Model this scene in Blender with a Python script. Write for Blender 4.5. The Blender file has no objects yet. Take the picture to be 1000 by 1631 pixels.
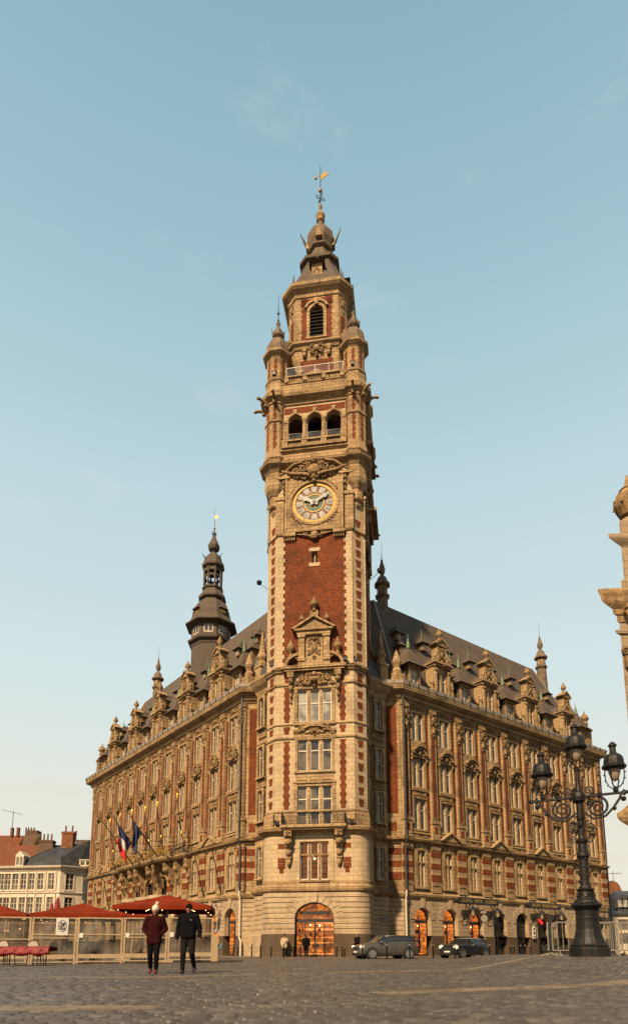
import bpy, bmesh, math, random
from mathutils import Vector, Matrix
random.seed(7)
PI=math.pi
rad=math.radians
C=bpy.context.scene.collection
scn=bpy.context.scene

# ------------------------------------------------------------------ materials
def new_mat(name):
    m=bpy.data.materials.new(name); m.use_nodes=True
    nt=m.node_tree; nt.nodes.clear()
    out=nt.nodes.new('ShaderNodeOutputMaterial'); b=nt.nodes.new('ShaderNodeBsdfPrincipled')
    nt.links.new(b.outputs[0],out.inputs[0])
    return m,nt,b
def N(nt,t,**kw):
    n=nt.nodes.new(t)
    for k,v in kw.items():
        if k in n.inputs: n.inputs[k].default_value=v
        else: setattr(n,k,v)
    return n
def mixc(nt,fac,a,b,mode='MIX'):
    n=nt.nodes.new('ShaderNodeMix'); n.data_type='RGBA'; n.blend_type=mode
    for i,v in ((0,fac),(6,a),(7,b)):
        if hasattr(v,'is_linked') or hasattr(v,'links'): nt.links.new(v,n.inputs[i])
        else: n.inputs[i].default_value=v if not isinstance(v,tuple) or len(v)==4 else (*v,1)
    return n.outputs[2]
def noise(nt,scale,detail=4,rough=.6,vec=None,lo=.35,hi=.65):
    n=N(nt,'ShaderNodeTexNoise',Scale=scale,Detail=detail,Roughness=rough)
    if vec: nt.links.new(vec,n.inputs['Vector'])
    r=N(nt,'ShaderNodeMapRange'); r.inputs[1].default_value=lo; r.inputs[2].default_value=hi
    nt.links.new(n.outputs[0],r.inputs[0])
    return r.outputs[0]
ALB=.64
def simple(name,col,rough=.7,metal=0,var=.25,vs=3.,bump=.0,spec=.3,emit=None,es=0,dirt=None):
    k_=1. if metal>.5 else ALB
    col=tuple(c*k_ for c in col); es*=.62
    if dirt: dirt=tuple(c*k_ for c in dirt)
    m,nt,b=new_mat(name)
    tc=N(nt,'ShaderNodeTexCoord')
    c2=tuple(c*(1-var) for c in col)
    f=noise(nt,vs,5,.6,tc.outputs['Object'])
    c=mixc(nt,f,(*c2,1),(*col,1))
    if dirt: c=mixc(nt,noise(nt,.9,6,.7,tc.outputs['Object'],.45,.8),c,(*dirt,1))
    nt.links.new(c,b.inputs['Base Color'])
    b.inputs['Roughness'].default_value=rough; b.inputs['Metallic'].default_value=metal
    b.inputs['Specular IOR Level'].default_value=spec
    if bump:
        bp=N(nt,'ShaderNodeBump',Strength=bump,Distance=.03)
        nn=N(nt,'ShaderNodeTexNoise',Scale=vs*6,Detail=5); nt.links.new(tc.outputs['Object'],nn.inputs['Vector'])
        nt.links.new(nn.outputs[0],bp.inputs['Height']); nt.links.new(bp.outputs[0],b.inputs['Normal'])
    if emit:
        b.inputs['Emission Color'].default_value=(*emit,1); b.inputs['Emission Strength'].default_value=es
    return m
def masonry(name,c1,c2,mortar,w,h,ms=.012,rough=.85,stain=(.075,.042,.02),sa=.68,bump=.35,off=.5,smooth=.1,bias=0.):
    c1,c2,mortar,stain=[tuple(c*ALB for c in q) for q in (c1,c2,mortar,stain)]
    m,nt,b=new_mat(name)
    uv=N(nt,'ShaderNodeUVMap'); tc=N(nt,'ShaderNodeTexCoord')
    br=N(nt,'ShaderNodeTexBrick'); br.offset=off
    br.inputs['Scale'].default_value=1.0; br.inputs['Brick Width'].default_value=w; br.inputs['Row Height'].default_value=h
    br.inputs['Mortar Size'].default_value=ms; br.inputs['Mortar Smooth'].default_value=smooth; br.inputs['Bias'].default_value=bias
    br.inputs['Color1'].default_value=(*c1,1); br.inputs['Color2'].default_value=(*c2,1); br.inputs['Mortar'].default_value=(*mortar,1)
    nt.links.new(uv.outputs[0],br.inputs['Vector'])
    f1=noise(nt,.55,9,.75,tc.outputs['Object'],.46,.64)
    f2=noise(nt,5,6,.7,tc.outputs['Object'],.3,.7)
    mp=N(nt,'ShaderNodeMapping'); mp.inputs['Scale'].default_value=(2.2,2.2,.22); nt.links.new(tc.outputs['Object'],mp.inputs[0])
    f3=noise(nt,1.,6,.7,mp.outputs[0],.5,.78)   # rain streaks
    c=mixc(nt,f2,br.outputs['Color'],tuple(x*.72 for x in c1)+(1,)); 
    if w<.3 and h<.1:
        mq=N(nt,'ShaderNodeMapping'); mq.inputs['Scale'].default_value=(2.2,2.2,7.); nt.links.new(tc.outputs['Object'],mq.inputs[0])
        c=mixc(nt,noise(nt,1.7,4,.8,mq.outputs[0],.48,.62),c,tuple(x*.30 for x in c1)+(1,)); c=mixc(nt,noise(nt,1.3,5,.8,mq.outputs[0],.56,.70),c,(c1[0]*1.5,c1[1]*1.9,c1[2]*1.9,1))
    n=nt.nodes.new('ShaderNodeMath'); n.operation='MULTIPLY'; nt.links.new(f1,n.inputs[0]); n.inputs[1].default_value=sa
    c=mixc(nt,n.outputs[0],c,(*stain,1))
    n=nt.nodes.new('ShaderNodeMath'); n.operation='MULTIPLY'; nt.links.new(f3,n.inputs[0]); n.inputs[1].default_value=sa*.8
    c=mixc(nt,n.outputs[0],c,(*stain,1))
    nt.links.new(c,b.inputs['Base Color']); b.inputs['Roughness'].default_value=rough; b.inputs['Specular IOR Level'].default_value=.12
    bp=N(nt,'ShaderNodeBump',Strength=bump,Distance=.02,invert=True)
    nt.links.new(br.outputs['Fac'],bp.inputs['Height']); 
    bp2=N(nt,'ShaderNodeBump',Strength=.25,Distance=.03); nn=N(nt,'ShaderNodeTexNoise',Scale=9.,Detail=6); nt.links.new(tc.outputs['Object'],nn.inputs['Vector'])
    nt.links.new(nn.outputs[0],bp2.inputs['Height']); nt.links.new(bp.outputs[0],bp2.inputs['Normal']); nt.links.new(bp2.outputs[0],b.inputs['Normal'])
    return m
SC=(.47,.31,.155)
M={}
M['stone']=masonry('limestone_ashlar',SC,(.27,.165,.08),(.06,.035,.02),.75,.36,.019,bias=-.3,bump=.8)
M['quoin']=masonry('pale_quoin_stone',(.56,.41,.245),(.46,.33,.185),(.12,.075,.035),.75,.37,.014,bias=-.2,sa=.35)
M['carved']=simple('carved_limestone',(.37,.225,.10),.85,var=.6,vs=3.2,bump=.5,spec=.2,dirt=(.10,.06,.03))
M['rust']=masonry('rusticated_limestone',(.50,.365,.225),(.42,.30,.18),(.10,.065,.04),1.15,.39,.012,bias=-.1,sa=.4)
M['plinth']=masonry('grey_plinth_stone',(.115,.08,.05),(.09,.062,.038),(.06,.04,.025),1.1,.5,.01)
M['brick']=masonry('red_brick',(.255,.058,.014),(.12,.022,.006),(.15,.08,.04),.24,.08,.010,sa=.6,stain=(.05,.016,.01),bump=.5)
M['slate']=masonry('roof_slate',(.135,.100,.074),(.080,.060,.046),(.02,.015,.012),.26,.16,.014,rough=.8,stain=(.14,.10,.068),sa=.55,bump=.6)
M['spireslate']=masonry('spire_slate',(.13,.098,.075),(.085,.065,.052),(.02,.015,.012),.26,.16,.012,rough=.75,stain=(.12,.09,.06),sa=.5,bump=.5)
M['lead']=simple('weathered_lead',(.075,.07,.065),.55,.3,var=.35,vs=1.5,bump=.2)
M['gutter']=simple('pale_zinc_gutter',(.42,.34,.26),.42,.35,var=.3,vs=2.5)
M['copper']=simple('green_copper',(.16,.235,.13),.6,.2,var=.4,vs=6)
M['iron']=simple('black_wrought_iron',(.010,.009,.009),.45,.5,var=.4,vs=8,bump=.2)
M['castiron']=simple('painted_cast_iron',(.011,.009,.008),.5,.35,var=.45,vs=5,bump=.35,dirt=(.028,.019,.012))
M['gold']=simple('gilding',(.60,.34,.06),.35,.8,var=.3,vs=6)
M['frame']=simple('cream_window_paint',(.60,.50,.37),.5,0,var=.15,vs=4)
M['darkframe']=simple('dark_shop_frame',(.045,.035,.028),.4,.2,var=.3)
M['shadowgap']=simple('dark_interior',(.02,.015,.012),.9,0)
M['white']=simple('white_enamel',(.78,.72,.60),.5)
M['ink']=simple('black_enamel',(.02,.018,.02),.4)
M['steel']=simple('galvanised_steel',(.30,.25,.19),.7,.3,var=.3,vs=9)
M['rubber']=simple('tyre_rubber',(.02,.02,.02),.8)
def glass_dark(name,tint,curt,cf=.5,rough=.06):
    m,nt,b=new_mat(name); tc=N(nt,'ShaderNodeTexCoord'); oi=N(nt,'ShaderNodeObjectInfo')
    add=nt.nodes.new('ShaderNodeVectorMath'); add.operation='ADD'; 
    nt.links.new(tc.outputs['Object'],add.inputs[0]); 
    cmb=N(nt,'ShaderNodeCombineXYZ'); mu=nt.nodes.new('ShaderNodeMath'); mu.operation='MULTIPLY'; mu.inputs[1].default_value=37.
    nt.links.new(oi.outputs['Random'],mu.inputs[0]); nt.links.new(mu.outputs[0],cmb.inputs[0]); nt.links.new(mu.outputs[0],cmb.inputs[2]); nt.links.new(cmb.outputs[0],add.inputs[1])
    f=noise(nt,.55,2,.5,add.outputs[0],.46,.54)
    n=nt.nodes.new('ShaderNodeMath'); n.operation='MULTIPLY'; nt.links.new(f,n.inputs[0]); n.inputs[1].default_value=cf
    c=mixc(nt,n.outputs[0],(*tint,1),(*curt,1)); nt.links.new(c,b.inputs['Base Color'])
    b.inputs['Roughness'].default_value=rough; b.inputs['Specular IOR Level'].default_value=.6
    bp=N(nt,'ShaderNodeBump',Strength=.06,Distance=.05); nn=N(nt,'ShaderNodeTexNoise',Scale=1.3); nt.links.new(add.outputs[0],nn.inputs['Vector']); nt.links.new(nn.outputs[0],bp.inputs['Height']); nt.links.new(bp.outputs[0],b.inputs['Normal'])
    return m
M['glass']=glass_dark('window_glass',(.022,.017,.012),(.13,.10,.07))
M['blind']=glass_dark('glass_with_blind',(.10,.09,.07),(.24,.22,.17),.8)
M['carglass']=glass_dark('car_glass',(.005,.005,.005),(.015,.015,.015),.5,.03)
def clear_glass(name,col=(.9,.9,.88),a=.22,rough=.05):
    m,nt,b=new_mat(name); nt.nodes.remove(b)
    out=[n for n in nt.nodes if n.type=='OUTPUT_MATERIAL'][0]
    t=N(nt,'ShaderNodeBsdfTransparent'); t.inputs[0].default_value=(*col,1)
    g=N(nt,'ShaderNodeBsdfGlossy'); g.inputs['Roughness'].default_value=.03
    d=N(nt,'ShaderNodeBsdfDiffuse'); d.inputs[0].default_value=(.45,.40,.33,1)
    lw=N(nt,'ShaderNodeLayerWeight',Blend=.5); pw=nt.nodes.new('ShaderNodeMath'); pw.operation='POWER'; pw.inputs[1].default_value=4.; nt.links.new(lw.outputs['Facing'],pw.inputs[0])
    fr=N(nt,'ShaderNodeMapRange'); fr.inputs[3].default_value=.02; fr.inputs[4].default_value=.6; nt.links.new(pw.outputs[0],fr.inputs[0])
    mx=N(nt,'ShaderNodeMixShader'); nt.links.new(fr.outputs[0],mx.inputs[0]); nt.links.new(t.outputs[0],mx.inputs[1]); nt.links.new(g.outputs[0],mx.inputs[2])
    m2=N(nt,'ShaderNodeMixShader'); 
    tc=N(nt,'ShaderNodeTexCoord'); f=noise(nt,.8,5,.6,tc.outputs['Object'],.35,.75)
    mu=nt.nodes.new('ShaderNodeMath'); mu.operation='MULTIPLY'; mu.inputs[1].default_value=a; nt.links.new(f,mu.inputs[0]); nt.links.new(mu.outputs[0],m2.inputs[0])
    nt.links.new(mx.outputs[0],m2.inputs[1]); nt.links.new(d.outputs[0],m2.inputs[2]); nt.links.new(m2.outputs[0],out.inputs[0])
    return m
M['clear']=clear_glass('clear_glass',a=.07)
M['darkstone']=simple('dark_weathered_stone',(.20,.14,.09),.85,var=.45,vs=2,bump=.4,spec=.15)
M['screen']=clear_glass('terrace_windscreen_glass',(.72,.68,.62),.22)
def glowing_room():
    # shop interior: lamplight on shelves painted into a glowing wall pattern
    m,nt,b=new_mat('glowing_shop_interior'); uv=N(nt,'ShaderNodeUVMap'); tc=N(nt,'ShaderNodeTexCoord')
    br=N(nt,'ShaderNodeTexBrick'); br.inputs['Scale'].default_value=1; br.inputs['Brick Width'].default_value=.55; br.inputs['Row Height'].default_value=.33; br.inputs['Mortar Size'].default_value=.035
    br.inputs['Color1'].default_value=(1.,.27,.025,1); br.inputs['Color2'].default_value=(.35,.07,.008,1); br.inputs['Mortar'].default_value=(.12,.035,.01,1)
    nt.links.new(uv.outputs[0],br.inputs['Vector'])
    f=noise(nt,1.7,6,.75,tc.outputs['Object'],.42,.60)
    c=mixc(nt,f,br.outputs['Color'],(.07,.018,.005,1)); 
    f2=noise(nt,9.,3,.7,tc.outputs['Object'],.60,.72)
    c=mixc(nt,f2,c,(1.,.50,.14,1))
    nt.links.new(c,b.inputs['Emission Color']); b.inputs['Emission Strength'].default_value=.6
    b.inputs['Base Color'].default_value=(.3,.13,.05,1)
    return m
M['lit']=glowing_room()
M['litdim']=simple('dim_glowing_interior',(.12,.05,.02),.8,emit=(1.,.24,.03),es=.13,var=.5)  # room surfaces glow by themselves in place of lamplight
M['litwhite']=simple('lit_lamp',(.9,.7,.4),.5,emit=(1.,.62,.25),es=4)
M['lampred']=simple('red_lit_ornament',(.6,.02,.02),.5,emit=(1.,.03,.02),es=.8)

# ------------------------------------------------------------------ mesh builder
class Fr:
    """vertical working frame: u along e, o outward along n, z up"""
    def __init__(s,O,e,n,z=0): s.O=O; s.e=e; s.n=n; s.z=z
    def w(s,u,o,z): return (s.O[0]+s.e[0]*u+s.n[0]*o, s.O[1]+s.e[1]*u+s.n[1]*o, z+s.z)
    @property
    def rz(s): return math.atan2(-s.n[0],s.n[1])
ID=Fr((0,0),(1,0),(0,1))
class MB:
    def __init__(s,fr=ID): s.v=[]; s.f=[]; s.fr=fr
    def add(s,vs,fs):
        k=len(s.v); s.v+=vs; s.f+=[tuple(i+k for i in f) for f in fs]
    def box(s,u0,u1,o0,o1,z0,z1,fr=None):
        w=(fr or s.fr).w
        vs=[w(u,o,z) for z in (z0,z1) for u,o in ((u0,o0),(u1,o0),(u1,o1),(u0,o1))]
        s.add(vs,[(0,1,2,3),(7,6,5,4),(0,4,5,1),(1,5,6,2),(2,6,7,3),(3,7,4,0)])
    def frustum(s,c,h0,h1,z0,z1,fr=None):
        """c (u,o); h0,h1 (hu,ho) half sizes bottom/top"""
        w=(fr or s.fr).w
        vs=[w(c[0]+a*h[0],c[1]+b*h[1],z) for h,z in ((h0,z0),(h1,z1)) for a,b in ((-1,-1),(1,-1),(1,1),(-1,1))]
        s.add(vs,[(0,1,2,3),(7,6,5,4),(0,4,5,1),(1,5,6,2),(2,6,7,3),(3,7,4,0)])
    def quad(s,p): s.add(list(p),[tuple(range(len(p)))])
    def poly(s,pts,o0,o1,fr=None):
        """extrude (u,z) outline from o0 to o1"""
        w=(fr or s.fr).w; n=len(pts)
        s.add([w(u,o0,z) for u,z in pts]+[w(u,o1,z) for u,z in pts],
              [tuple(range(n)),tuple(range(2*n-1,n-1,-1))]+[(i,(i+1)%n,n+(i+1)%n,n+i) for i in range(n)])
    def ring(s,pin,pout,o0,o1,fr=None):
        """band between two (u,z) polylines extruded o0..o1"""
        w=(fr or s.fr).w; n=len(pin)
        vs=[w(u,o,z) for o in (o0,o1) for P in (pin,pout) for u,z in P]
        fs=[]
        for i in range(n-1):
            a,b,c,d=i,i+1,n+i+1,n+i
            fs+=[(a,b,c,d),(2*n+a,2*n+d,2*n+c,2*n+b),(a,b,2*n+b,2*n+a),(d,c,2*n+c,2*n+d)]
        fs+=[(0,n,3*n,2*n),(n-1,2*n-1,4*n-1,3*n-1)]
        s.add(vs,fs)
    def arcband(s,u,z,r0,r1,a0,a1,o0,o1,n=12,fr=None,sq=1.):
        A=[a0+(a1-a0)*i/n for i in range(n+1)]
        s.ring([(u+r0*math.cos(a),z+sq*r0*math.sin(a)) for a in A],[(u+r1*math.cos(a),z+sq*r1*math.sin(a)) for a in A],o0,o1,fr)
    def lathe(s,c,prof,n=12,ph=0.,a0=0,a1=2*PI,fr=None,axis='z',sx=1,sy=1):
        """prof (r,z); c (u,o) centre"""
        w=(fr or s.fr).w; full=abs(a1-a0-2*PI)<1e-6; m=n if full else n+1
        vs=[]
        for r,z in prof:
            for i in range(m):
                a=ph+a0+(a1-a0)*i/n
                vs.append(w(c[0]+sx*r*math.cos(a),c[1]+sy*r*math.sin(a),z))
        fs=[]
        for j in range(len(prof)-1):
            for i in range(n):
                k=(i+1)%m
                fs.append((j*m+i,j*m+k,(j+1)*m+k,(j+1)*m+i))
        if full: 
            if prof[0][0]>1e-4: fs.append(tuple(range(m-1,-1,-1)))
            if prof[-1][0]>1e-4: fs.append(tuple((len(prof)-1)*m+i for i in range(m)))
        s.add(vs,fs)
    def ball(s,c,r,fr=None,n=8,sz=1.,so=1.):
        k=max(4,n//2+1); 
        u,o,z=c
        s.lathe((u,o),[(r*math.sin(PI*j/k),z-sz*r*math.cos(PI*j/k)) for j in range(k+1)],n,fr=fr,sy=so)
    def tube(s,pts,r,n=6,fr=None,cap=True):
        w=(fr or s.fr).w
        P=[Vector(w(*p)) for p in pts]
        R=r if isinstance(r,(list,tuple)) else [r]*len(P)
        vs=[];fs=[]; up=None
        for i,p in enumerate(P):
            t=(P[min(i+1,len(P)-1)]-P[max(i-1,0)]).normalized()
            if up is None:
                up=Vector((0,0,1)) if abs(t.z)<.9 else Vector((1,0,0))
            a=t.cross(up).normalized(); b=a.cross(t).normalized(); up=b
            for k in range(n):
                q=2*PI*k/n+PI/n
                vs.append(tuple(p+a*(R[i]*math.cos(q))+b*(R[i]*math.sin(q))))
        for i in range(len(P)-1):
            for k in range(n):
                fs.append((i*n+k,i*n+(k+1)%n,(i+1)*n+(k+1)%n,(i+1)*n+k))
        if cap: fs+=[tuple(range(n-1,-1,-1)),tuple((len(P)-1)*n+k for k in range(n))]
        s.add(vs,fs)
    def scroll(s,u,z,r,turns=1.6,o=0.,th=.05,dir=1,a0=0.,n=6,fr=None,k=26):
        pts=[]
        for i in range(k+1):
            t=i/k; a=a0+dir*2*PI*turns*t; q=r*(1-.86*t)
            pts.append((u+q*math.cos(a)-r*math.cos(a0)*0,o,z+q*math.sin(a)))
        s.tube(pts,[th*(1-.3*i/k) for i in range(k+1)],n,fr=fr)
    def sweep(s,path,prof,closed=False,caps=True):
        """path world (x,y); outward = right-hand side of travel; prof (out,z) polyline"""
        n=len(path); mit=[]
        for i in range(n):
            a=path[i-1] if (i>0 or closed) else None; b=path[(i+1)%n] if (i<n-1 or closed) else None
            p=path[i]; ns=[]
            for q0,q1 in ((a,p),(p,b)):
                if q0 is None or q1 is None: continue
                dx,dy=q1[0]-q0[0],q1[1]-q0[1]; l=math.hypot(dx,dy); ns.append((dy/l,-dx/l))
            if len(ns)==1: mit.append(ns[0])
            else:
                mx,my=ns[0][0]+ns[1][0],ns[0][1]+ns[1][1]; d=(mx*mx+my*my)/2
                mit.append((mx/d,my/d))
        m=len(prof)
        vs=[(p[0]+t[0]*o,p[1]+t[1]*o,z) for p,t in zip(path,mit) for o,z in prof]
        fs=[]
        for i in range(n if closed else n-1):
            j=(i+1)%n
            for k in range(m-1): fs.append((i*m+k,j*m+k,j*m+k+1,i*m+k+1))
        if not closed and caps: fs+=[tuple(range(m)),tuple((n-1)*m+k for k in range(m-1,-1,-1))]
        s.add(vs,fs)
    def wall(s,u0,u1,z0,z1,holes=(),o=0.,depth=.3,fr=None,bands=None,na=10,back=False):
        """front sheet with recessed openings. hole=(ua,ub,za,zb,rise). bands: list (za,zb,out) for courses"""
        w=(fr or s.fr).w
        us=sorted({u0,u1}|{h[0] for h in holes}|{h[1] for h in holes}); zs={z0,z1}
        for h in holes: zs|={h[2],h[3],h[3]-h[4]}
        bz={}
        if bands:
            for a,b,q in bands: zs|={a,b}
        zs=sorted(z for z in zs if z0-1e-6<=z<=z1+1e-6); us=[u for u in us if u0-1e-6<=u<=u1+1e-6]
        def off(zm):
            if bands:
                for a,b,q in bands:
                    if a<=zm<b: return q
            return 0.
        def inh(um,zm): 
            for h in holes:
                if h[0]<um<h[1] and h[2]<zm<h[3]: return h
            return None
        for i in range(len(us)-1):
            a,b=us[i],us[i+1]; prev=None
            for j in range(len(zs)-1):
                c,d=zs[j],zs[j+1]
                if d-c<1e-6: continue
                h=inh((a+b)/2,(c+d)/2)
                if h: prev=None; continue
                q=o+off((c+d)/2)
                s.quad([w(a,q,c),w(b,q,c),w(b,q,d),w(a,q,d)])
                if prev is not None and abs(prev-q)>1e-5: s.quad([w(a,prev,c),w(b,prev,c),w(b,q,c),w(a,q,c)])
                prev=q
        for ua,ub,za,zb,ri in holes:
            sp=zb-ri
            s.quad([w(ua,o,za),w(ua,o,sp),w(ua,o-depth,sp),w(ua,o-depth,za)])
            s.quad([w(ub,o,za),w(ub,o,sp),w(ub,o-depth,sp),w(ub,o-depth,za)])
            s.quad([w(ua,o,za),w(ub,o,za),w(ub,o-depth,za),w(ua,o-depth,za)])
            if ri<1e-4: s.quad([w(ua,o,zb),w(ub,o,zb),w(ub,o-depth,zb),w(ua,o-depth,zb)])
            else:
                cu,hw=(ua+ub)/2,(ub-ua)/2
                A=[(cu-hw*math.cos(PI*k/na),sp+ri*math.sin(PI*k/na)) for k in range(na+1)]
                for k in range(na):
                    p,q=A[k],A[k+1]
                    s.quad([w(p[0],o,p[1]),w(q[0],o,q[1]),w(q[0],o,zb),w(p[0],o,zb)])
                    s.quad([w(p[0],o,p[1]),w(q[0],o,q[1]),w(q[0],o-depth,q[1]),w(p[0],o-depth,p[1])])
    def arcpanel(s,ua,ub,za,zb,ri,o,na=10,fr=None):
        """flat sheet filling an arched opening"""
        w=(fr or s.fr).w; sp=zb-ri; cu,hw=(ua+ub)/2,(ub-ua)/2
        pts=[(ua,za),(ub,za)]+[(cu+hw*math.cos(PI*k/na),sp+ri*math.sin(PI*k/na)) for k in range(na+1)]
        s.add([w(u,o,z) for u,z in pts],[tuple(range(len(pts)))])
    def mesh(s,name,off=(0,0,0),smooth=False,merge=True):
        me=bpy.data.meshes.new(name)
        ox,oy,oz=off
        me.from_pydata([(x-ox,y-oy,z-oz) for x,y,z in s.v],[],s.f)
        bm=bmesh.new(); bm.from_mesh(me)
        if merge: bmesh.ops.remove_doubles(bm,verts=bm.verts,dist=1e-5)
        bmesh.ops.recalc_face_normals(bm,faces=bm.faces)
        uv=bm.loops.layers.uv.new('UVMap')
        for f in bm.faces:
            n=f.normal
            if abs(n.z)<.8:
                l=math.hypot(n.x,n.y) or 1; tx,ty=-n.y/l,n.x/l
                k=1/max(.3,math.sqrt(1-n.z*n.z))
                for lp in f.loops:
                    c=lp.vert.co; lp[uv].uv=(c.x*tx+c.y*ty,(c.z+oz)*k if k<1.4 else (c.z+oz)*k)
            else:
                for lp in f.loops: lp[uv].uv=(lp.vert.co.x,lp.vert.co.y)
            f.smooth=smooth
        bm.to_mesh(me); bm.free()
        if smooth:
            try: me.shade_smooth(); 
            except Exception: pass
        return me
OFF={}
def tag(o,label,cat,group=None,kind=None):
    if label: o['label']=label
    if cat: o['category']=cat
    if group: o['group']=group
    if kind: o['kind']=kind
    return o
def thing(name,loc,label,cat,group=None,rz=0):
    o=bpy.data.objects.new(name,None); C.objects.link(o); o.location=loc; o.rotation_euler=(0,0,rz)
    o.empty_display_size=.3; OFF[o]=tuple(loc) if not rz else (0,0,0)
    return tag(o,label,cat,group)
def link(name,me,m,parent=None):
    if m is not None:
        me.materials.clear(); me.materials.append(M[m] if isinstance(m,str) else m)
    o=bpy.data.objects.new(name,me); C.objects.link(o)
    if parent is not None: o.parent=parent
    return o
def build(mb,name,m,parent=None,smooth=False,local=False,label=None):
    """world-coordinate mesh re-based on its parent (or local when the parent is a rotated / instanced frame)"""
    off=(0,0,0) if local or parent is None else OFF.get(parent,(0,0,0))
    o=link(name,mb.mesh(name,off,smooth),m,parent); OFF[o]=off
    if label: o['label']=label
    return o
def put(name,me,m,parent,loc,rz=0,scale=None,subs=()):
    """instance of mesh data as a part at world location; subs = [(name,mesh,mat)]"""
    o=link(name,me,m,parent); b=OFF.get(parent,(0,0,0)) if parent else (0,0,0)
    o.location=tuple(a-c for a,c in zip(loc,b)); o.rotation_euler=(0,0,rz)
    if scale: o.scale=scale
    for sn,sm,smat in subs: link(sn,sm,smat,o)
    return o
def dup(root,loc,rz=None,label=None,group=None,scale=None):
    r=root.copy(); C.objects.link(r); r.location=loc
    if rz is not None: r.rotation_euler=(0,0,rz)
    if label: r['label']=label
    if group: r['group']=group
    if scale: r.scale=scale
    for ch in list(root.children):
        c=ch.copy(); C.objects.link(c); c.parent=r
        for g in ch.children:
            d=g.copy(); C.objects.link(d); d.parent=c
    return r
def text_mesh(s,size,depth=.01,sx=1.,align='CENTER'):
    cu=bpy.data.curves.new('lettering','FONT'); cu.body=s; cu.size=size; cu.extrude=depth; cu.align_x=align; cu.align_y='CENTER'
    o=bpy.data.objects.new('lettering',cu); C.objects.link(o); o.scale=(sx,1,1)
    bpy.context.view_layer.update()
    me=bpy.data.meshes.new_from_object(o.evaluated_get(bpy.context.evaluated_depsgraph_get()))
    bpy.data.objects.remove(o); 
    me.transform(Matrix.Diagonal((sx,1,1,1)))
    me.transform(Matrix.Rotation(PI/2,4,'X'))   # text stands upright in the x-z plane, reading from -y
    return me
def finial(mb,c,z,h,r,fr=None):
    mb.lathe(c,[(r,z),(r*1.1,z+.06*h),(r*.45,z+.16*h),(r*.9,z+.26*h),(r*.5,z+.36*h),(r*.7,z+.44*h),(r*.25,z+.54*h),(r*.35,z+.62*h),(.03,z+.68*h),(.015,z+h)],8,fr=fr)
def urn(mb,c,z,h,r,fr=None,n=10):
    mb.lathe(c,[(r*.7,z),(r*.7,z+.08*h),(r*.3,z+.16*h),(r*.35,z+.22*h),(r*.95,z+.42*h),(r,z+.55*h),(r*.7,z+.66*h),(r*.75,z+.70*h),(r*.35,z+.80*h),(r*.28,z+.86*h),(r*.3,z+.92*h),(.02,z+h)],n,fr=fr)
def cartouche(mb,u,z,w,h,o=.0,fr=None,seed=0):
    """carved shield: oval boss, scrolls round it, beads and leaf drops"""
    r=random.Random(seed)
    mb.ball((u,o,z),w*.27,fr,10,sz=h/w*.95,so=.6)
    for s in (-1,1):
        mb.scroll(u+s*w*.33,z+h*.27,w*.17,1.4,o+.05,w*.05,s,PI/2 if s>0 else PI/2,fr=fr,k=14)
        mb.scroll(u+s*w*.35,z-h*.22,w*.16,1.4,o+.05,w*.05,-s,-PI/2,fr=fr,k=14)
        for k in range(4):
            mb.ball((u+s*w*(.40+.06*r.random()),o+.03,z+h*(-.35+.22*k)),w*.075,fr,6)
        mb.tube([(u+s*w*.1,o+.06,z+h*.46),(u+s*w*.3,o+.08,z+h*.44),(u+s*w*.46,o+.05,z+h*.3)],[w*.06,w*.07,w*.03],5,fr=fr)
    mb.ball((u,o+.08,z+h*.42),w*.13,fr,8)
    mb.lathe((u,o),[(w*.05,z-h*.72),(w*.12,z-h*.60),(w*.1,z-h*.55),(w*.17,z-h*.45),(w*.05,z-h*.4)],6,fr=fr)
# ================================================================== THE EXCHANGE BUILDING
aR=rad(52.6); R=(math.sin(aR),math.cos(aR)); nR=(R[1],-R[0]); L=(-R[1],R[0]); nL=(-R[0],-R[1])
PR=(7.8,56.6); PL=(-6.3,57.4)
FR=Fr(PR,R,nR); FL=Fr(PL,L,nL)
RE=34.0; LE=41.6
BASE=(.4,55.5,0)
B=thing('corner_building',BASE,'long stone and red brick corner building with a tall clock tower and slate roof','building')
RB=[2.35+3.67*i for i in range(9)]; LB=[2.10+3.62*i for i in range(11)]
# ---------- window prototypes (x along, y outwards, origin on the sill centre, wall plane y=0)
def win_proto(W,H,n=2,mull=.2,sur=.2,tf=.66,sill=True,keys=False,cross=False,arch=0.):
    st=MB(); f=MB(); g=MB()
    if sur:
        st.box(-W/2-sur,-W/2,-.05,.07,-.02,H+sur*.6); st.box(W/2,W/2+sur,-.05,.07,-.02,H+sur*.6); st.box(-W/2,W/2,-.05,.068,H,H+sur*.6)
    if sill: st.box(-W/2-sur-.06,W/2+sur+.06,-.1,.16,-.16,-.022)
    lw=(W-mull*(n-1))/n
    for k in range(n):
        a=-W/2+k*(lw+mull); b=a+lw
        if k: st.box(a-mull,a,-.24,-.02,0,H)
        y0,y1=-.22,-.13; t=.075
        f.box(a,a+t,y0,y1,0,H); f.box(b-t,b,y0,y1,0,H); f.box(a+t,b-t,y0,y1,0,t*1.3); f.box(a+t,b-t,y0,y1,H-t,H); f.box(a+t,b-t,y0,y1-.005,H*tf-.045,H*tf+.045)
        g.quad([(a+t,-.19,t),(b-t,-.19,t),(b-t,-.19,H-t),(a+t,-.19,H-t)])
    if cross: st.box(-W/2,W/2,-.24,-.015,H*tf-.07,H*tf+.07)
    if keys:
        for k in range(-2,3):
            x=k*.21; x2=k*.34
            st.poly([(x-.085,H+.10),(x+.085,H+.10),(x2+.13,H+.56),(x2-.13,H+.56)],-.02,.10+.05*(k==0))
    return st.mesh('window_stone'),f.mesh('window_frame'),g.mesh('window_pane')
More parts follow.
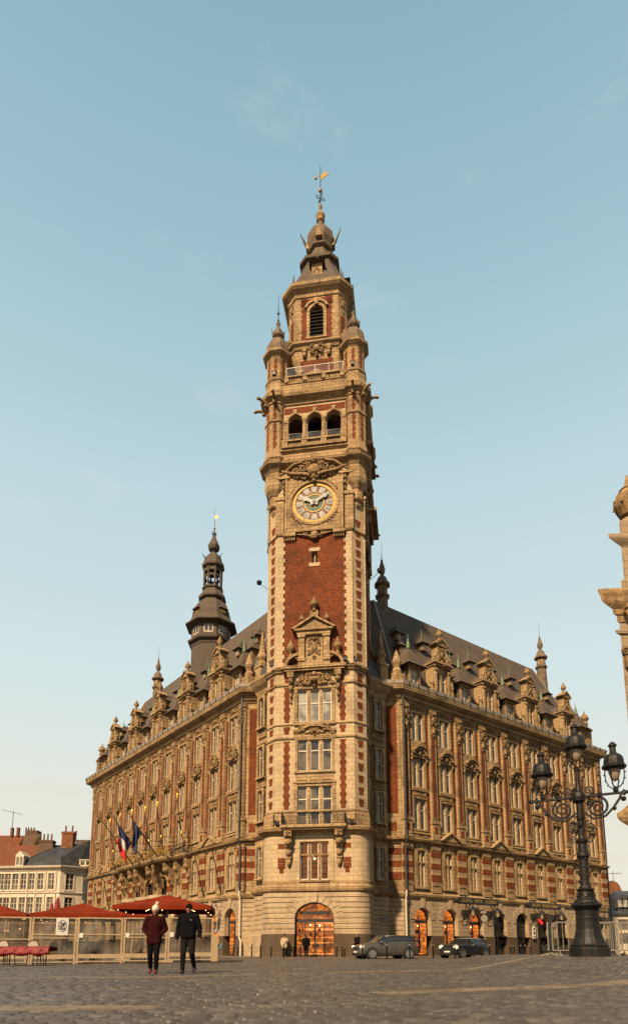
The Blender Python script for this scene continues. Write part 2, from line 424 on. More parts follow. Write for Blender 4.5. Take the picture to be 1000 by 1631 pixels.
def put_win(fr,u,z,P,name='window',glass='glass',o=0.,frame='frame'):
    return put(name,P[0],'stone',B,fr.w(u,o,z),fr.rz,subs=(('frame',P[1],frame),('pane',P[2],glass)))
WP=win_proto(1.5,2.78); WP1=win_proto(1.5,2.72,sill=False); WM=win_proto(1.0,3.25,2,.14,.3,.68,True,True,True)
WS=win_proto(.72,2.7,1,sur=.22,tf=.64)
# dark core so nothing shows through
core=MB(); pts=[PL,PR]
def off(fr,u,o): return fr.w(u,o,0)[:2]
cp=[off(FL,LE-.3,-12),off(FL,LE-.3,-1.9),off(FL,.3,-1.9),off(FR,.3,-1.9),off(FR,RE-.3,-1.9),off(FR,RE-.3,-12)]
core.add([(x,y,z) for z in (0,24.4) for x,y in cp],[(0,1,2,3,4,5),(11,10,9,8,7,6)]+[(i,(i+1)%6,6+(i+1)%6,6+i) for i in range(6)])
build(core,'inner_wall','shadowgap',B)
# ---------- facades
def facade(fr,bays,end,left):
    holes=[]; gh=[]; st=MB(fr); ru=MB(fr)
    mid=(4,5,6) if left else ()
    for i,c in enumerate(bays):
        for z in (11.35,15.3): holes.append((c-.75,c+.75,z,z+2.78,0))
        holes.append((c-.75,c+.75,19.75,22.47,0))
        if i in mid: holes.append((c-1.12,c+1.12,5.66,8.45,1.12)); gh.append((c-1.12,c+1.12,0,5.09,0))
        else: holes.append((c-.5,c+.5,6.1,9.35,0)); gh.append((c-1.05,c+1.05,0.,4.25,1.05))
    st.wall(0,end,5.65,24.0,holes,0,.3)
    build(st,'upper_wall','stone',B)
    bands=[]; z=1.8
    while z<5.1: bands+=[(z,min(z+.35,5.1),0.),(z+.35,min(z+.39,5.1),-.06)]; z+=.39
    ru.wall(0,end,1.8,5.1,[(a,b,max(c,1.8),d,e) for a,b,c,d,e in gh],0,.55,bands=bands)
    vs=MB(fr)
    for a,b,c,d,e in gh:
        if e: 
            m=(a+b)/2; 
            for k in range(9):
                a0=PI*k/9+.02; a1=PI*(k+1)/9-.02; top=1.62 if k!=4 else 1.95
                ru.arcband(m,3.2,1.06,top,a0,a1,-.02,.045 if k!=4 else .12,2)
    build(ru,'ground_floor_wall','rust',B)
    pl=MB(fr); pl.wall(0,end,0,1.8,[(a,b,0,1.8,0) for a,b,c,d,e in gh],.09,.64)
    pl.quad([fr.w(0,0,1.8),fr.w(end,0,1.8),fr.w(end,.09,1.78),fr.w(0,.09,1.78)])
    build(pl,'plinth','plinth',B)
    bk=MB(fr)
    for c in bays:
        for s in (-1,1):
            for z0,z1 in ((10.95,14.9),(15.2,17.9),(18.3,22.3)):
                bk.box(c+s*1.06,c+s*1.40,-.05,.012,z0,z1)
    if left:                                   # end quoins of brick and stone
        for k in range(14): bk.box(end-1.0,end-.25-.15*(k%2),-.05,.015,11.2+k*.8,11.75+k*.8)
    build(bk,'brickwork','brick',B)
facade(FR,RB,RE,False); facade(FL,LB,LE,True)
for fr,e in ((FR,RE),(FL,LE)):                 # end walls
    m=MB(fr); m.box(e-.28,e,-12,-.001,0,24.0); build(m,'end_wall','stone',B)
path=[off(FL,LE,-12),off(FL,LE,0),PL,PR,off(FR,RE,0),off(FR,RE,-12)]
seg=MB(); seg.sweep([PL,PR],[(0,5.65),(0,24.)],caps=False); build(seg,'corner_wall','stone',B)
seg=MB(); seg.sweep([PL,PR],[(0,0),(.09,0),(.09,1.8),(0,1.81)]+[p for k in range(8) for p in ((0,1.82+k*.41),(0,2.17+k*.41),(-.05,2.18+k*.41),(-.05,2.21+k*.41))],caps=False); build(seg,'corner_base_wall','rust',B)
m=MB(); m.sweep(path,[(0,5.08),(.12,5.1),(.20,5.28),(.22,5.46),(.06,5.64),(0,5.66)]); build(m,'string_course','stone',B)
m=MB(); m.sweep(path,[(0,9.86),(.14,9.9),(.18,10.1),(.40,10.18),(.46,10.38),(.12,10.52),(.08,10.9),(0,10.95)]); build(m,'middle_cornice','carved',B)
m=MB(); m.sweep(path,[(0,23.2),(.10,23.22),(.12,23.36),(.30,23.45),(.34,23.72),(.62,23.85),(.84,24.02),(.92,24.36),(.86,24.45),(-.6,24.46),(-.6,23.2)],caps=False); build(m,'eaves_cornice','stone',B)
m=MB(); m.sweep(path,[(.78,24.46),(.93,24.47),(.99,24.78),(.93,24.82),(.35,24.84),(.30,24.47)],caps=False)
gt=build(m,'gutter','gutter',B)
jb=MB()
for fr,e in ((FR,RE),(FL,LE)):
    u=.4
    while u<e+.6: jb.box(u,u+.05,.93,1.01,24.44,24.84,fr=fr); u+=1.22
build(jb,'gutter_bracket','iron',gt)
# ---------- pilasters, piers
def prot(fn):
    m=MB(); fn(m); return m
p=MB(); p.box(-.42,.42,0,.26,12.34,23.25); p.box(-.50,.50,0,.33,10.5,12.02); p.box(-.56,.56,0,.40,12.02,12.14); p.box(-.52,.52,0,.36,12.14,12.34); p.box(-.56,.56,0,.38,10.5,10.72)
p.box(-.47,.47,0,.36,22.75,23.2); p.box(-.30,.30,.26,.30,12.5,12.6)
pb=MB(); pb.box(-.24,.24,.2,.268,12.62,20.7); pb.box(-.24,.24,.25,.338,11.05,11.75)
pc=MB(); cartouche(pc,0,22.0,.95,1.5,.34,seed=3); pc.ball((0,.34,20.9),.16,None,8,sz=1.6); pc.ball((0,.33,20.5),.1,None,6)
pm=(p.mesh('pilaster'),pb.mesh('pilaster_brick'),pc.mesh('pilaster_carving',smooth=True))
q=MB(); q.box(-.60,.60,0,.20,5.65,6.3); q.box(-.64,.64,0,.24,6.3,6.44); q.box(-.58,.58,0,.18,6.44,9.6); q.box(-.62,.62,0,.24,9.6,9.86)
qb=MB()
for a,b_ in ((6.62,7.30),(7.76,8.32),(8.84,9.45)): qb.box(-.583,.583,.05,.184,a,b_)
qm=(q.mesh('pier'),qb.mesh('pier_brick'))
for fr,u0,pt,n,left in ((FR,.48,3.67,10,0),(FL,.30,3.62,12,1)):
    for i in range(n):
        u=u0+pt*i
        if u>((LE if left else RE)-.3): continue
        put('pilaster',pm[0],'stone',B,fr.w(u,0,0),fr.rz,subs=(('brick_inset',pm[1],'brick'),('cartouche',pm[2],'carved')))
        if not(left and i in (5,6)): put('pier',qm[0],'stone',B,fr.w(u,0,0),fr.rz,subs=(('brick_band',qm[1],'brick'),))
# ---------- bay instances
h=MB()      # hood over the second-floor windows
h.box(-1.0,1.0,0,.16,18.08,18.26); h.arcband(0,18.1,.72,.98,.35,PI-.35,0,.36,10); h.arcband(0,18.02,.42,.56,.1,PI-.1,0,.24,8)
h.arcband(0,18.12,.98,1.09,.5,PI-.5,0,.5,10)
for s in (-1,1):
    h.scroll(s*.88,18.62,.24,1.5,.18,.07,s,PI/2,k=14); h.scroll(s*.98,18.25,.16,1.3,.16,.055,-s,0,k=12); h.ball((s*.6,.16,18.45),.12); h.ball((s*1.0,.14,17.9),.1,sz=1.8)
h.ball((0,.2,18.5),.25,so=.7)
hm=h.mesh('hood',smooth=False)
w=MB()      # round wreath hood of the long left front
w.box(-.95,.95,0,.15,18.04,18.2); w.arcband(0,18.75,.42,.62,0,2*PI,0,.34,16); w.ball((0,.2,18.75),.3,so=.7)
for s in (-1,1):
    w.scroll(s*.62,19.1,.25,1.4,.2,.08,s,PI/2,k=14); w.scroll(s*.68,18.45,.22,1.4,.2,.07,-s,-PI/2,k=14); w.ball((s*.8,.17,18.75),.13)
w.ball((0,.3,19.4),.18); w.ball((0,.2,18.2),.15)
wm=w.mesh('wreath')
sp=MB(); sp.box(-.98,.98,0,.17,14.92,15.12); sp.box(-.86,.86,0,.05,14.36,14.92); sp.box(-.55,.55,.05,.09,14.5,14.78); sp.box(-.92,.92,0,.12,14.2,14.34)
for s in (-1,1): sp.box(s*.7-.09,s*.7+.09,.05,.12,14.45,14.85)
sm=sp.mesh('spandrel')
fz=MB(); fz.box(-1.0,1.0,0,.1,22.62,22.74)
for s in (-1,1):
    fz.scroll(s*.45,22.98,.17,1.3,.1,.05,s,PI/2,k=12); fz.ball((s*.78,.08,22.88),.1); fz.tube([(s*.1,.1,23.1),(s*.45,.12,22.86),(s*.9,.08,22.84)],[.04,.07,.03],5)
fz.ball((0,.12,22.98),.17,so=.7); fz.box(-.06,.06,0,.2,23.05,23.25)
fm=fz.mesh('frieze_relief')
tp=MB(); tp.poly([(-1.15,10.5),(1.15,10.5),(0,11.16)],0,.42); 
tp.ring([(-1.3,10.5),(0,11.26),(1.3,10.5)],[(-1.45,10.52),(0,11.42),(1.45,10.52)],0,.58)
tm=tp.mesh('small_pediment')
ba=MB(); ba.box(-1.1,1.1,0,.2,10.92,11.08)
for s in (-1,1): ba.box(s*.6-.28,s*.6+.28,0,.14,10.66,10.9)
bm_=ba.mesh('window_apron')
def arch_fill(fr,c,W,spring,rise,kind,o=-.5):
    """shop front in a ground-floor arch: frame, door leaf, pane, self-glowing or dark room behind"""
    g=MB(); f=MB(); t=.09; top=spring+rise
    f.box(-W,W,-.06,.06,spring-.28,spring-.02); f.box(-W,-W+t,-.05,.05,0,spring); f.box(W-t,W,-.05,.05,0,spring)
    f.arcband(0,spring,W-t,W,0,PI,-.05,.05,12,sq=rise/W)
    f.box(-.06,.06,-.05,.05,.3 if kind!='dark' else 0,spring-.28); f.box(-W+t,W-t,-.05,.05,0,.18)
    if kind=='dark': f.box(-W+t,-.1,-.06,.0,.15,1.2); f.box(.1,W-t,-.06,.0,.15,1.2)
    g.arcpanel(-W+.05,W-.05,.1,top-.06,rise-.05,0.)
    x,y,z=fr.w(c,o,0)
    a=put('arched_window',f.mesh('arched_frame'),'darkframe',B,(x,y,z),fr.rz,subs=(('pane',g.mesh('arched_pane'),'clear'),))
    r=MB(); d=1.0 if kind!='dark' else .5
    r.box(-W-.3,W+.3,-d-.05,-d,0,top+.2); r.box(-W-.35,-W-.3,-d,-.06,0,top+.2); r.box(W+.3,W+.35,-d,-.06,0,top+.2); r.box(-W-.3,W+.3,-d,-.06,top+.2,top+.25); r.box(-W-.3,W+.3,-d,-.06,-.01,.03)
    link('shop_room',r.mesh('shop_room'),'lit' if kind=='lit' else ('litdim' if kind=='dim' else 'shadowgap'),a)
    if kind!='dark':
        s=MB()
        for k in range(5): s.box(-W+.1,W-.1,-.85,-.55,.35+.42*k,.39+.42*k)
        for k in range(14):
            xx=-W+.2+random.random()*(2*W-.4); zz=.39+.42*random.randrange(5); s.box(xx,xx+.09+.1*random.random(),-.8,-.6,zz,zz+.12+.15*random.random())
        link('shelf',s.mesh('shelf'),'brick',a)
        l=MB(); l.ball((-.3,-.4,spring-.5),.07); l.ball((.45,-.5,spring-.45),.07)
        link('lamp',l.mesh('shop_lamp'),'litwhite',a)
    return a
for fr,bays,left in ((FR,RB,0),(FL,LB,1)):
    for i,c in enumerate(bays):
        rr=random.Random(i*7+left)
        put_win(fr,c,11.35,WP,glass='glass'); put_win(fr,c,15.3,WP,glass='glass'); put_win(fr,c,19.75,WP1,glass='glass')
        put('hood' if not left else 'wreath_hood',wm if left else hm,'carved',B,fr.w(c,0,0),fr.rz)
        put('spandrel_panel',sm,'carved',B,fr.w(c,0,0),fr.rz); put('frieze_relief',fm,'carved',B,fr.w(c,0,0),fr.rz)
        if not(left and 2<=i<=8):
            put('window_apron',bm_,'stone',B,fr.w(c,0,0),fr.rz)
        if i%2==1 and not(left and 2<=i<=8): put('small_pediment',tm,'stone',B,fr.w(c,0,0),fr.rz)
        if left and i in (4,5,6): continue
        put_win(fr,c,6.1,WM,'mezzanine_window')
        k='lit' if (not left and i<3) or (left and i<2) else ('dim' if left and i in (2,3) else 'dark')
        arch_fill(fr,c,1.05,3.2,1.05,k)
# entrance arches under the balcony on the long left front
for i in (4,5,6):
    c=LB[i]; m=MB(FL); m.arcband(c,7.33,1.12,1.5,0,PI,0,.16,14); m.box(c-.16,c+.16,0,.5,8.4,9.5)
    m.box(c-1.5,c-1.12,0,.12,5.66,7.33); m.box(c+1.12,c+1.5,0,.12,5.66,7.33)
    build(m,'entrance_arch','carved',B)
    g=MB(FL); g.arcpanel(c-1.1,c+1.1,.1,8.4,1.1,-.5); build(g,'entrance_pane','glass',B)
    k=MB(FL); k.lathe((c,.55),[(1.25,5.75),(1.55,5.95),(1.6,6.25),(1.5,6.3),(.2,6.42)],18,sy=.75); build(k,'entrance_canopy','quoin',B)
    k=MB(FL)
    for s in (-1,1): k.lathe((c+s*1.25,.75),[(.3,0),(.3,.4),(.22,.5),(.2,4.9),(.3,5.2),(.32,5.75)],10)
    build(k,'entrance_column','stone',B)
# brick wall of the mid left with balcony
bl=MB(FL); c5=LB[5]
bpath=[off(FL,30.6,0),off(FL,30.6,.9),off(FL,27.4,.9),off(FL,26.6,1.55),off(FL,13.8,1.55),off(FL,13.0,.9),off(FL,9.8,.9),off(FL,9.8,0)]
bl.sweep(bpath,[(-.85,9.78),(-.1,9.8),(.02,9.95),(.06,10.02),(.08,10.24),(-.05,10.28),(-.85,10.28)],caps=True)
bal=build(bl,'long_balcony','stone',B)
for u,o in [(30.2,.7),(27.8,.7),(26.2,1.2),(23.6,1.3),(21.9,1.3),(18.4,1.3),(16.8,1.3),(14.2,1.2),(12.6,.7),(10.2,.7)]:
    cb=MB()
    pts=[(0,9.8),(o,9.8),(o,9.45),(o*.75,9.1),(o*.5,8.2),(o*.3,7.4),(0,7.1)]
    w_=FL.w; vs=[w_(u+s*.28,a,z) for s in (-1,1) for a,z in pts]; n=len(pts)
    cb.add(vs,[tuple(range(n)),tuple(range(2*n-1,n-1,-1))]+[(k,(k+1)%n,n+(k+1)%n,n+k) for k in range(n)])
    cb.ball((u,o*.8,8.9),.34,FL,8); cb.ball((u,o*.45,7.9),.26,FL,8); cb.scroll(u,9.3,.3,1.3,o*.95,.08,1,0,fr=FL,k=10)
    build(cb,'balcony_corbel','carved',B)
ra=MB()
def railing(mb,pts,z,h,step=.14,fancy=True):
    for a,b_ in zip(pts[:-1],pts[1:]):
        l=math.dist(a,b_); n=max(2,int(l/step))
        mb.tube([(*a,z+h),(*b_,z+h)],.03,5,fr=ID); mb.tube([(*a,z+.08),(*b_,z+.08)],.022,5,fr=ID)
        for k in range(n+1):
            t=k/n; x,y=a[0]+(b_[0]-a[0])*t,a[1]+(b_[1]-a[1])*t
            mb.tube([(x,y,z),(x,y,z+h)],.014 if k%6 else .03,4,fr=ID)
            if fancy and k%3==1:
                dx,dy=(b_[0]-a[0])/l*.12,(b_[1]-a[1])/l*.12
                for zz in (.35,.65): mb.tube([(x+dx*math.cos(q),y+dy*math.cos(q),z+h*zz+.13*math.sin(q)) for q in [2*PI*j/8 for j in range(9)]],.014,4,fr=ID)
railing(ra,bpath[0:4]+[],10.28,1.0); railing(ra,bpath[4:8],10.28,1.0); railing(ra,bpath[3:5],10.28,1.0,.4,False)
build(ra,'balcony_railing','iron',B)
# ---------- corner turrets beside the tower
def turret(ctr,side):
    A=2.54/math.cos(PI/8); o8=PI/8
    ph=math.atan2(nR[1],nR[0])+PI/8
    F8=Fr((0,0),(1,0),(0,1))
    b_=MB(); b_.lathe(ctr,[(A,5.6),(A,24.0)],8,ph); t=build(b_,'corner_turret','stone',B)
    b_=MB(); pr=[(A+.12,0),(A+.12,1.75),(A+.02,1.8)]
    for k in range(8): pr+=[(A,1.82+k*.41),(A,2.17+k*.41),(A-.05,2.18+k*.41),(A-.05,2.21+k*.41)]
    b_.lathe(ctr,pr+[(A,5.1)],8,ph); build(b_,'turret_base','rust',B)
    for z,nm in ((5.1,'string'),(9.85,'c2')):
        b_=MB(); b_.lathe(ctr,[(A,z),(A+.14,z+.05),(A+.3,z+.25),(A+.32,z+.45),(A+.05,z+.62)],8,ph); build(b_,'turret_cornice','carved',B)
    b_=MB(); b_.lathe(ctr,[(A,22.9),(A+.1,23.0),(A+.15,23.3),(A+.5,23.7),(A+.72,24.05),(A+.74,24.3),(A+.5,24.42),(A+.1,24.5),(A-.1,24.9)],8,ph); build(b_,'turret_cornice','stone',B)
    b_=MB(); b_.lathe(ctr,[(A-.25,24.85),(A-.3,25.3),(A-.6,26.1),(A-1.1,26.75),(A-1.9,27.15),(.05,27.3)],16,ph); build(b_,'turret_dome','lead',B,smooth=False)
    n=nR if side>0 else nL
    fc=(ctr[0]+n[0]*2.54,ctr[1]+n[1]*2.54); fr=Fr(fc,(R if side>0 else L),n)
    for z in (11.4,15.3,19.8):
        put_win(fr,0,z,WS,'turret_window',o=.235)
        pn=MB(fr); pn.box(-.62,.62,-.05,.12,z-.9,z-.25); pn.box(-.72,.72,-.05,.2,z-.24,z-.08); pn.box(-.85,-.36-.2,-.05,.06,z-.0,z+3.1); pn.box(.56,.85,-.05,.06,z,z+3.1)
        pn.box(-.72,.72,-.05,.2,z+2.95,z+3.1)
        build(pn,'turret_panel','carved',B)
    put_win(fr,0,6.5,WS,'turret_window',o=.235)
    return fr
FTR=turret((4.07,57.27),1); FTL=turret((-2.43,56.09),-1)
# dark brick panels and drain pipes where the fronts meet the turrets
m=MB(); 
d=(PR[0]-PL[0],PR[1]-PL[1]); l=math.hypot(*d); eS=(d[0]/l,d[1]/l); FS=Fr(PL,eS,(eS[1],-eS[0]))
for u in (.35,l-1.25): 
    m=MB(); m.box(u,u+.95,-.05,.04,12.6,22.6,fr=FS); build(m,'brick_panel','brick',B)
    m=MB(); m.box(u+.1,u+.8,-.05,.04,11.0,11.8,fr=FS); build(m,'brick_panel','brick',B)
for u in (.1,l-1.3):
    for a,b_ in ((6.62,7.30),(7.76,8.32),(8.84,9.45)): m=MB(); m.box(u,u+1.2,-.05,.03,a,b_,fr=FS); build(m,'brick_band','brick',B)
for fr,u in ((FR,.02),(FL,.02)):
    m=MB(fr); m.tube([(u,.45,24.3),(u,.42,23.4),(u,.5,22.6),(u,.5,10.6),(u,.62,10.3),(u,.36,9.7),(u,.36,5.7)],.085,8)
    for z in (21,18,15,12,8,6): m.tube([(u,.5 if z>10 else .36,z),(u,.5 if z>10 else .36,z+.12)],.12,8)
    build(m,'drain_pipe','lead',B)
    m=MB(fr); m.tube([(u,.36,5.7),(u,.34,5.2),(u,.26,4.9),(u,.26,1.6),(u-.3,.3,1.3),(u-.3,.3,0)],.085,8); build(m,'lower_drain_pipe','frame',B)
m=MB(FR); m.tube([(RE+.05,.3,24.2),(RE+.05,.3,3.)],.09,6); build(m,'end_drain_pipe','iron',B)
# ---------- roof
def ofs(o,extra):
    P=[off(FL,LE,o),None,None,off(FR,RE,o)]
    # mitred corners
    def mit(a,b_,c):
        n1=(b_[1]-a[1],-(b_[0]-a[0])); n2=(c[1]-b_[1],-(c[0]-b_[0])); l1=math.hypot(*n1); l2=math.hypot(*n2)
        n1=(n1[0]/l1,n1[1]/l1); n2=(n2[0]/l2,n2[1]/l2); mx,my=n1[0]+n2[0],n1[1]+n2[1]; d=(mx*mx+my*my)/2
        return (b_[0]+mx/d*o,b_[1]+my/d*o)
    P[1]=mit(path[1],PL,PR); P[2]=mit(PL,PR,path[4])
    P[0]=off(FL,LE-extra,o); P[3]=off(FR,RE-extra,o)
    return P
rows=[(-.45,.45,24.55),(-.75,.7,26.),(-5.2,4.6,36.15),(-5.7,4.6,36.15),(-10.8,.7,26.0),(-11.2,.45,24.5)]
rm=MB(); 
for o,ex,z in rows: rm.v+=[(x,y,z) for x,y in ofs(o,ex)]
for j in range(5):
    for i in range(3): rm.f.append((j*4+i,j*4+i+1,j*4+5+i,j*4+4+i))
rm.f.append(tuple(j*4 for j in range(6))); rm.f.append(tuple(j*4+3 for j in range(5,-1,-1)))
RF=build(rm,'roof','slate',B)
m=MB(); rp=ofs(-5.45,4.6); m.tube([(x,y,36.2) for x,y in rp],.13,6)
for i in (1,2):
    a,b_=ofs(-.45,.45)[i],ofs(-5.2,4.6)[i]; c_=ofs(-.75,.7)[i]; m.tube([(*a,24.6),(*c_,26.02),(*b_,36.2)],.07,5)
for i in (0,3):
    a,b_=ofs(-.75,.7)[i],ofs(-5.2,4.6)[i]; m.tube([(*a,26.02),(*b_,36.2)],.07,5)
build(m,'ridge_flashing','gutter',RF)
# stone dormers ---------------------------------------------------
D=MB()
D.wall(-1.15,1.15,24.8,28.0,[(-.72,.72,25.2,27.45,0)],.0,.25)
D.box(-1.12,-.95,-1.0,-.002,24.8,28.0); D.box(.95,1.12,-1.0,-.002,24.8,28.0)
for s in (-1,1):
    D.box(s*.96-.15,s*.96+.15,0,.22,25.2,27.5); D.box(s*.96-.21,s*.96+.21,0,.3,24.8,25.2); D.box(s*.96-.2,s*.96+.2,0,.3,27.5,27.72)
    D.box(s*.96-.05,s*.96+.05,.22,.26,25.4,27.3)
D.box(-1.22,1.22,-.9,.32,27.98,28.2); D.box(-1.36,1.36,-.95,.48,28.2,28.34); D.box(-.1,.1,-.2,0,25.2,27.45)
D.box(-.62,.62,-.6,.08,28.34,30.2); D.box(-.82,.82,-.7,.26,30.2,30.34)
D.poly([(-.7,30.34),(.7,30.34),(0,30.85)],-.6,.2); D.ring([(-.72,30.34),(0,30.88),(.72,30.34)],[(-.98,30.36),(0,31.1),(.98,30.36)],-.7,.34)
for s in (-1,1):
    D.box(s*.52-.09,s*.52+.09,.08,.2,28.45,30.15)
    D.scroll(s*.98,28.72,.30,1.6,.18,.11,s,PI/2,k=18); D.tube([(s*1.12,.16,28.85),(s*.86,.16,29.2),(s*.70,.12,29.8)],[.12,.10,.06],6); D.lathe((s*1.22,.1),[(.14,28.34),(.19,28.6),(.08,28.75),(.16,28.95),(.03,29.25)],8)
    D.box(s*1.45-.14,s*1.45+.14,-.1,.25,24.8,25.5); D.lathe((s*1.45,.08),[(.14,25.5),(.2,25.65),(.08,25.8),(.2,26.1),(.14,26.4),(.17,26.5),(.03,26.9)],8)
dst=D.mesh('stone_dormer')
D=MB(); cartouche(D,0,29.3,.9,1.3,.18,seed=1); urn(D,(0,-.1),30.95,1.3,.33); D.ball((0,.3,28.15),.2)
for s in (-1,1): D.ball((s*1.12,.2,27.9),.13); D.ball((s*.55,.16,27.75),.1)
dca=D.mesh('dormer_carving',smooth=True)
D=MB(); D.add([(-1.1,-.9,28.0),(1.1,-.9,28.0),(1.1,-4.2,28.0),(-1.1,-4.2,28.0),(0,-.7,29.5),(0,-4.4,29.5)],[(0,1,4),(1,2,5,4),(2,3,5),(3,0,4,5),(0,3,2,1)]); D.box(-1.1,-.98,-3.4,-.95,24.8,28.0); D.box(.98,1.1,-3.4,-.95,24.8,28.0); dro=D.mesh('dormer_roof')
D=MB(); G=MB()
for a,b_ in ((-.72,-.1),(.1,.72)):
    t=.07; D.box(a,a+t,-.2,-.12,25.2,27.45); D.box(b_-t,b_,-.2,-.12,25.2,27.45); D.box(a+t,b_-t,-.2,-.12,26.6,26.68); D.box(a+t,b_-t,-.2,-.12,25.2,25.28); D.box(a+t,b_-t,-.2,-.12,27.38,27.45)
    G.quad([(a,-.18,25.2),(b_,-.18,25.2),(b_,-.18,27.45),(a,-.18,27.45)])
dfr=D.mesh('dormer_frame'); dpa=G.mesh('dormer_pane')
# slate-roofed timber dormers
D=MB(); D.wall(-.78,.78,24.9,27.2,[(-.48,.48,25.15,26.95,0)],.0,.2); D.box(-.78,-.6,-2.6,0,24.9,27.2); D.box(.6,.78,-2.6,0,24.9,27.2)
for s in (-1,1): D.box(s*.66-.1,s*.66+.1,0,.1,25,27.2)
D.box(-.85,.85,-.1,.16,26.98,27.14)
for k in range(7): D.box(-.84+.26*k,-.74+.26*k,0,.34,27.14,27.28)
tst=D.mesh('timber_dormer')
D=MB(); D.add([(-.78,-.21,24.9),(.78,-.21,24.9)],[]) 
S0=[(-1.32,.62,27.18),(1.32,.62,27.18),(1.32,-3.2,27.18),(-1.32,-3.2,27.18)]
S1=[(-.98,.20,27.62),(.98,.20,27.62),(.98,-3.2,27.62),(-.98,-3.2,27.62)]
S2=[(-.12,-.62,29.4),(.12,-.62,29.4),(.12,-4.2,29.4),(-.12,-4.2,29.4)]
D=MB(); D.add(S0+S1+S2,[(0,1,5,4),(1,2,6,5),(3,0,4,7),(2,3,7,6),(4,5,9,8),(5,6,10,9),(7,4,8,11),(6,7,11,10),(8,9,10,11),(3,2,1,0)]); tro=D.mesh('timber_dormer_roof')
D=MB(); D.box(-.77,-.61,-3.,-.05,24.9,27.2); D.box(.785,.8,-3.,-.05,24.9,27.2); D.box(-.8,-.785,-3.,-.05,24.9,27.2); tck=D.mesh('dormer_cheek')
D=MB(); finial(D,(0,-.72),29.3,1.55,.24); tfi=D.mesh('finial',smooth=True)
D=MB(); G=MB(); t=.07
D.box(-.48,-.48+t,-.16,-.08,25.15,26.95); D.box(.48-t,.48,-.16,-.08,25.15,26.95); D.box(-.04,.04,-.16,-.075,25.15,26.95)
for z in (25.15,25.75,26.35,26.87): D.box(-.41,.41,-.16,-.09,z,z+.06)
G.quad([(-.48,-.14,25.15),(.48,-.14,25.15),(.48,-.14,26.95),(-.48,-.14,26.95)])
tfr=D.mesh('casement'); tpa=G.mesh('casement_pane')
# small upper dormers (origin on their sill)
D=MB(); D.box(-.3,.3,-1.2,0,0,.75); ust=D.mesh('roof_dormer')
D=MB(); S0=[(-.62,.3,.72),(.62,.3,.72),(.62,-1.6,.72),(-.62,-1.6,.72)]; S1=[(-.36,.02,.98),(.36,.02,.98),(.36,-1.6,.98),(-.36,-1.6,.98)]; S2=[(-.03,-.35,1.6),(.03,-.35,1.6),(.03,-2.,1.6),(-.03,-2.,1.6)]
D.add(S0+S1+S2,[(0,1,5,4),(1,2,6,5),(3,0,4,7),(2,3,7,6),(4,5,9,8),(5,6,10,9),(7,4,8,11),(6,7,11,10),(8,9,10,11),(3,2,1,0)]); uro=D.mesh('roof_dormer_roof')
D=MB(); finial(D,(0,-.4),1.55,.95,.1); ufi=D.mesh('small_finial')
D=MB(); D.quad([(-.22,.012,.12),(.22,.012,.12),(.22,.012,.66),(-.22,.012,.66)]); upa=D.mesh('small_pane')
def roof_o(z): return -.75-(z-26.)*(4.45/10.15)
for fr,bays,left in ((FR,RB,0),(FL,LB,1)):
    for i,c in enumerate(bays):
        if i%2: put('stone_dormer',dst,'stone',B,fr.w(c,-.1,0),fr.rz,subs=(('carving',dca,'carved'),('dormer_roof',dro,'slate'),('frame',dfr,'frame'),('pane',dpa,'glass')))
        else: put('timber_dormer',tst,'stone',B,fr.w(c,-.22,0),fr.rz,subs=(('dormer_roof',tro,'slate'),('cheek',tck,'slate'),('finial',tfi,'copper'),('frame',tfr,'frame'),('pane',tpa,'blind')))
        for z,on in ((30.9,True),(29.1,i%2==0)):
            if on and fr.w(c,0,0)[0]*(1 if left else -1)<40 and c>(1.5): 
                put('roof_dormer',ust,'carved',B,fr.w(c+.35*(z>30),roof_o(z)+.45,z),fr.rz,subs=(('dormer_roof',uro,'slate'),('finial',ufi,'copper'),('pane',upa,'blind')))
# corner blocks: obelisks, parapet stones, gables
for fr,s in ((FR,1),(FL,1)):
    m=MB(fr); m.box(-.35,.75,-.95,.1,24.8,25.9); m.lathe((.2,-.4),[(.42,25.9),(.5,26.2),(.28,26.5),(.45,27.1),(.2,27.9),(.05,28.3)],8)
    m.box(-1.9,-1.05,-1.2,-.3,24.6,26.4); m.box(-1.98,-.97,-1.28,-.22,26.3,26.5)
    m.lathe((-1.48,-.75),[(.46,26.5),(.5,26.7),(.34,27.0),(.5,27.3),(.5,27.5),(.36,27.7),(.05,30.0)],8)
    build(m,'parapet_obelisk','stone',B)
for ctr,e_ in (((3.1,57.6),1),((-1.9,56.9),-1)):
    m=MB(); f2=Fr(ctr,(.991*e_,-.132*e_),(-.132,-.991)); m.poly([(0,24.6),(3.6,24.6),(3.6,26.0),(1.2,30.2),(0,30.4)],-.5,.0,fr=f2); m.ring([(3.5,26.1),(1.1,30.2)],[(3.75,26.3),(1.35,30.5)],-.7,.25,fr=f2)
    m.box(.1,1.1,-.6,.2,30.3,31.6,fr=f2); urn(m,(.6,-.2),31.6,1.8,.4,fr=f2)
    build(m,'corner_gable','stone',B)
for fr,u in ((FR,RE-1.0),(FL,LE-.9)):
    m=MB(fr); m.box(-.5+u,.5+u,-1.1,-.1,24.8,27.2); m.box(u-.62,u+.62,-1.2,0.02,27.2,27.45); m.lathe((u,-.6),[(.5,27.45),(.3,27.8),(.42,28.2),(.3,28.5),(.55,28.9),(.4,29.3),(.15,29.5),(.04,29.9)],8)
    build(m,'end_pinnacle','carved',B)
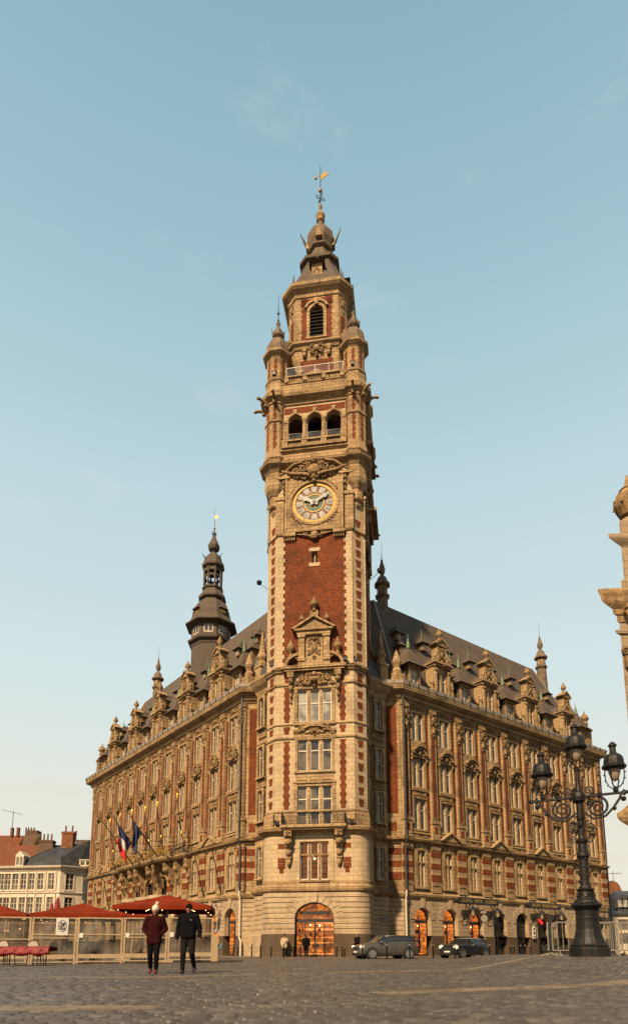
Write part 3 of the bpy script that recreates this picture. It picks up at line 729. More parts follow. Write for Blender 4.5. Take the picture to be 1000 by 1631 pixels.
# ---------- ridge turrets and the octagonal slate spire
def ridge_turret(fr,u,name='ridge_turret'):
    c=fr.w(u,-5.4,0)[:2]; ph=math.atan2(nR[1],nR[0])+PI/8
    m=MB(); m.lathe(c,[(.74*r_,z) for r_,z in [(.95,33.8),(.80,36.9),(1.0,37.0),(1.08,37.2),(.8,37.35),(.74,38.2),(1.15,38.35),(1.18,38.5),(.8,38.9),(.62,39.3),(.3,39.55),(.28,39.7),(.45,40.0),(.5,40.3),(.3,40.8),(.16,41.2),(.2,41.3),(.06,41.5),(.02,42.6),(.015,43.6)]],8,ph)
    t=build(m,name,'darkstone',B)
    m=MB(); 
    for k in range(8):
        a=ph+PI/8+k*PI/4; m.box(-.12,.12,.48,.545,37.5,38.05,fr=Fr(c,(-math.sin(a),math.cos(a)),(math.cos(a),math.sin(a))))
    build(m,'louver','stone',t)
ridge_turret(FR,3.35); ridge_turret(FR,31.9); ridge_turret(FL,33.2)
c=FL.w(17.5,-5.4,0)[:2]; ph=PI/8+math.atan2(-.991,-.132)+rad(8)
k8=1/math.cos(PI/8)
m=MB(); m.lathe(c,[(r_*k8,z) for r_,z in [(2.3,28.),(2.22,36.7),(2.3,36.8),(2.3,37.1),(2.65,37.3),(2.7,37.5),(2.28,37.7),(2.24,39.4),(2.3,39.5)]],8,ph); SPR=build(m,'spire','spireslate',B)
m=MB(); m.lathe(c,[(r_*k8,z) for r_,z in [(2.3,39.35),(3.0,39.55),(3.0,39.7),(2.5,40.15),(2.3,40.6),(2.2,41.4),(1.9,42.3),(1.35,43.0),(1.3,43.2),(1.6,43.35),(1.62,43.6),(1.25,44.2),(1.1,44.6),(1.25,44.72),(1.25,44.9),(1.1,45.0)]],8,ph); build(m,'spire_roof','spireslate',SPR)
m=MB(); m.lathe(c,[(r_*k8,z) for r_,z in [(1.05,47.55),(1.32,47.75),(1.35,48.0),(1.15,48.4),(1.0,49.0),(.6,49.6),(.3,49.8),(.28,49.95),(.62,50.3),(.72,50.75),(.5,51.3),(.22,52.0),(.2,52.4),(.28,52.5),(.1,52.7),(.06,53.1)]],8,ph); build(m,'lantern_cap','spireslate',SPR)
m=MB()
for k in range(8):
    a=ph+k*PI/4; x,y=c[0]+1.1*math.cos(a),c[1]+1.1*math.sin(a); m.tube([(x,y,44.9),(x,y,47.7)],.12,6,fr=ID)
    a2=a+PI/8; f3=Fr(c,(-math.sin(a2),math.cos(a2)),(math.cos(a2),math.sin(a2)))
    m.arcband(0,46.1,.27,.40,0,PI,.95,1.05,8,fr=f3); m.box(-.4,.4,.95,1.05,46.45,46.6,fr=f3); m.box(-.4,.4,.96,1.04,47.1,47.7,fr=f3)
build(m,'lantern_post','spireslate',SPR)
m=MB(); w8=MB()
for k in range(8):
    a2=ph+PI/8+k*PI/4; f3=Fr(c,(-math.sin(a2),math.cos(a2)),(math.cos(a2),math.sin(a2)))
    m.box(-.55,.55,2.22,2.29,38.1,38.2,fr=f3); m.box(-.55,.55,2.22,2.29,39.0,39.1,fr=f3)
    for x in (-.55,-.04,.47): m.box(x,x+.08,2.22,2.29,38.2,39.0,fr=f3)
    w8.box(-.5,.5,2.2,2.262,38.18,39.02,fr=f3)
build(m,'window_frame','frame',SPR)
w8m=build(w8,'window_pane','glass',SPR)
m=MB(); m2=MB(); m3=MB()
for k in range(4):
    a2=ph+PI/8+k*PI/2; f3=Fr(c,(-math.sin(a2),math.cos(a2)),(math.cos(a2),math.sin(a2)))
    m.box(-.34,.34,1.2,2.25,40.5,41.45,fr=f3); m2.frustum((0,1.95),(.62,.62),(.1,.2),41.4,42.1,fr=f3); m2.tube([(0,2.0,42.05),(0,2.0,42.9)],[.05,.015],5,fr=f3)
    m3.tube([(0,1.2,48.6),(0,1.75,49.1)],[.09,.02],5,fr=f3)
build(m,'spire_dormer','gold',SPR); build(m2,'spire_dormer_roof','slate',SPR); build(m3,'spout','iron',SPR)
def vane(c,z0,ball,top,parent,s=1.):
    m=MB(); m.tube([(c[0],c[1],z0),(c[0],c[1],top)],[.06*s,.025*s],6,fr=ID)
    for k in range(4):
        a=k*PI/2+.4; f3=Fr(c,(math.cos(a),math.sin(a)),(-math.sin(a),math.cos(a)))
        m.scroll(.32*s,ball-.9*s,.25*s,1.2,0,.035*s,1,PI,fr=f3,k=12)
    v=build(m,'weather_vane','iron',parent)
    return v
v=vane(c,53.0,53.4,56.3,SPR,.7)
m=MB(); m.ball((c[0],c[1],53.35),.16,ID); m.box(c[0],c[0]+.4,c[1]-.02,c[1]+.02,54.8,55.1); build(m,'vane_flag','gold',SPR)
# ================================================================== THE TOWER (parts of the building)
tb=rad(8.5); Te=(math.cos(tb),-math.sin(tb)); Tn=(-math.sin(tb),-math.cos(tb))
C0=(.05,51.02); CT=(C0[0]-Tn[0]*4.2,C0[1]-Tn[1]*4.2)
def fk(k,dist=4.2):       # face frames of the square tower, k=0 front, 1 right, 2 back, 3 left
    a=k*PI/2; n=(Tn[0]*math.cos(a)-Tn[1]*math.sin(a),Tn[0]*math.sin(a)+Tn[1]*math.cos(a)); e=(-n[1],n[0])
    return Fr((CT[0]+n[0]*dist,CT[1]+n[1]*dist),e,n)
TF=[fk(k) for k in range(4)]; FT=TF[0]
def tp_(u,b,): return FT.w(u,-b,0)[:2]
def p8(hw,ch): 
    a=hw-ch; o=4.2-hw
    return [tp_(-a,o),tp_(a,o),tp_(hw,o+ch),tp_(hw,8.4-o-ch),tp_(a,8.4-o),tp_(-a,8.4-o),tp_(-hw,8.4-o-ch),tp_(-hw,o+ch)]
HW=4.2; CH=.95; A_=HW-CH
# ---- rounded base
def arc(cx,cy,r,a0,a1,n=7): return [(cx+r*math.cos(a0+(a1-a0)*i/n),cy+r*math.sin(a0+(a1-a0)*i/n)) for i in range(n+1)]
rpts=[(-3.1,.2)]; 
rightside=[(3.1,.2)]+[(3.1+1.3*math.sin(t),.2-1.3+1.3*math.cos(t)) for t in [PI/2*i/8 for i in range(1,9)]]+[(4.4,-8.6)]
leftside=[(-u,o) for u,o in rightside][::-1]
RP=[FT.w(u,o,0)[:2] for u,o in rightside]; LP=[FT.w(u,o,0)[:2] for u,o in leftside]; FULLP=LP+RP
gro=[p for k in range(8) for p in ((0,1.80+k*.41),(0,2.15+k*.41),(-.06,2.16+k*.41),(-.06,2.20+k*.41))]+[(0,5.12)]
m=MB(FT); bands=[]; z=1.8
for k in range(9): bands+=[(1.8+k*.41,min(2.155+k*.41,5.12),0.),(2.155+k*.41,min(2.21+k*.41,5.12),-.06)] if 1.8+k*.41<5.12 else []
m.wall(-3.1,3.1,1.8,5.12,[(-1.55,1.55,1.8,4.22,1.25)],.2,.6,bands=bands); m.sweep(RP,gro,caps=False); m.sweep(LP,gro,caps=False)
build(m,'tower_base_wall','rust',B)
m=MB(FT)
for k in range(11):
    a0=PI*k/11+.015; a1=PI*(k+1)/11-.015; m.arcband(0,2.99,1.57,2.25 if k!=5 else 2.3,a0,a1,.18,.245 if k!=5 else .36,2,sq=.80)
build(m,'door_voussoir','rust',B)
m=MB(FT); m.wall(-3.1,3.1,0,1.8,[(-1.55,1.55,0,1.8,0)],.29,.7); m.sweep(RP,[(.09,0),(.09,1.76),(0,1.8)],caps=False); m.sweep(LP,[(.09,0),(.09,1.76),(0,1.8)],caps=False); build(m,'tower_plinth','plinth',B)
m=MB(); m.sweep(FULLP,[(0,5.1),(.13,5.13),(.2,5.3),(.2,5.5),(.06,5.62),(.05,5.95),(0,6.0)],caps=False); build(m,'tower_string_course','stone',B)
m=MB(FT); m.wall(-3.1,3.1,5.95,9.9,[(-1.15,1.15,5.98,9.05,0)],.2,.35); m.sweep(RP,[(0,5.95),(0,9.9)],caps=False); m.sweep(LP,[(0,5.95),(0,9.9)],caps=False)
m.box(-1.55,-1.15,.2,.27,5.95,9.3); m.box(1.15,1.55,.2,.27,5.95,9.3); m.box(-1.55,1.55,.2,.28,9.06,9.72)
build(m,'tower_mezzanine_wall','quoin',B)
m=MB(FT)
for s in (-1,1):
    for z0,w_ in ((8.5,.62),(7.35,.62),(6.55,.35),(6.9,.62)): m.box(s*2.62-w_/2,s*2.62+w_/2,.15,.212,z0,z0+.42)
build(m,'tower_brick_block','brick',B)
m=MB(); m.sweep(FULLP,[(0,9.6),(.1,9.63),(.14,9.75),(.42,9.9),(.5,10.12),(.12,10.26),(-.3,10.3)],caps=False); build(m,'tower_cornice','stone',B)
TW=[win_proto(2.3,3.05,3,.16,.0,.66,True,False,True),win_proto(2.8,3.3,3,.24,.22,.68,False),win_proto(2.8,2.65,3,.24,.22,.66,True),win_proto(2.8,2.75,3,.24,.0,.60,True)]
put('tower_window',TW[0][0],'carved',B,FT.w(0,.2,6.0),FT.rz,subs=(('frame',TW[0][1],'frame'),('pane',TW[0][2],'clear')))
m=MB(FT); m.box(-1.2,1.2,-1.6,-1.5,5.6,9.4); build(m,'glowing_room','litdim',B)  # glowing slab stands in for the lamplit room behind the window
m=MB(FT); 
for u,o,z in ((-.25,-.7,8.1),(.55,-.9,8.15),(-.15,-1.0,7.85)): m.ball((u,o,z),.09)
build(m,'room_lamp','litwhite',B)
m=MB(FT)
for k in range(4): m.box(-1.1,1.1,-1.4,-1.1,6.15+.45*k,6.2+.45*k)
build(m,'room_shelf','brick',B)
# door
dr=arch_fill(FT,0,1.55,2.97,1.25,'lit',-.25)
m=MB(FT); m.tube([(-.75,.0,.05),(-.75,.0,2.6),(.75,0,2.6),(.75,0,.05)],.05,4); m.box(-1.2,1.2,-.2,-.17,3.3,3.55)
build(m,'door_frame','darkframe',B)
# ---- shaft walls
archs=[(-1.73-.65,-1.73+.65),(-.65,.65),(1.73-.65,1.73+.65)]
m=MB()
for k,fr in enumerate(TF):
    hs=[(a,b_,45.35,48.15,.65) for a,b_ in archs] if k!=2 else []
    if k==0: hs+=[(-1.4,1.4,10.35,13.7,0),(-1.4,1.4,14.9,17.55,0),(-1.4,1.4,19.1,21.85,0),(-.26,.26,33.45,34.5,0)]
    m.wall(-A_,A_,10.2,50.2,hs,0,.45,fr=fr)
P8=p8(HW,CH)
for i in (1,3,5,7): m.sweep([P8[i],P8[(i+1)%8]],[(0,10.2),(0,50.2)],caps=False)
build(m,'tower_shaft_wall','quoin',B)
m=MB(); q8=p8(3.7,.9); m.add([(x,y,z) for z in (10.,44.) for x,y in q8],[tuple(range(8)),tuple(range(15,7,-1))]+[(i,(i+1)%8,8+(i+1)%8,8+i) for i in range(8)]); 
q9=p8(1.2,.1); m.add([(x,y,z) for z in (44.,50.) for x,y in q9],[(i,(i+1)%8,8+(i+1)%8,8+i) for i in range(8)]); build(m,'tower_core','shadowgap',B)
m=MB(); m.sweep(p8(4.0,.9),[(0,50.0),(-2,50.02),(-3.8,50.03)],closed=True); m.sweep(p8(4.0,.9),[(0,44.05),(-2,44.06),(-3.8,44.07)],closed=True)
build(m,'tower_floor','stone',B)
for z,P in ((10.35,TW[1]),(14.92,TW[2]),(19.1,TW[3])):
    put('tower_window',P[0],'stone',B,FT.w(0,0,z),FT.rz,subs=(('frame',P[1],'frame'),('pane',P[2],'blind' if z>19 else 'glass')))
bk=MB(); stn=MB(); crv=MB()
def chamfer_frames():
    out=[]
    for k in range(4):
        i=2*k+1; a,b_=P8[i],P8[(i+1)%8]; l=math.dist(a,b_); e=((b_[0]-a[0])/l,(b_[1]-a[1])/l); out.append(Fr(((a[0]+b_[0])/2,(a[1]+b_[1])/2),e,(e[1],-e[0])))
    return out
CF=chamfer_frames()
for k,fr in enumerate(TF):
    if k==2: continue
    # brick field with toothed stone quoins
    if k==0:
        for a_,b__,c__,d__ in ((-2.8,-.27,24.,36.2),(.27,2.8,24.,36.2),(-.27,.27,24.,33.42),(-.27,.27,34.52,36.2)): bk.box(a_,b__,-.05,.02,c__,d__,fr=fr)
    else: bk.box(-2.80,2.80,-.05,.02,24.0,36.2,fr=fr)
    n=int((36.2-24)/.37)
    for j in range(n):
        z=24.+j*.37; t=2.72 if j%2 else 2.55
        for s in (-1,1):
            a,b_=sorted((s*t,s*(A_+.004*(j%2)))); stn.box(a,b_,-.05,.09,z,z+.37,fr=fr)
    # toothed brick strips on the lower shaft
    for z0,z1 in ((11.75,17.5),(18.1,18.75),(19.1,22.2),(22.6,23.4)):
        j=0; z=z0
        while z<z1-.1:
            h_=min(.33,z1-z); w_=.27 if j%2 else .19
            for s in (-1,1): bk.box(s*2.32-w_,s*2.32+w_,-.05,.015,z,z+h_,fr=fr)
            z+=h_; j+=1
for fr in CF:
    for z0,n,dz,h_ in ((11.9,6,.99,.62),(18.15,1,1,.55),(19.15,4,.98,.60),(22.55,1,1,.75),(24.35,14,.952,.68)):
        for j in range(n):
            z=z0+j*dz; bk.box(-.29,.29,-.05,.012,z+h_/2,z+h_,fr=fr); bk.box(-.23,.23,-.05,.012,z,z+h_/2-.0,fr=fr)
build(bk,'tower_brickwork','brick',B); build(stn,'tower_quoin','quoin',B)
# string courses & cornices round the shaft
for z0,pr in ((11.5,[(0,0),(.08,.02),(.1,.12),(0,.2)]),(17.65,[(0,0),(.09,.02),(.12,.14),(0,.22)]),(18.85,[(0,0),(.07,.02),(.09,.1),(0,.16)]),(22.3,[(0,0),(.09,.02),(.12,.13),(0,.2)]),(23.45,[(0,0),(.14,.04),(.2,.2),(.28,.26),(.3,.38),(0,.5)]),(36.2,[(0,0),(.1,.02),(.12,.12),(.02,.2)])):
    m=MB(); m.sweep(P8,[(o,z0+z) for o,z in pr],closed=True); build(m,'tower_moulding','stone',B)
m=MB(); m.sweep(P8,[(0,10.2),(.16,10.22),(.16,11.4),(.0,11.5)],closed=True)
# cut the plinth moulding away in front of the french windows
m2=MB(); m2.sweep([P8[1]]+[P8[i] for i in (2,3,4,5,6,7)]+[P8[0]],[(0,10.25),(.16,10.26),(.16,11.3),(.05,11.5)],caps=False)
for s in (-1,1): m2.box(*sorted((s*1.7,s*3.25)),-.02,.157,10.25,11.4,fr=FT)
build(m2,'tower_pedestal','stone',B)
# balcony
m=MB(FT); m.box(-2.62,2.62,.1,1.15,10.06,10.30); m.box(-2.5,2.5,.1,1.02,9.92,10.06)
for s in (-1,1):
    x=s*2.02; m.box(x-.3,x+.3,.15,.95,9.45,9.92); m.box(x-.26,x+.26,.15,.7,8.6,9.45); m.box(x-.22,x+.22,.15,.5,7.7,8.6)
build(m,'balcony','stone',B)
m=MB(FT)
for s in (-1,1):
    x=s*2.02; m.ball((x,.72,8.95),.3); m.ball((x,.5,8.1),.24); m.lathe((x,.32),[(.05,7.0),(.2,7.3),(.22,7.5),(.1,7.7)],8); m.scroll(x,9.65,.2,1.3,.98,.07,1,0,k=10)
    m.scroll(x-.15,8.95,.16,1.2,.8,.05,-1,0,k=10); m.scroll(x+.15,8.95,.16,1.2,.8,.05,1,0,k=10)
build(m,'balcony_console','carved',B,smooth=True)
m=MB(); railing(m,[FT.w(-2.5,.2,0)[:2],FT.w(-2.5,1.05,0)[:2],FT.w(2.5,1.05,0)[:2],FT.w(2.5,.2,0)[:2]],10.3,.98,.12); build(m,'tower_balcony_railing','iron',B)
# panels, hood and carving of the window bay
m=MB(FT); m.box(-1.75,1.75,0,.14,13.9,14.05); m.box(-1.55,1.55,0,.05,14.05,14.62)
for x in (-1,0,1): m.box(x-.38,x+.38,.05,.1,14.15,14.5)
m.box(-1.7,-1.42,0,.08,10.35,13.9); m.box(1.42,1.7,0,.08,10.35,13.9)
m.box(-1.72,1.72,0,.18,18.82,19.02); m.box(-1.7,-1.42,0,.08,19.05,22.0); m.box(1.42,1.7,0,.08,19.05,22.0)
m.box(-1.75,1.75,0,.09,17.85,18.05); m.box(-1.75,1.75,0,.1,21.95,22.12)
m.arcband(0,16.9,1.75,1.95,PI/2-.5,PI/2+.5,0,.34,10); m.arcband(0,16.9,1.35,1.5,PI/2-.55,PI/2+.55,0,.2,10)
build(m,'window_bay_trim','stone',B)
m=MB(FT); cartouche(m,0,18.35,.8,.7,.15,seed=5)
for s in (-1,1):
    m.scroll(s*1.2,18.5,.26,1.5,.14,.09,s,PI/2,k=14); m.scroll(s*1.45,18.2,.2,1.3,.12,.07,-s,0,k=12); m.ball((s*.85,.14,18.35),.16); m.ball((s*1.65,.12,18.3),.13,sz=1.6)
cartouche(m,0,22.75,1.7,1.0,.18,seed=2)
for s in (-1,1):
    m.scroll(s*1.15,22.9,.28,1.5,.14,.09,s,PI/2,k=14); m.scroll(s*1.45,22.5,.2,1.4,.12,.07,-s,0,k=12); m.ball((s*.95,.14,22.45),.14)
    x=s*1.98; m.box(x-.28,x+.28,0,.5,22.9,23.4); m.ball((x,.3,22.65),.26,sz=1.1); m.ball((x,.22,22.0),.2,sz=1.4); m.ball((x,.16,21.4),.14,sz=1.6); m.ball((x,.12,20.9),.09,sz=2)
build(m,'window_bay_carving','carved',B,smooth=False)
# aedicule above the cornice
m=MB(FT); m.box(-2.7,2.7,0,.62,23.62,23.86); m.box(-2.55,2.55,0,.5,23.45,23.62)
m.box(-1.35,1.35,0,.4,23.86,24.3); m.box(-.72,.72,.02,.26,24.3,26.75)
for s in (-1,1):
    m.box(s*1.05-.26,s*1.05+.26,.02,.42,24.3,26.4); m.box(s*1.05-.33,s*1.05+.33,.02,.5,24.3,24.55); m.box(s*1.05-.32,s*1.05+.32,.02,.5,26.4,26.6)
    m.arcband(s*1.35,23.86,.92,1.15,(0 if s>0 else PI/2),(PI/2 if s>0 else PI),0,.5,8); m.scroll(s*1.42,24.78,.24,1.5,.3,.1,-s,PI/2,k=14)
m.box(-1.42,1.42,.02,.5,26.6,26.95); m.box(-1.62,1.62,.02,.66,26.95,27.1)
m.poly([(-1.6,27.1),(1.6,27.1),(0,28.05)],.02,.46); m.ring([(-1.68,27.1),(0,28.12),(1.68,27.1)],[(-1.9,27.12),(0,28.3),(1.9,27.12)],.02,.7)
m.box(-.35,.35,.02,.4,28.2,28.8)
build(m,'aedicule','stone',B)
m=MB(FT); cartouche(m,0,25.5,1.15,1.8,.26,seed=9); m.scroll(-.35,25.0,.22,1.3,.3,.06,1,0,k=12); m.scroll(.35,25.0,.22,1.3,.3,.06,-1,PI,k=12)
urn(m,(0,.25),28.75,1.35,.4); 
for s in (-1,1): urn(m,(s*1.05,.3),27.6,.95,.26); urn(m,(s*1.98,.3),24.75,1.6,.34)
build(m,'aedicule_carving','carved',B)
m=MB(FT)
m.box(-.48,.48,0,.06,34.52,34.85); m.box(-.48,.48,0,.06,33.1,33.42); build(m,'niche_surround','quoin',B)
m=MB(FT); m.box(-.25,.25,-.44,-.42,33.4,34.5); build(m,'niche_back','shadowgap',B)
m=MB(FT); m.lathe((0,-.25),[(.12,33.42),(.1,33.7),(.13,34.0),(.05,34.15),(.08,34.25),(.02,34.4)],8); build(m,'niche_figure','stone',B)
# ---- clock stage
CZ=39.05
for k,fr in enumerate(TF):
    if k==2: continue
    m=MB(fr); m.wall(-2.5,2.5,36.3,41.9,[(-2.08,2.08,36.97,41.13,2.079)],.26,.24,na=24)  # lower half closed below
    m.box(-2.5,2.5,0,.257,36.28,36.32)
    # square surround with round opening: fill the lower corners
    A=[(2.08*math.cos(PI+PI*j/24),CZ+2.08*math.sin(PI+PI*j/24)) for j in range(25)]
    for j in range(24):
        p,q=A[j],A[j+1]; m.quad([fr.w(p[0],.26,36.97),fr.w(q[0],.26,36.97),fr.w(q[0],.26,q[1]),fr.w(p[0],.26,p[1])]); m.quad([fr.w(p[0],.26,p[1]),fr.w(q[0],.26,q[1]),fr.w(q[0],.02,q[1]),fr.w(p[0],.02,p[1])])
    m.arcband(0,CZ,1.98,2.2,0,2*PI,.2,.34,32)
    m.box(-2.55,-2.38,.26,.34,36.3,41.9); m.box(2.38,2.55,.26,.34,36.3,41.9); m.box(-2.38,2.38,.26,.34,36.3,36.5)
    m.box(-2.5,-2.48,0,.26,36.3,41.9); m.box(2.48,2.5,0,.26,36.3,41.9)
    for s in (-1,1):
        m.box(s*3.05-.35,s*3.05+.35,0,.14,36.3,39.6); m.box(s*3.05-.42,s*3.05+.42,0,.22,39.6,39.9)
        m.box(s*2.75-.55,s*2.75+.55,0,.4,41.55,41.75)
    # bracket consoles below
    for s in (-1,1):
        m.box(s*2.15-.52,s*2.15+.52,0,.36,35.95,36.25)
        for j in range(5): m.box(s*2.15-.45+.2*j,s*2.15-.35+.2*j,0,.24,35.6,35.95)
    build(m,'clock_surround','stone',B)
    c_=MB(fr)
    for s in (-1,1):
        for t in (-1,1):
            for j in range(5):
                a=PI/4+(j-2)*.13; c_.ball((s*(2.0*1.17)*math.sin(a)*.98,.27,CZ+t*2.33*math.cos(a)*.98),.10,None,6)
        c_.ball((s*2.72,.2,41.3),.16,sz=1.3); c_.ball((s*2.72,.2,40.8),.14,sz=1.3); c_.ball((s*2.72,.16,40.3),.11,sz=1.3)
        # sweeping pediment halves
        P=[(s*(.35+.42*j),.55-.03*j,41.45+.13*j+.06*math.sin(j*1.3)) for j in range(7)]
        c_.tube(P,[.22,.2,.2,.18,.17,.15,.1],6); 
        c_.tube([(s*1.0,.5,42.9),(s*1.8,.45,42.75),(s*2.5,.35,42.25),(s*3.0,.3,42.0)],[.14,.16,.14,.1],6)
        c_.scroll(s*.95,42.4,.42,1.6,.4,.1,s,PI/2,k=16); c_.scroll(s*1.65,42.15,.33,1.5,.35,.09,-s,0,k=16); c_.scroll(s*1.0,41.75,.28,1.5,.35,.08,s,PI,k=14)
        c_.scroll(s*.8,36.15,.22,1.4,.2,.07,s,PI/2,k=12); c_.tube([(s*.3,.2,35.85),(s*.8,.22,36.0),(s*1.5,.16,36.15)],[.1,.09,.06],6); c_.ball((s*2.2,.3,42.0),.2); c_.ball((s*1.35,.35,41.65),.18)
    for s in (-1,1):
        for j in range(9):
            t=j/8; c_.ball((s*(.3+1.9*t),.42-.1*t,41.35+.5*t*t+.08*math.sin(j*2)),.15-.05*t,None,7)
        c_.scroll(s*.5,42.75,.24,1.5,.5,.07,-s,PI/2,k=14); c_.scroll(s*2.2,41.85,.22,1.4,.3,.07,s,0,k=14); c_.scroll(s*1.3,42.75,.22,1.4,.42,.06,s,0,k=12)
    c_.ball((0,.4,42.15),.62,None,12,sz=.85,so=.5); c_.ball((0,.5,43.0),.32); c_.ball((0,.45,41.4),.25); c_.ball((0,.4,41.05),.18); c_.ball((0,.25,35.9),.4,so=.6); c_.box(-.25,.25,.2,.7,43.1,43.5)
    build(c_,'clock_carving','carved',B)
    # dial
    d=MB(); d.arcband(0,0,0,1.96,0,2*PI,.10,.13,40); dial=d.mesh('clock_dial')
    D1=MB(); D1.arcband(0,0,1.66,1.98,0,2*PI,.12,.20,40); D1.arcband(0,0,.80,.90,0,2*PI,.12,.17,32)
    for j in range(12):
        a=PI*j/6+PI/12; D1.ball((1.77*math.cos(a)*.82,.15,1.77*math.sin(a)*.82),.06,None,5); D1.arcband(0,0,1.0,1.05,a-.08,a+.08,.12,.16,2)
    D2=MB(); 
    for j in range(12): D2.arcband(0,0,1.06,1.60,PI*j/6-.165,PI*j/6+.165,.12,.16,3)
    D3=MB(); D3.arcband(0,0,0,.80,0,2*PI,.12,.15,24)
    D4=MB(); D4.ball((0,.15,0),.22,None,10,so=.4)
    for j in range(16): a=PI*j/8+.1; D4.poly([(.15*math.cos(a-.3),.15*math.sin(a-.3)),(.15*math.cos(a+.3),.15*math.sin(a+.3)),(.62*math.cos(a),.62*math.sin(a))],.14,.16+.004*(j%2))
    D5=MB()
    for j in range(48):
        a=2*PI*j/48; D5.ball((1.82*math.cos(a),.19,1.82*math.sin(a)),.028 if j%4 else .05,None,5)
    HN=MB()
    def hand(deg,ln,w_,o):
        t=rad(deg); dx,dz=-math.sin(t),math.cos(t); px,pz=dz,-dx
        P=[(-.35,w_*.9),(0,w_),(ln*.6,w_*.8),(ln*.72,w_*1.8),(ln*.85,w_*.7),(ln,.01)]
        pts=[(dx*a+px*b_,dz*a+pz*b_) for a,b_ in P]+[(dx*a-px*b_,dz*a-pz*b_) for a,b_ in P[::-1]]
        HN.poly(pts,o,o+.03)
    hand(59,1.5,.13,.30); hand(297,1.2,.16,.27); HN.ball((0,.29,0),.15,None,8,so=.5)
    num=[]
    NM=bmesh.new()
    for hh,sx in enumerate(['XII','I','II','III','IIII','V','VI','VII','VIII','IX','X','XI']):
        tm_=text_mesh(sx,.62,.01,.46 if len(sx)>3 else .62); t=rad(30*hh)
        tm_.transform(Matrix.Rotation(PI,4,'Z')); tm_.transform(Matrix.Rotation(-t,4,'Y')); tm_.transform(Matrix.Translation((-1.34*math.sin(t),.175,1.34*math.cos(t))))
        NM.from_mesh(tm_)
    nme=bpy.data.meshes.new('numerals'); NM.to_mesh(nme); NM.free()
    if 'dialbrown' not in M:
        M['enamel']=simple('numeral_enamel',(.36,.34,.31),.6)
        M['dialbrown']=simple('dial_ochre',(.20,.10,.04),.7,var=.3,vs=5); M['dialblue']=simple('dial_sea_green',(.09,.15,.10),.7,var=.5,vs=9); M['sun']=simple('gilded_sun',(.50,.22,.04),.6,.2)
        M['clockgold']=simple('bright_gilding',(.42,.25,.04),.6,.15,var=.25,vs=7)
    put('clock',dial,'dialbrown',B,fr.w(0,.0,CZ),fr.rz,subs=(('gilt_ring',D1.mesh('gilt_ring'),'clockgold'),('numeral_plate',D2.mesh('numeral_plates'),'enamel'),('dial_centre',D3.mesh('dial_centre'),'dialblue'),('sun_motif',D4.mesh('sun_motif'),'sun'),('minute_dot',D5.mesh('minute_dots'),'ink'),('clock_hand',HN.mesh('clock_hands'),'ink'),('numeral',nme,'ink')))
# corbelled corner turrets
ph8=math.atan2(Tn[1],Tn[0])+PI/8; K8=1/math.cos(PI/8)
cors=[(3.55,.65),(-3.55,.65),(3.55,7.75),(-3.55,7.75)]
for i,(u,b_) in enumerate(cors):
    c=tp_(u,b_)
    m=MB(); m.lathe(c,[(r_*K8,z) for r_,z in [(.02,37.8),(.12,38.0),(.10,38.2),(.22,38.4),(.42,38.75),(.45,38.95),(.34,39.05),(.60,39.25),(.64,39.4),(.58,39.5),(.58,40.2),(.66,40.3),(.92,40.75),(1.0,41.1),(1.0,41.5),(.92,41.6),(.92,42.4)]],8 if 1 else 16,ph8)
    build(m,'corbel_turret','stone',B)
    m=MB(); m.lathe(c,[(r_*K8,z) for r_,z in [(.95,42.4),(1.0,42.5),(1.1,42.7),(1.42,42.95),(1.48,43.15),(1.2,43.3),(1.05,43.6),(1.15,43.75),(1.02,44.3),(.98,44.7),(.98,47.4),(1.07,47.45),(1.07,47.6),(.98,47.65),(.98,49.2),(1.08,49.3),(1.1,49.45),(1.45,49.75),(1.52,50.05),(1.2,50.2),(1.05,50.4),(1.15,50.5),(1.0,51.2),(1.0,51.7),(1.08,51.8),(1.08,51.95),(.93,52.05),(.93,54.3),(1.0,54.4),(1.3,54.7),(1.32,54.95),(.9,55.1)]],8,ph8)
    build(m,'corner_turret','stone',B)
    m=MB(); m.lathe(c,[(r_*K8,z) for r_,z in [(1.0,55.05),(1.0,55.7),(.93,56.2),(.75,56.6),(.42,56.85),(.25,56.95),(.30,57.05),(.52,57.3),(.57,57.55),(.42,57.9),(.2,58.3),(.13,58.6),(.19,58.75),(.19,58.9),(.07,59.0)]],8,ph8); build(m,'turret_cap','darkstone',B)
    m=MB(); m.lathe(c,[(.07,58.9),(.12,59.2),(.04,59.4),(.04,59.8),(.13,60.0),(.04,60.2),(.015,62.1)],6)
    for q in range(4): a=q*PI/2+ph8; m.tube([(c[0]+.45*math.cos(a),c[1]+.45*math.sin(a),57.5),(c[0]+.68*math.cos(a),c[1]+.68*math.sin(a),58.3)],[.12,.01],4,fr=ID)
    build(m,'turret_finial','iron',B)
    m=MB()
    for q in range(8):
        a=ph8+PI/8+q*PI/4; f3=Fr(c,(-math.sin(a),math.cos(a)),(math.cos(a),math.sin(a)))
        for z0,z1,r_ in ((44.75,47.35,.98),(47.75,49.1,.98),(52.2,54.2,.93)):
            z=z0; j=0
            while z<z1-.05:
                h_=min(.3,z1-z); w_=.17 if j%2 else .10; m.box(-w_,w_,r_-.1,r_+.012,z,z+h_,fr=f3); z+=h_; j+=1
    build(m,'turret_brickwork','brick',B)
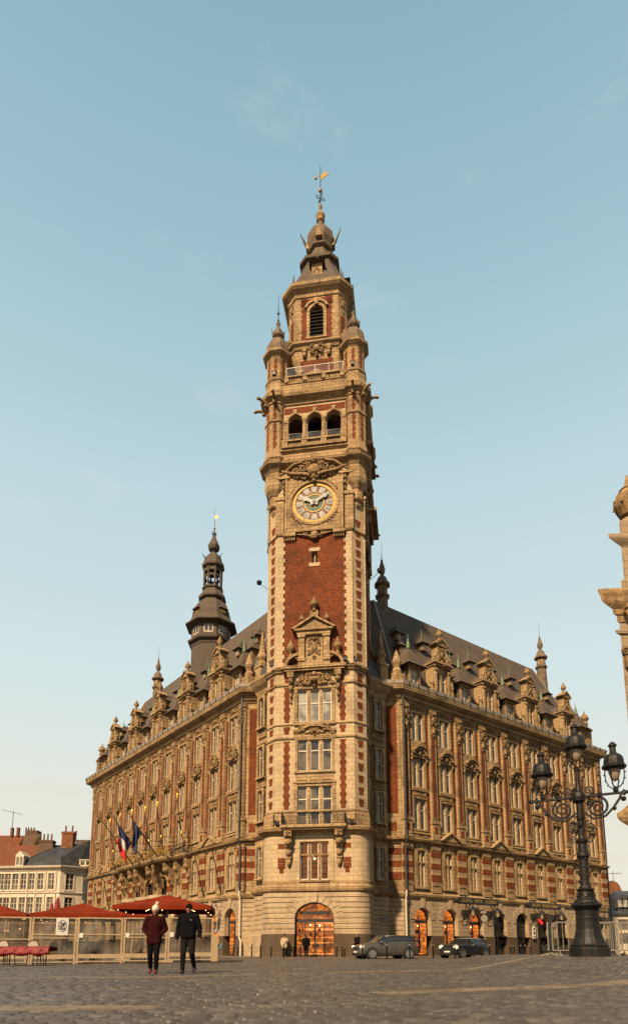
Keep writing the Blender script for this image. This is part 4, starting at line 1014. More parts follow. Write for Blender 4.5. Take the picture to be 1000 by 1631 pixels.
# main cornice, loggia and upper cornice
H8=p8(4.2,.95)
m=MB(); m.sweep(H8,[(0,42.4),(.12,42.5),(.2,42.7),(.62,42.95),(.68,43.15),(.4,43.3),(.15,43.5),(.12,44.2),(.35,44.35),(.35,44.5),(0,44.55)],closed=True); build(m,'clock_cornice','stone',B)
m=MB(); m.sweep(H8,[(0,49.1),(.12,49.2),(.16,49.4),(.6,49.72),(.68,50.0),(.3,50.2),(.1,50.45),(.1,51.3),(.18,51.36),(.18,51.46),(-.2,51.5),(-.2,50.1)],closed=True); build(m,'upper_cornice','stone',B)
for k,fr in enumerate(TF):
    if k==2: continue
    m=MB(fr); m.box(-2.9,2.9,.1,.5,44.55,44.72); m.box(-2.85,2.85,.12,.48,45.18,45.32)
    for x in (-2.62,-.87,.87,2.62): m.box(x-.26,x+.26,.15,.45,44.72,45.18)
    for x0 in (-2.3,-.55,1.18):
        for j in range(7): m.lathe((x0+.16*j+.07,.3),[(.05,44.72),(.07,44.85),(.03,44.98),(.06,45.1),(.05,45.18)],6)
    for x in (-.865,.865): m.lathe((x,.0),[(.24,45.32),(.24,45.5),(.18,45.6),(.16,47.2),(.2,47.3),(.27,47.5)],12)
    for a,b_ in archs: 
        c1=(a+b_)/2; m.arcband(c1,47.5,.66,.86,0,PI,-.02,.12,14); m.box(c1-.14,c1+.14,0,.2,48.15,48.62); m.box(c1-.22,c1+.22,0,.14,48.5,48.6)
    for s in (-1,1): m.box(s*2.62-.24,s*2.62+.24,0,.1,45.32,47.45); m.box(s*2.62-.28,s*2.62+.28,0,.14,47.35,47.5)
    build(m,'loggia','stone',B)
    m=MB(fr); m.box(-2.75,2.75,-.05,.014,48.3,48.95); build(m,'loggia_brickwork','brick',B)
    m=MB(fr); 
    for a,b_ in archs: m.box(a+.04,b_-.04,-.02,.0,45.35,46.25)
    g=build(m,'loggia_screen','clear',B)
    m=MB(fr)
    for a,b_ in archs: m.tube([(a+.04,0,45.35),(a+.04,0,46.27),(b_-.04,0,46.27),(b_-.04,0,45.35)],.025,4)
    build(m,'screen_frame','frame',g)
    # upper balustrade
    m=MB(fr); m.box(-2.7,2.7,.0,.3,51.95,52.08)
    for x in (-2.55,-.85,.85,2.55): m.box(x-.18,x+.18,.03,.27,51.46,51.95)
    for x0 in (-2.27,-.57,1.13):
        for j in range(8): m.lathe((x0+.16*j,.15),[(.05,51.46),(.065,51.6),(.03,51.75),(.055,51.88),(.05,51.95)],6)
    build(m,'balustrade','stone',B)
    m=MB(fr); m.box(-2.6,2.6,-.02,.0,52.1,53.15); g=build(m,'glass_guard','clear',B)
    m=MB(fr); m.tube([(-2.6,0,53.17),(2.6,0,53.17)],.03,4)
    for x in (-2.6,-1.3,0.05,1.3,2.6): m.tube([(x,0,52.08),(x,0,53.17)],.03,4)
    build(m,'guard_frame','frame',g)
# gargoyles
def gargoyle(c,d,z):
    fr=Fr(c,(-d[1],d[0]),d); m=MB(fr); m.tube([(0,0,z-.15),(0,.5,z),(0,.85,z+.05),(0,1.05,z+.02),(0,1.22,z-.05)],[.2,.15,.11,.16,.06],6); m.tube([(0,1.0,z+.1),(0,.95,z+.3)],[.07,.02],4); m.box(-.15,.15,.1,.4,z-.45,z-.1)
    build(m,'gargoyle','carved',B)
for i,(u,b_) in enumerate(cors):
    c=tp_(u,b_); dx,dy=c[0]-CT[0],c[1]-CT[1]; 
    for a in (0,PI/4,-PI/4):
        l=math.hypot(dx,dy); d=((dx*math.cos(a)-dy*math.sin(a))/l,(dx*math.sin(a)+dy*math.cos(a))/l)
        if a==0 or i in (0,1): gargoyle((c[0]+d[0]*1.0,c[1]+d[1]*1.0),d,49.6)
for z in (46.9,39.9): 
    n=TF[1].n; c=TF[1].w(2.2 if z<40 else 3.0,0,0)[:2]; gargoyle(c,n,z)
m=MB(TF[1]); m.box(-2.3,2.3,0,.9,46.0,46.4); m.box(-2.0,2.0,0,.5,45.4,46.0); m.box(-2.2,2.2,0,1.1,39.4,39.7); m.box(-1.8,1.8,0,.6,38.6,39.4); build(m,'side_balcony','stone',B)
# ---- belfry lantern
LF=[fk(k,2.8) for k in range(4)]; L8=p8(2.8,.75)
m=MB()
for k,fr in enumerate(LF): m.wall(-2.05,2.05,50.3,62.5,[(-.64,.64,57.8,61.1,.64)] if k!=2 else [],0,.35,fr=fr)
for i in (1,3,5,7): m.sweep([L8[i],L8[(i+1)%8]],[(0,50.3),(0,62.5)],caps=False)
build(m,'belfry_wall','stone',B)
m=MB(); m.sweep(L8,[(0,56.3),(.12,56.4),(.2,56.6),(.42,56.8),(.42,57.0),(0,57.15)],closed=True); build(m,'belfry_string','stone',B)
m=MB(); m.sweep(L8,[(0,62.1),(.1,62.2),(.14,62.5),(.5,62.85),(.66,63.05),(.68,63.35),(.2,63.5)],closed=True); build(m,'belfry_cornice','stone',B)
bk=MB(); st=MB(); lv=MB(); cv=MB()
for k,fr in enumerate(LF):
    if k==2: continue
    z=57.3;j=0
    while z<61.9:
        w_=.30 if j%2 else .22
        for s in (-1,1): bk.box(s*1.18-w_,s*1.18+w_,-.05,.012,z,z+.3,fr=fr)
        z+=.3; j+=1
    bk.box(-1.55,1.55,-.05,.012,61.2,62.0,fr=fr); bk.box(-1.55,1.55,-.05,.012,53.9,55.2,fr=fr)
    st.arcband(0,60.46,.66,.95,0,PI,0,.14,12,fr=fr); st.arcband(0,60.5,1.0,1.22,.35,PI-.35,0,.26,12,fr=fr); st.box(-.95,-.66,0,.12,57.6,60.46,fr=fr); st.box(.66,.95,0,.12,57.6,60.46,fr=fr); st.box(-1.0,1.0,0,.2,57.45,57.6,fr=fr); st.box(-.18,.18,.0,.3,61.1,61.8,fr=fr)
    st.poly([(-1.3,53.3),(1.3,53.3),(0,53.95)],0,.3,fr=fr); st.box(-1.1,-.75,0,.2,50.4,53.3,fr=fr); st.box(.75,1.1,0,.2,50.4,53.3,fr=fr)
    lv.box(-.64,.64,-.34,-.3,57.8,61.1,fr=fr)
    for j in range(8): lv.box(-.62,.62,-.26,-.06,57.95+.38*j,58.02+.38*j,fr=fr)
    cartouche(cv,0,56.3,1.3,1.3,.2,fr=fr,seed=k)
    for s in (-1,1): cv.ball((s*1.15,.15,55.7),.22,fr,8,sz=1.5); cv.box(s*1.15-.2,s*1.15+.2,0,.3,56.0,56.5,fr=fr)
    a,b_=L8[2*k+1],L8[(2*k+2)%8]; l=math.dist(a,b_); e=((b_[0]-a[0])/l,(b_[1]-a[1])/l); f3=Fr(((a[0]+b_[0])/2,(a[1]+b_[1])/2),e,(e[1],-e[0]))
    bk.box(-.26,.26,-.05,.012,57.4,60.0,fr=f3); cartouche(cv,0,61.3,.6,1.4,.08,fr=f3,seed=k+4); cv.lathe((0,.25),[(.1,56.9),(.35,57.3),(.35,57.6),(.15,57.8),(.1,58.2)],8,fr=f3)
a,b_=L8[7],L8[0]; l=math.dist(a,b_); e=((b_[0]-a[0])/l,(b_[1]-a[1])/l); f3=Fr(((a[0]+b_[0])/2,(a[1]+b_[1])/2),e,(e[1],-e[0]))
bk.box(-.26,.26,-.05,.012,57.4,60.0,fr=f3); cartouche(cv,0,61.3,.6,1.4,.08,fr=f3,seed=2); cv.lathe((0,.25),[(.1,56.9),(.35,57.3),(.35,57.6),(.15,57.8),(.1,58.2)],8,fr=f3)
build(bk,'belfry_brickwork','brick',B); build(st,'belfry_trim','stone',B); build(lv,'belfry_louver','shadowgap',B); build(cv,'belfry_carving','carved',B)
lv.f=lv.f; 
m=MB()
for k,fr in enumerate(LF):
    for j in range(8): m.box(-.60,.60,-.24,-.05,57.96+.38*j,58.0+.38*j,fr=fr)
# roof of the belfry
def lp(o): return p8(2.8+o,.75+o*.6)
m=MB(); prof=[(.25,63.45),(.2,63.9),(-.2,65.0),(-.7,66.2),(-1.05,67.3),(-1.1,67.8),(-.86,67.95),(-.84,68.25),(-1.2,68.6),(-1.5,69.1)]
for o,z in prof: m.v+=[(x,y,z) for x,y in p8(2.8+o,max(.4,.9+o*.2))]
for j in range(len(prof)-1):
    for i in range(8): m.f.append((j*8+i,j*8+(i+1)%8,(j+1)*8+(i+1)%8,(j+1)*8+i))
m.f.append(tuple(len(prof)*8-8+i for i in range(8)))
build(m,'belfry_roof','slate',B)
m=MB(); m.lathe(CT,[(r_*K8,z) for r_,z in [(.93*r__,z__) for r__,z__ in [(1.25,68.9),(1.1,69.3),(1.02,70.3),(1.12,70.35),(1.32,70.5),(1.34,70.65),(1.1,70.8),(1.16,71.1),(1.36,71.7),(1.42,72.15),(1.36,72.55),(1.1,72.9),(.7,73.15),(.46,73.5),(.32,74.1),(.27,74.6)]]],8,ph8); build(m,'belfry_bulb','darkstone',B)
m=MB(); m.lathe(CT,[(.27,74.4),(.36,74.55),(.44,74.65),(.34,74.8),(.42,75.0),(.48,75.25),(.38,75.5),(.18,75.75),(.12,76.2),(.2,76.35),(.08,76.9)],12); build(m,'belfry_cap','carved',B,smooth=True)
m=MB()
for q in (1,2,3):
    fr=fk(q,0); m.tube([(0,1.05,71.0),(0,1.55,72.0),(0,2.0,73.1),(0,2.08,73.6)],[.22,.16,.06,.02],5,fr=fr)
build(m,'bulb_spike','lead',B)
m=MB(); m2=MB()
for q in range(4):
    fr=fk(q,0); m.box(-.5,.5,1.5,2.6,63.6,66.3,fr=fr); m2.frustum((0,2.2),(.78,.85),(.2,.3),66.3,66.9,fr=fr); m2.tube([(0,2.3,66.8),(0,2.3,68.0)],[.1,.02],5,fr=fr); 
    cartouche(m,0,65.1,.6,1.2,2.62,fr=fr,seed=q)
    a=fk(q,0); f3=Fr(CT,(a.e[0]*.707-a.n[0]*.707,a.e[1]*.707-a.n[1]*.707),(a.n[0]*.707+a.e[0]*.707,a.n[1]*.707+a.e[1]*.707)); m2.lathe((0,3.3),[(.3,63.4),(.3,63.9),(.12,64.1),(.14,64.4),(.02,65.6)],6,fr=f3)
    m.poly([(-.34,71.1),(.34,71.1),(0,72.4)],.9,1.46,fr=fr)
build(m,'roof_lucarne','stone',B); build(m2,'lucarne_roof','slate',B)
vn=vane(CT,76.8,78.5,81.7,B,1.)
m=MB(); m.ball((CT[0],CT[1],78.5),.2,ID); build(m,'vane_ball','sun',vn)
m=MB(); f3=Fr(CT,(.8,-.6),(-.6,-.8)); m.box(.05,.80,-.02,.02,79.8,80.4,fr=f3); m.box(-.6,.05,-.02,.02,80.5,80.56,fr=f3); m.ball((-.6,0,80.6),.14,f3); m.box(.95,1.1,-.02,.02,79.6,79.85,fr=f3); build(m,'vane_flag','clockgold',vn)
# floodlights on long arms
for (u,k,dx,dz) in ((-4.15,0,-1.0,.75),(4.15,0,1.35,.95)):
    a=FT.w(u,-1.2,31.9 if u<0 else 31.6); b2=FT.w(u+dx,-1.2,31.9+dz); m=MB(); m.tube([a,b2],.03,4); m.lathe((b2[0],b2[1]),[(.06,b2[2]-.1),(.2,b2[2]-.05),(.24,b2[2]+.2),(.05,b2[2]+.3)],8); m.tube([b2,(b2[0],b2[1],b2[2]+.45)],.02,4); build(m,'floodlight_arm','iron',B)
for u,o,z in ((-3.6,.35,23.95),(2.6,.35,24.05),(3.5,.3,23.95),(-3.4,1.6,50.9),(3.6,1.6,50.9),(-3.0,.4,10.3),(3.0,.4,10.3)):
    m=MB(FT); m.box(u-.16,u+.16,o-.12,o+.12,z+.1,z+.38); m.tube([(u,o,z-.2),(u,o,z+.2)],.03,4); m.ball((u-.14,o+.05,z+.42),.1); m.ball((u+.14,o+.05,z+.36),.09); build(m,'floodlight','iron',B)
# ================================================================== ground
def sst(a,b,x):
    t=max(0,min(1,(x-a)/(b-a))); return t*t*(3-2*t)
from mathutils import noise as mno
def gz(x,y):
    z=.40*sst(4.2,8.2,x)*sst(9,18.5,y)*(1-sst(27,38,y))
    if abs(x)<20 and 3<y<40: z+=.016*mno.noise(Vector((x*.9,y*.9,0)))
    return z
def lerp_list(segs):
    out=[]
    for a,b,st in segs:
        n=max(1,round((b-a)/st)); out+=[a+(b-a)*i/n for i in range(n)]
    return out+[segs[-1][1]]
xs=lerp_list([(-900,-100,100),(-100,-20,8),(-20,20,.16),(20,100,8),(100,900,100)]); ys=lerp_list([(-120,0,12),(0,3,.5),(3,16,.13),(16,34,.4),(34,70,1.5),(70,200,13),(200,2200,200)])
from mathutils import noise as mno
G=MB()
for y in ys:
    for x in xs:
        z=gz(x,y)
        if 4<y<30 and abs(x)<16: z-=.028
        G.v.append((x,y,z))
nx=len(xs)
for j in range(len(ys)-1):
    for i in range(nx-1): G.f.append((j*nx+i,j*nx+i+1,(j+1)*nx+i+1,(j+1)*nx+i))
def cobble_mat():
    m,nt,b=new_mat('worn_cobbles'); tc=N(nt,'ShaderNodeTexCoord')
    mp=N(nt,'ShaderNodeMapping'); mp.inputs['Rotation'].default_value=(0,0,.09); nt.links.new(tc.outputs['Object'],mp.inputs[0])
    ns=N(nt,'ShaderNodeTexNoise',Scale=2.2,Detail=3); nt.links.new(mp.outputs[0],ns.inputs['Vector'])
    ad=nt.nodes.new('ShaderNodeVectorMath'); ad.operation='MULTIPLY_ADD'; ad.inputs[1].default_value=(.07,.07,0); nt.links.new(ns.outputs['Color'],ad.inputs[0]); nt.links.new(mp.outputs[0],ad.inputs[2])
    br=N(nt,'ShaderNodeTexBrick'); br.offset=.5; br.inputs['Scale'].default_value=1; br.inputs['Brick Width'].default_value=.21; br.inputs['Row Height'].default_value=.145; br.inputs['Mortar Size'].default_value=.014; br.inputs['Mortar Smooth'].default_value=.55
    br.inputs['Color1'].default_value=(.08,.06,.044,1); br.inputs['Color2'].default_value=(.03,.023,.018,1); br.inputs['Mortar'].default_value=(.014,.011,.009,1)
    nt.links.new(ad.outputs[0],br.inputs['Vector'])
    f=noise(nt,.35,7,.65,mp.outputs[0],.35,.68); f2=noise(nt,1.7,6,.7,tc.outputs['Object'],.4,.66)
    c=mixc(nt,f,br.outputs['Color'],(.62,.60,.58,1),'MULTIPLY'); c=mixc(nt,f2,c,(.07,.052,.04,1))
    f3=noise(nt,34,4,.7,tc.outputs['Object'],.55,.75); c=mixc(nt,f3,c,(.15,.115,.085,1))
    nt.links.new(c,b.inputs['Base Color'])
    rr=N(nt,'ShaderNodeMapRange'); rr.inputs[3].default_value=.42; rr.inputs[4].default_value=.78; nt.links.new(f,rr.inputs[0]); nt.links.new(rr.outputs[0],b.inputs['Roughness'])
    b.inputs['Specular IOR Level'].default_value=.4
    b1=N(nt,'ShaderNodeBump',Strength=.9,Distance=.022,invert=True); nt.links.new(br.outputs['Fac'],b1.inputs['Height'])
    n2=N(nt,'ShaderNodeTexNoise',Scale=22.,Detail=6); nt.links.new(tc.outputs['Object'],n2.inputs['Vector'])
    b2=N(nt,'ShaderNodeBump',Strength=.6,Distance=.012); nt.links.new(n2.outputs[0],b2.inputs['Height']); nt.links.new(b1.outputs[0],b2.inputs['Normal'])
    n3=N(nt,'ShaderNodeTexNoise',Scale=5.5,Detail=3); nt.links.new(tc.outputs['Object'],n3.inputs['Vector'])
    b3=N(nt,'ShaderNodeBump',Strength=.7,Distance=.04); nt.links.new(n3.outputs[0],b3.inputs['Height']); nt.links.new(b2.outputs[0],b3.inputs['Normal'])
    nt.links.new(b3.outputs[0],b.inputs['Normal']); return m
M['cobble']=cobble_mat()
M['paleband']=masonry('pale_paving',(.27,.20,.14),(.20,.15,.105),(.04,.03,.02),.5,.3,.02,bump=.6,rough=.6)
gme=G.mesh('cobbled_square',merge=False)
go=link('cobbled_square',gme,'cobble'); go['kind']='structure'
for f_ in gme.polygons: f_.use_smooth=True
def band(x0,y0,x1,y1,w,name='paving_or_sheen_strip'):
    m=MB(); l=math.hypot(x1-x0,y1-y0); nx_,ny_=-(y1-y0)/l*w/2,(x1-x0)/l*w/2; n=max(2,int(l/.25)); V=[]
    for i in range(n+1):
        t=i/n; x,y=x0+(x1-x0)*t,y0+(y1-y0)*t
        for s in (-1,1): V.append((x+s*nx_,y+s*ny_,gz(x+s*nx_,y+s*ny_)+.010)); V.append((x+s*nx_*1.05,y+s*ny_*1.05,gz(x+s*nx_,y+s*ny_)-.03))
    m.add(V,[f_ for i in range(n) for f_ in ((4*i,4*i+2,4*i+6,4*i+4),(4*i,4*i+4,4*i+5,4*i+1),(4*i+2,4*i+3,4*i+7,4*i+6))]); o=build(m,name,'paleband'); o['kind']='structure'
def cobbles():
    rr=random.Random(11); V=[];Fs=[];T=[]; ca,sa=math.cos(.09),math.sin(.09)
    rh=.150
    for j in range(-60,330):
        v=j*rh; wob=.02*math.sin(j*.7)
        u=-18+rr.random()*.2
        while u<20:
            w_=.19+.11*rr.random(); uc,vc=u+w_/2,v; x=uc*ca-vc*sa; y=uc*sa+vc*ca; u+=w_
            if not(4.1<y<29.5 and abs(x)<.56*y+2.5): continue
            if abs(x)>15.5: continue
            zb=gz(x,y); gx=(gz(x+.3,y)-zb)/.3; gy=(gz(x,y+.3)-zb)/.3; z=zb+.006*(rr.random()-.5); tx,ty=gx*ca+gy*sa+.014*(rr.random()-.5),-gx*sa+gy*ca+.016*(rr.random()-.5); g=.009
            k=len(V)
            for (sx,hz) in ((1.,-.03),(.98,.002),(.93,.006)):
                for a,b_ in ((-1,-1),(1,-1),(1,1),(-1,1)):
                    du=a*(w_/2-g)*sx; dv=b_*(rh/2-g)*(sx if sx==1 else sx*.97)+wob*0
                    X_,Y_=x+du*ca-dv*sa,y+du*sa+dv*ca; V.append((X_,Y_,z+hz+tx*du+ty*dv+(.003*(rr.random()-.5) if hz>0 else 0)))
            for q in (0,4):
                for i in range(4): Fs.append((k+q+i,k+q+(i+1)%4,k+q+4+(i+1)%4,k+q+4+i))
            Fs.append((k+8,k+9,k+10,k+11)); t_=rr.random(); T+=[t_]*12
    me=bpy.data.meshes.new('cobblestones'); me.from_pydata(V,[],Fs); at=me.attributes.new('tone','FLOAT','POINT'); at.data.foreach_set('value',T)
    for f_ in me.polygons: f_.use_smooth=True
    m,nt,b=new_mat('cobblestone'); tc=N(nt,'ShaderNodeTexCoord'); an=N(nt,'ShaderNodeAttribute'); an.attribute_name='tone'
    cr=nt.nodes.new('ShaderNodeValToRGB'); cr.color_ramp.elements[0].color=(.018,.0135,.010,1); cr.color_ramp.elements[1].color=(.082,.062,.044,1); e=cr.color_ramp.elements.new(.6); e.color=(.040,.031,.023,1)
    nt.links.new(an.outputs['Fac'],cr.inputs[0]); c=mixc(nt,noise(nt,1.1,6,.65,tc.outputs['Object'],.4,.66),cr.outputs[0],(.034,.026,.020,1)); c=mixc(nt,noise(nt,40,4,.7,tc.outputs['Object'],.55,.8),c,(.11,.085,.065,1))
    nt.links.new(c,b.inputs['Base Color']); rg=N(nt,'ShaderNodeMapRange'); rg.inputs[3].default_value=.36; rg.inputs[4].default_value=.7; nt.links.new(noise(nt,.6,5,.6,tc.outputs['Object'],.35,.68),rg.inputs[0]); nt.links.new(rg.outputs[0],b.inputs['Roughness'])
    n2=N(nt,'ShaderNodeTexNoise',Scale=45.,Detail=5); nt.links.new(tc.outputs['Object'],n2.inputs['Vector']); b2=N(nt,'ShaderNodeBump',Strength=.35,Distance=.006); nt.links.new(n2.outputs[0],b2.inputs['Height']); nt.links.new(b2.outputs[0],b.inputs['Normal'])
    o=link('cobblestones',me,m); o['kind']='structure'
cobbles()
band(.9,9.6,7.2,12.9,.62); band(-3.6,15.1,9.6,23.6,.40); band(-9.5,6.9,-1.7,7.3,.5); band(-14,13,-3,15.4,.3)  # third strip is a specular sheen on the stones, painted as pale ground
# pavement along the big building
m=MB()
pv=[off(FL,LE+3,0),PL,FT.w(-4.5,.6,0)[:2],FT.w(4.5,.6,0)[:2],PR,off(FR,RE+3,0)]
m.sweep(pv,[(2.2,-.1),(2.2,.02),(2.0,.03),(-3,.035)],caps=False); o=build(m,'pavement','paleband'); o['kind']='structure'
# ================================================================== flag poles, flags, letters, lanterns, signs
ordn=['first','second','third','fourth','fifth','sixth','seventh','eighth','ninth','tenth']
def pole(fr,u,o,z,do,dz,label,group,rd=.05,gold=True,brk=False):
    b=fr.w(u,o,z); t=thing('flagpole',b,label,'flagpole',group)
    m=MB(fr); m.tube([(u,o,z),(u,o+do*.5,z+dz*.5),(u,o+do,z+dz)],[rd,rd*.9,rd*.6],8)
    if brk: m.tube([(u,o+do*.42,z+dz*.42),(u,0.25,z+dz*.42)],.03,5)
    build(m,'pole','iron',t)
    if gold:
        m=MB(fr); e=(u,o+do,z+dz); m.lathe(e[:2],[(.03,e[2]),(.09,e[2]+.1),(.12,e[2]+.4),(.07,e[2]+.75),(.01,e[2]+.95)],8)
        if brk: c_=(u,o+do*.40,z+dz*.40); m.lathe(c_[:2],[(.02,c_[2]-.25),(.12,c_[2]-.1),(.13,c_[2]+.1),(.02,c_[2]+.3)],8)
        build(m,'gilt_finial','gold',t,smooth=True)
    return t
vp=[(27.49,1.5,10.15,.87,5.37),(23.62,1.5,10.22,1.10,5.33),(20.51,1.5,10.4,.91,5.1),(16.64,1.5,10.13,.97,5.05),(13.60,1.5,10.23,.91,4.91),(10.0,.85,10.0,1.03,5.45)]
for i,p in enumerate(vp): pole(FL,*p,f'{ordn[i]} from the left of the gold-tipped iron poles above the long balcony','gold-tipped poles on the balcony',brk=True)
spz=[(21.5,1.5,9.95,3.97,4.86),(18.5,1.5,10.12,3.83,4.70),(14.85,1.5,10.14,3.76,4.76)]
spl=['bare slanting flagpole leaning out over the balcony, left of the tricolour flag','slanting flagpole carrying the blue, white and red flag','slanting flagpole carrying the dark blue flag']
for p,lb in zip(spz,spl): pole(FL,*p,lb,'slanting flagpoles on the balcony',rd=.06,gold=False)
lowp=[(36.18,.2,6.35,.86,3.16),(32.29,.2,5.64,.94,3.79),(6.93,.2,5.57,1.08,4.08),(3.49,.2,5.61,1.11,4.28)]
for i,p in enumerate(lowp): pole(FL,*p,['leftmost','second from left','third from left','rightmost'][i]+' black pole leaning from the striped lower wall below the balcony level','poles on the lower wall',rd=.055,gold=False)
def flag(fr,P,t0,t1,ln,cols,label,name='flag',sq=.55):
    u,o,z,do,dz=P; a=fr.w(u,o+do*t1,z+dz*t1); t=thing(name,a,label,'flag')
    n=10; k=len(cols); rows=12
    for ci,cm in enumerate(cols):
        m=MB(fr); V=[]
        r0,r1=ci*rows//k,(ci+1)*rows//k
        for j in range(r0,r1+1):
            f=j/rows
            for i in range(n+1):
                s=i/n; tt=t0+(t1-t0)*s; g=sq*f*.5
                tt2=tt+(.5*(t0+t1)-tt)*(.25*math.sin(f*3)); 
                V.append((u+.22*math.sin(s*9+f*3)*(.3+f),o+do*tt2-.3*f*s*ln*.3+.35*f,z+dz*tt2-.08-f*ln*(.75+.35*(1-s))))
        for j in range(r1-r0):
            for i in range(n):
                m.quad([fr.w(*V[q]) for q in (j*(n+1)+i,j*(n+1)+i+1,(j+1)*(n+1)+i+1,(j+1)*(n+1)+i)])
        ob=build(m,'stripe' if k>1 else 'cloth',cm,t,smooth=True)
        sd=ob.modifiers.new('thick','SOLIDIFY'); sd.thickness=.015
    return t
M['fblue']=simple('flag_blue',(.015,.025,.10),.8,var=.3); M['fwhite']=simple('flag_white',(.62,.57,.5),.8); M['fred']=simple('flag_red',(.52,.012,.012),.8,var=.2); M['feu']=simple('flag_dark_blue',(.02,.04,.11),.8,var=.35)
flag(FL,spz[1],.42,.86,2.5,['fblue','fwhite','fred'],'tricolour flag of blue, white and red hanging from the slanting pole')
flag(FL,spz[2],.55,.80,2.6,['feu'],'dark blue flag drooping in folds beside the tricolour flag')
tx=text_mesh('CHAMBRE DE COMMERCE',1.12,.05,1.27); 
s=link('balcony_sign',tx,'gold'); p=FL.w(20.2,1.62,10.82); s.location=p; s.rotation_euler=(0,0,FL.rz+PI); tag(s,'gold capital letters CHAMBRE DE COMMERCE along the long balcony railing','sign')
def lantern(fr,u,o,z,label,arm=True,sc=1.):
    t=thing('wall_lantern',fr.w(u,o,z),label,'lantern','lanterns on iron brackets along the building')
    m=MB(fr); m.lathe((u,o),[(.03,z+1.05),(.05,z+.85),(.10,z+.8),(.12,z+.72),(.34,z+.48),(.36,z+.42),(.20,z+.40)],6); m.lathe((u,o),[(.03,z-.32),(.07,z-.22),(.18,z-.15),(.2,z-.08)],6)
    for k in range(6):
        a=k*PI/3; m.tube([(u+.30*math.cos(a),o+.30*math.sin(a),z+.42),(u+.18*math.cos(a),o+.18*math.sin(a),z-.1)],.018,4)
    build(m,'lantern_cage','iron',t)
    m=MB(fr); m.lathe((u,o),[(.16,z-.08),(.27,z+.41)],6); build(m,'lantern_glass','milk',t)
    m=MB(fr); m.tube([(u,0,z+1.15),(u,o+.15,z+1.15)],.03,5); m.tube([(u,.05,z-.1),(u,.35,z+.35),(u,o*.6,z+.9),(u,o*.8,z+1.15)],.025,5); 
    fs=Fr(fr.w(u,0,0)[:2],fr.n,(-fr.e[0],-fr.e[1])); m.scroll(.3,z+.0,.24,1.5,0,.03,1,0,fr=fs,k=14); m.scroll(.65,z+.9,.2,1.4,0,.025,-1,0,fr=fs,k=14)
    build(m,'bracket','iron',t)
    return t
M['milk']=simple('frosted_lamp_glass',(.34,.25,.16),.35,var=.3,vs=3)
for i,u in enumerate((8.14,11.81,19.11,22.68)):
    lantern(FR,u,.95,3.75,['black wall lantern under the left part of the first black and gold sign','black wall lantern under the right end of the first black and gold sign','black wall lantern under the left part of the second black and gold sign','black wall lantern under the right end of the second sign, near the barriers'][i])
lantern(FL,3.6,1.1,3.7,'black wall lantern on a scrolled bracket beside the terrace, left of the tower',sc=1.2)
def shop_sign(u0,u1,words,label):
    t=thing('shop_sign',FR.w((u0+u1)/2,.6,5.1),label,'sign','black signs with gold letters above the arches')
    m=MB(FR); n=8; P=[]
    for a in range(n+1): P.append((u1-.28+.28*math.sin(PI*a/n),5.1+.30*math.cos(PI*a/n)))
    for a in range(n+1): P.append((u0+.28-.28*math.sin(PI*a/n),5.1-.30*math.cos(PI*a/n)))
    m.poly(P,.55,.68); build(m,'sign_board','ink',t)
    m=MB(FR); 
    for u in (u0+1.1,u1-1.1): m.tube([(u,0,5.6),(u,.6,5.6),(u,.61,5.4)],.035,5); m.tube([(u,.05,2.9),(u,.3,3.4),(u,.6,4.3),(u,.62,4.85)],.035,5); m.ball((u,.62,5.5),.09)
    m.box(u0+.1,u1-.1,.50,.74,4.76,4.82)
    build(m,'sign_bracket','iron',t)
    m=MB(FR); rr=random.Random(u0)
    for a,b_ in words:      # worn gilt lettering, illegible in the photograph: strokes only
        x=a
        while x<b_:
            w_=.10+.10*rr.random(); k=rr.randrange(4)
            m.box(x,x+.045,.68,.70,4.95,5.26)
            if k==0: m.box(x,x+w_,.68,.70,5.2,5.26); m.box(x,x+w_,.68,.70,5.07,5.12)
            elif k==1: m.box(x+w_,x+w_+.045,.68,.70,4.95,5.26); m.box(x,x+w_,.68,.70,5.2,5.25)
            elif k==2: m.box(x,x+w_,.68,.70,4.95,5.0)
            else: m.box(x+w_*.7,x+w_*.7+.04,.68,.70,4.95,5.26)
            x+=w_+.14
    build(m,'gilt_lettering','gold',t)
shop_sign(6.43,12.45,[(7.0,8.3),(8.8,9.9),(10.4,11.9)],'long black board with gold words in three groups, above the arches by the small car')
shop_sign(17.3,23.2,[(18.0,19.1),(19.7,22.6)],'long black board with gold words in two groups, left of the street lamp')
shop_sign(29.6,33.2,[(30.6,32.6)],'short end of a black and gold sign right of the street lamp post')
m=MB(FTR); m.box(.18,.80,.0,.03,2.9,3.26,fr=FTR); t=build(m,'street_name_plate','ink'); tag(t,'small dark street name plate on the pale stone right of the tower','plate')
m=MB(FTR); m.box(.30,.72,.03,.036,3.12,3.16); m.box(.26,.74,.03,.036,3.02,3.06); m.box(.3,.34,.03,.036,2.94,2.98); m.box(.6,.66,.03,.036,2.94,2.98); build(m,'plate_lettering','white',t)
m=MB(FR); m.ball((20.7,-.3,3.55),.2); m.ball((20.9,-.3,3.35),.16); m.ball((20.5,-.3,3.7),.14)
tag(build(m,'red_ornament','lampred'),'glowing red ornament inside the dark arch between the two black signs','ornament')
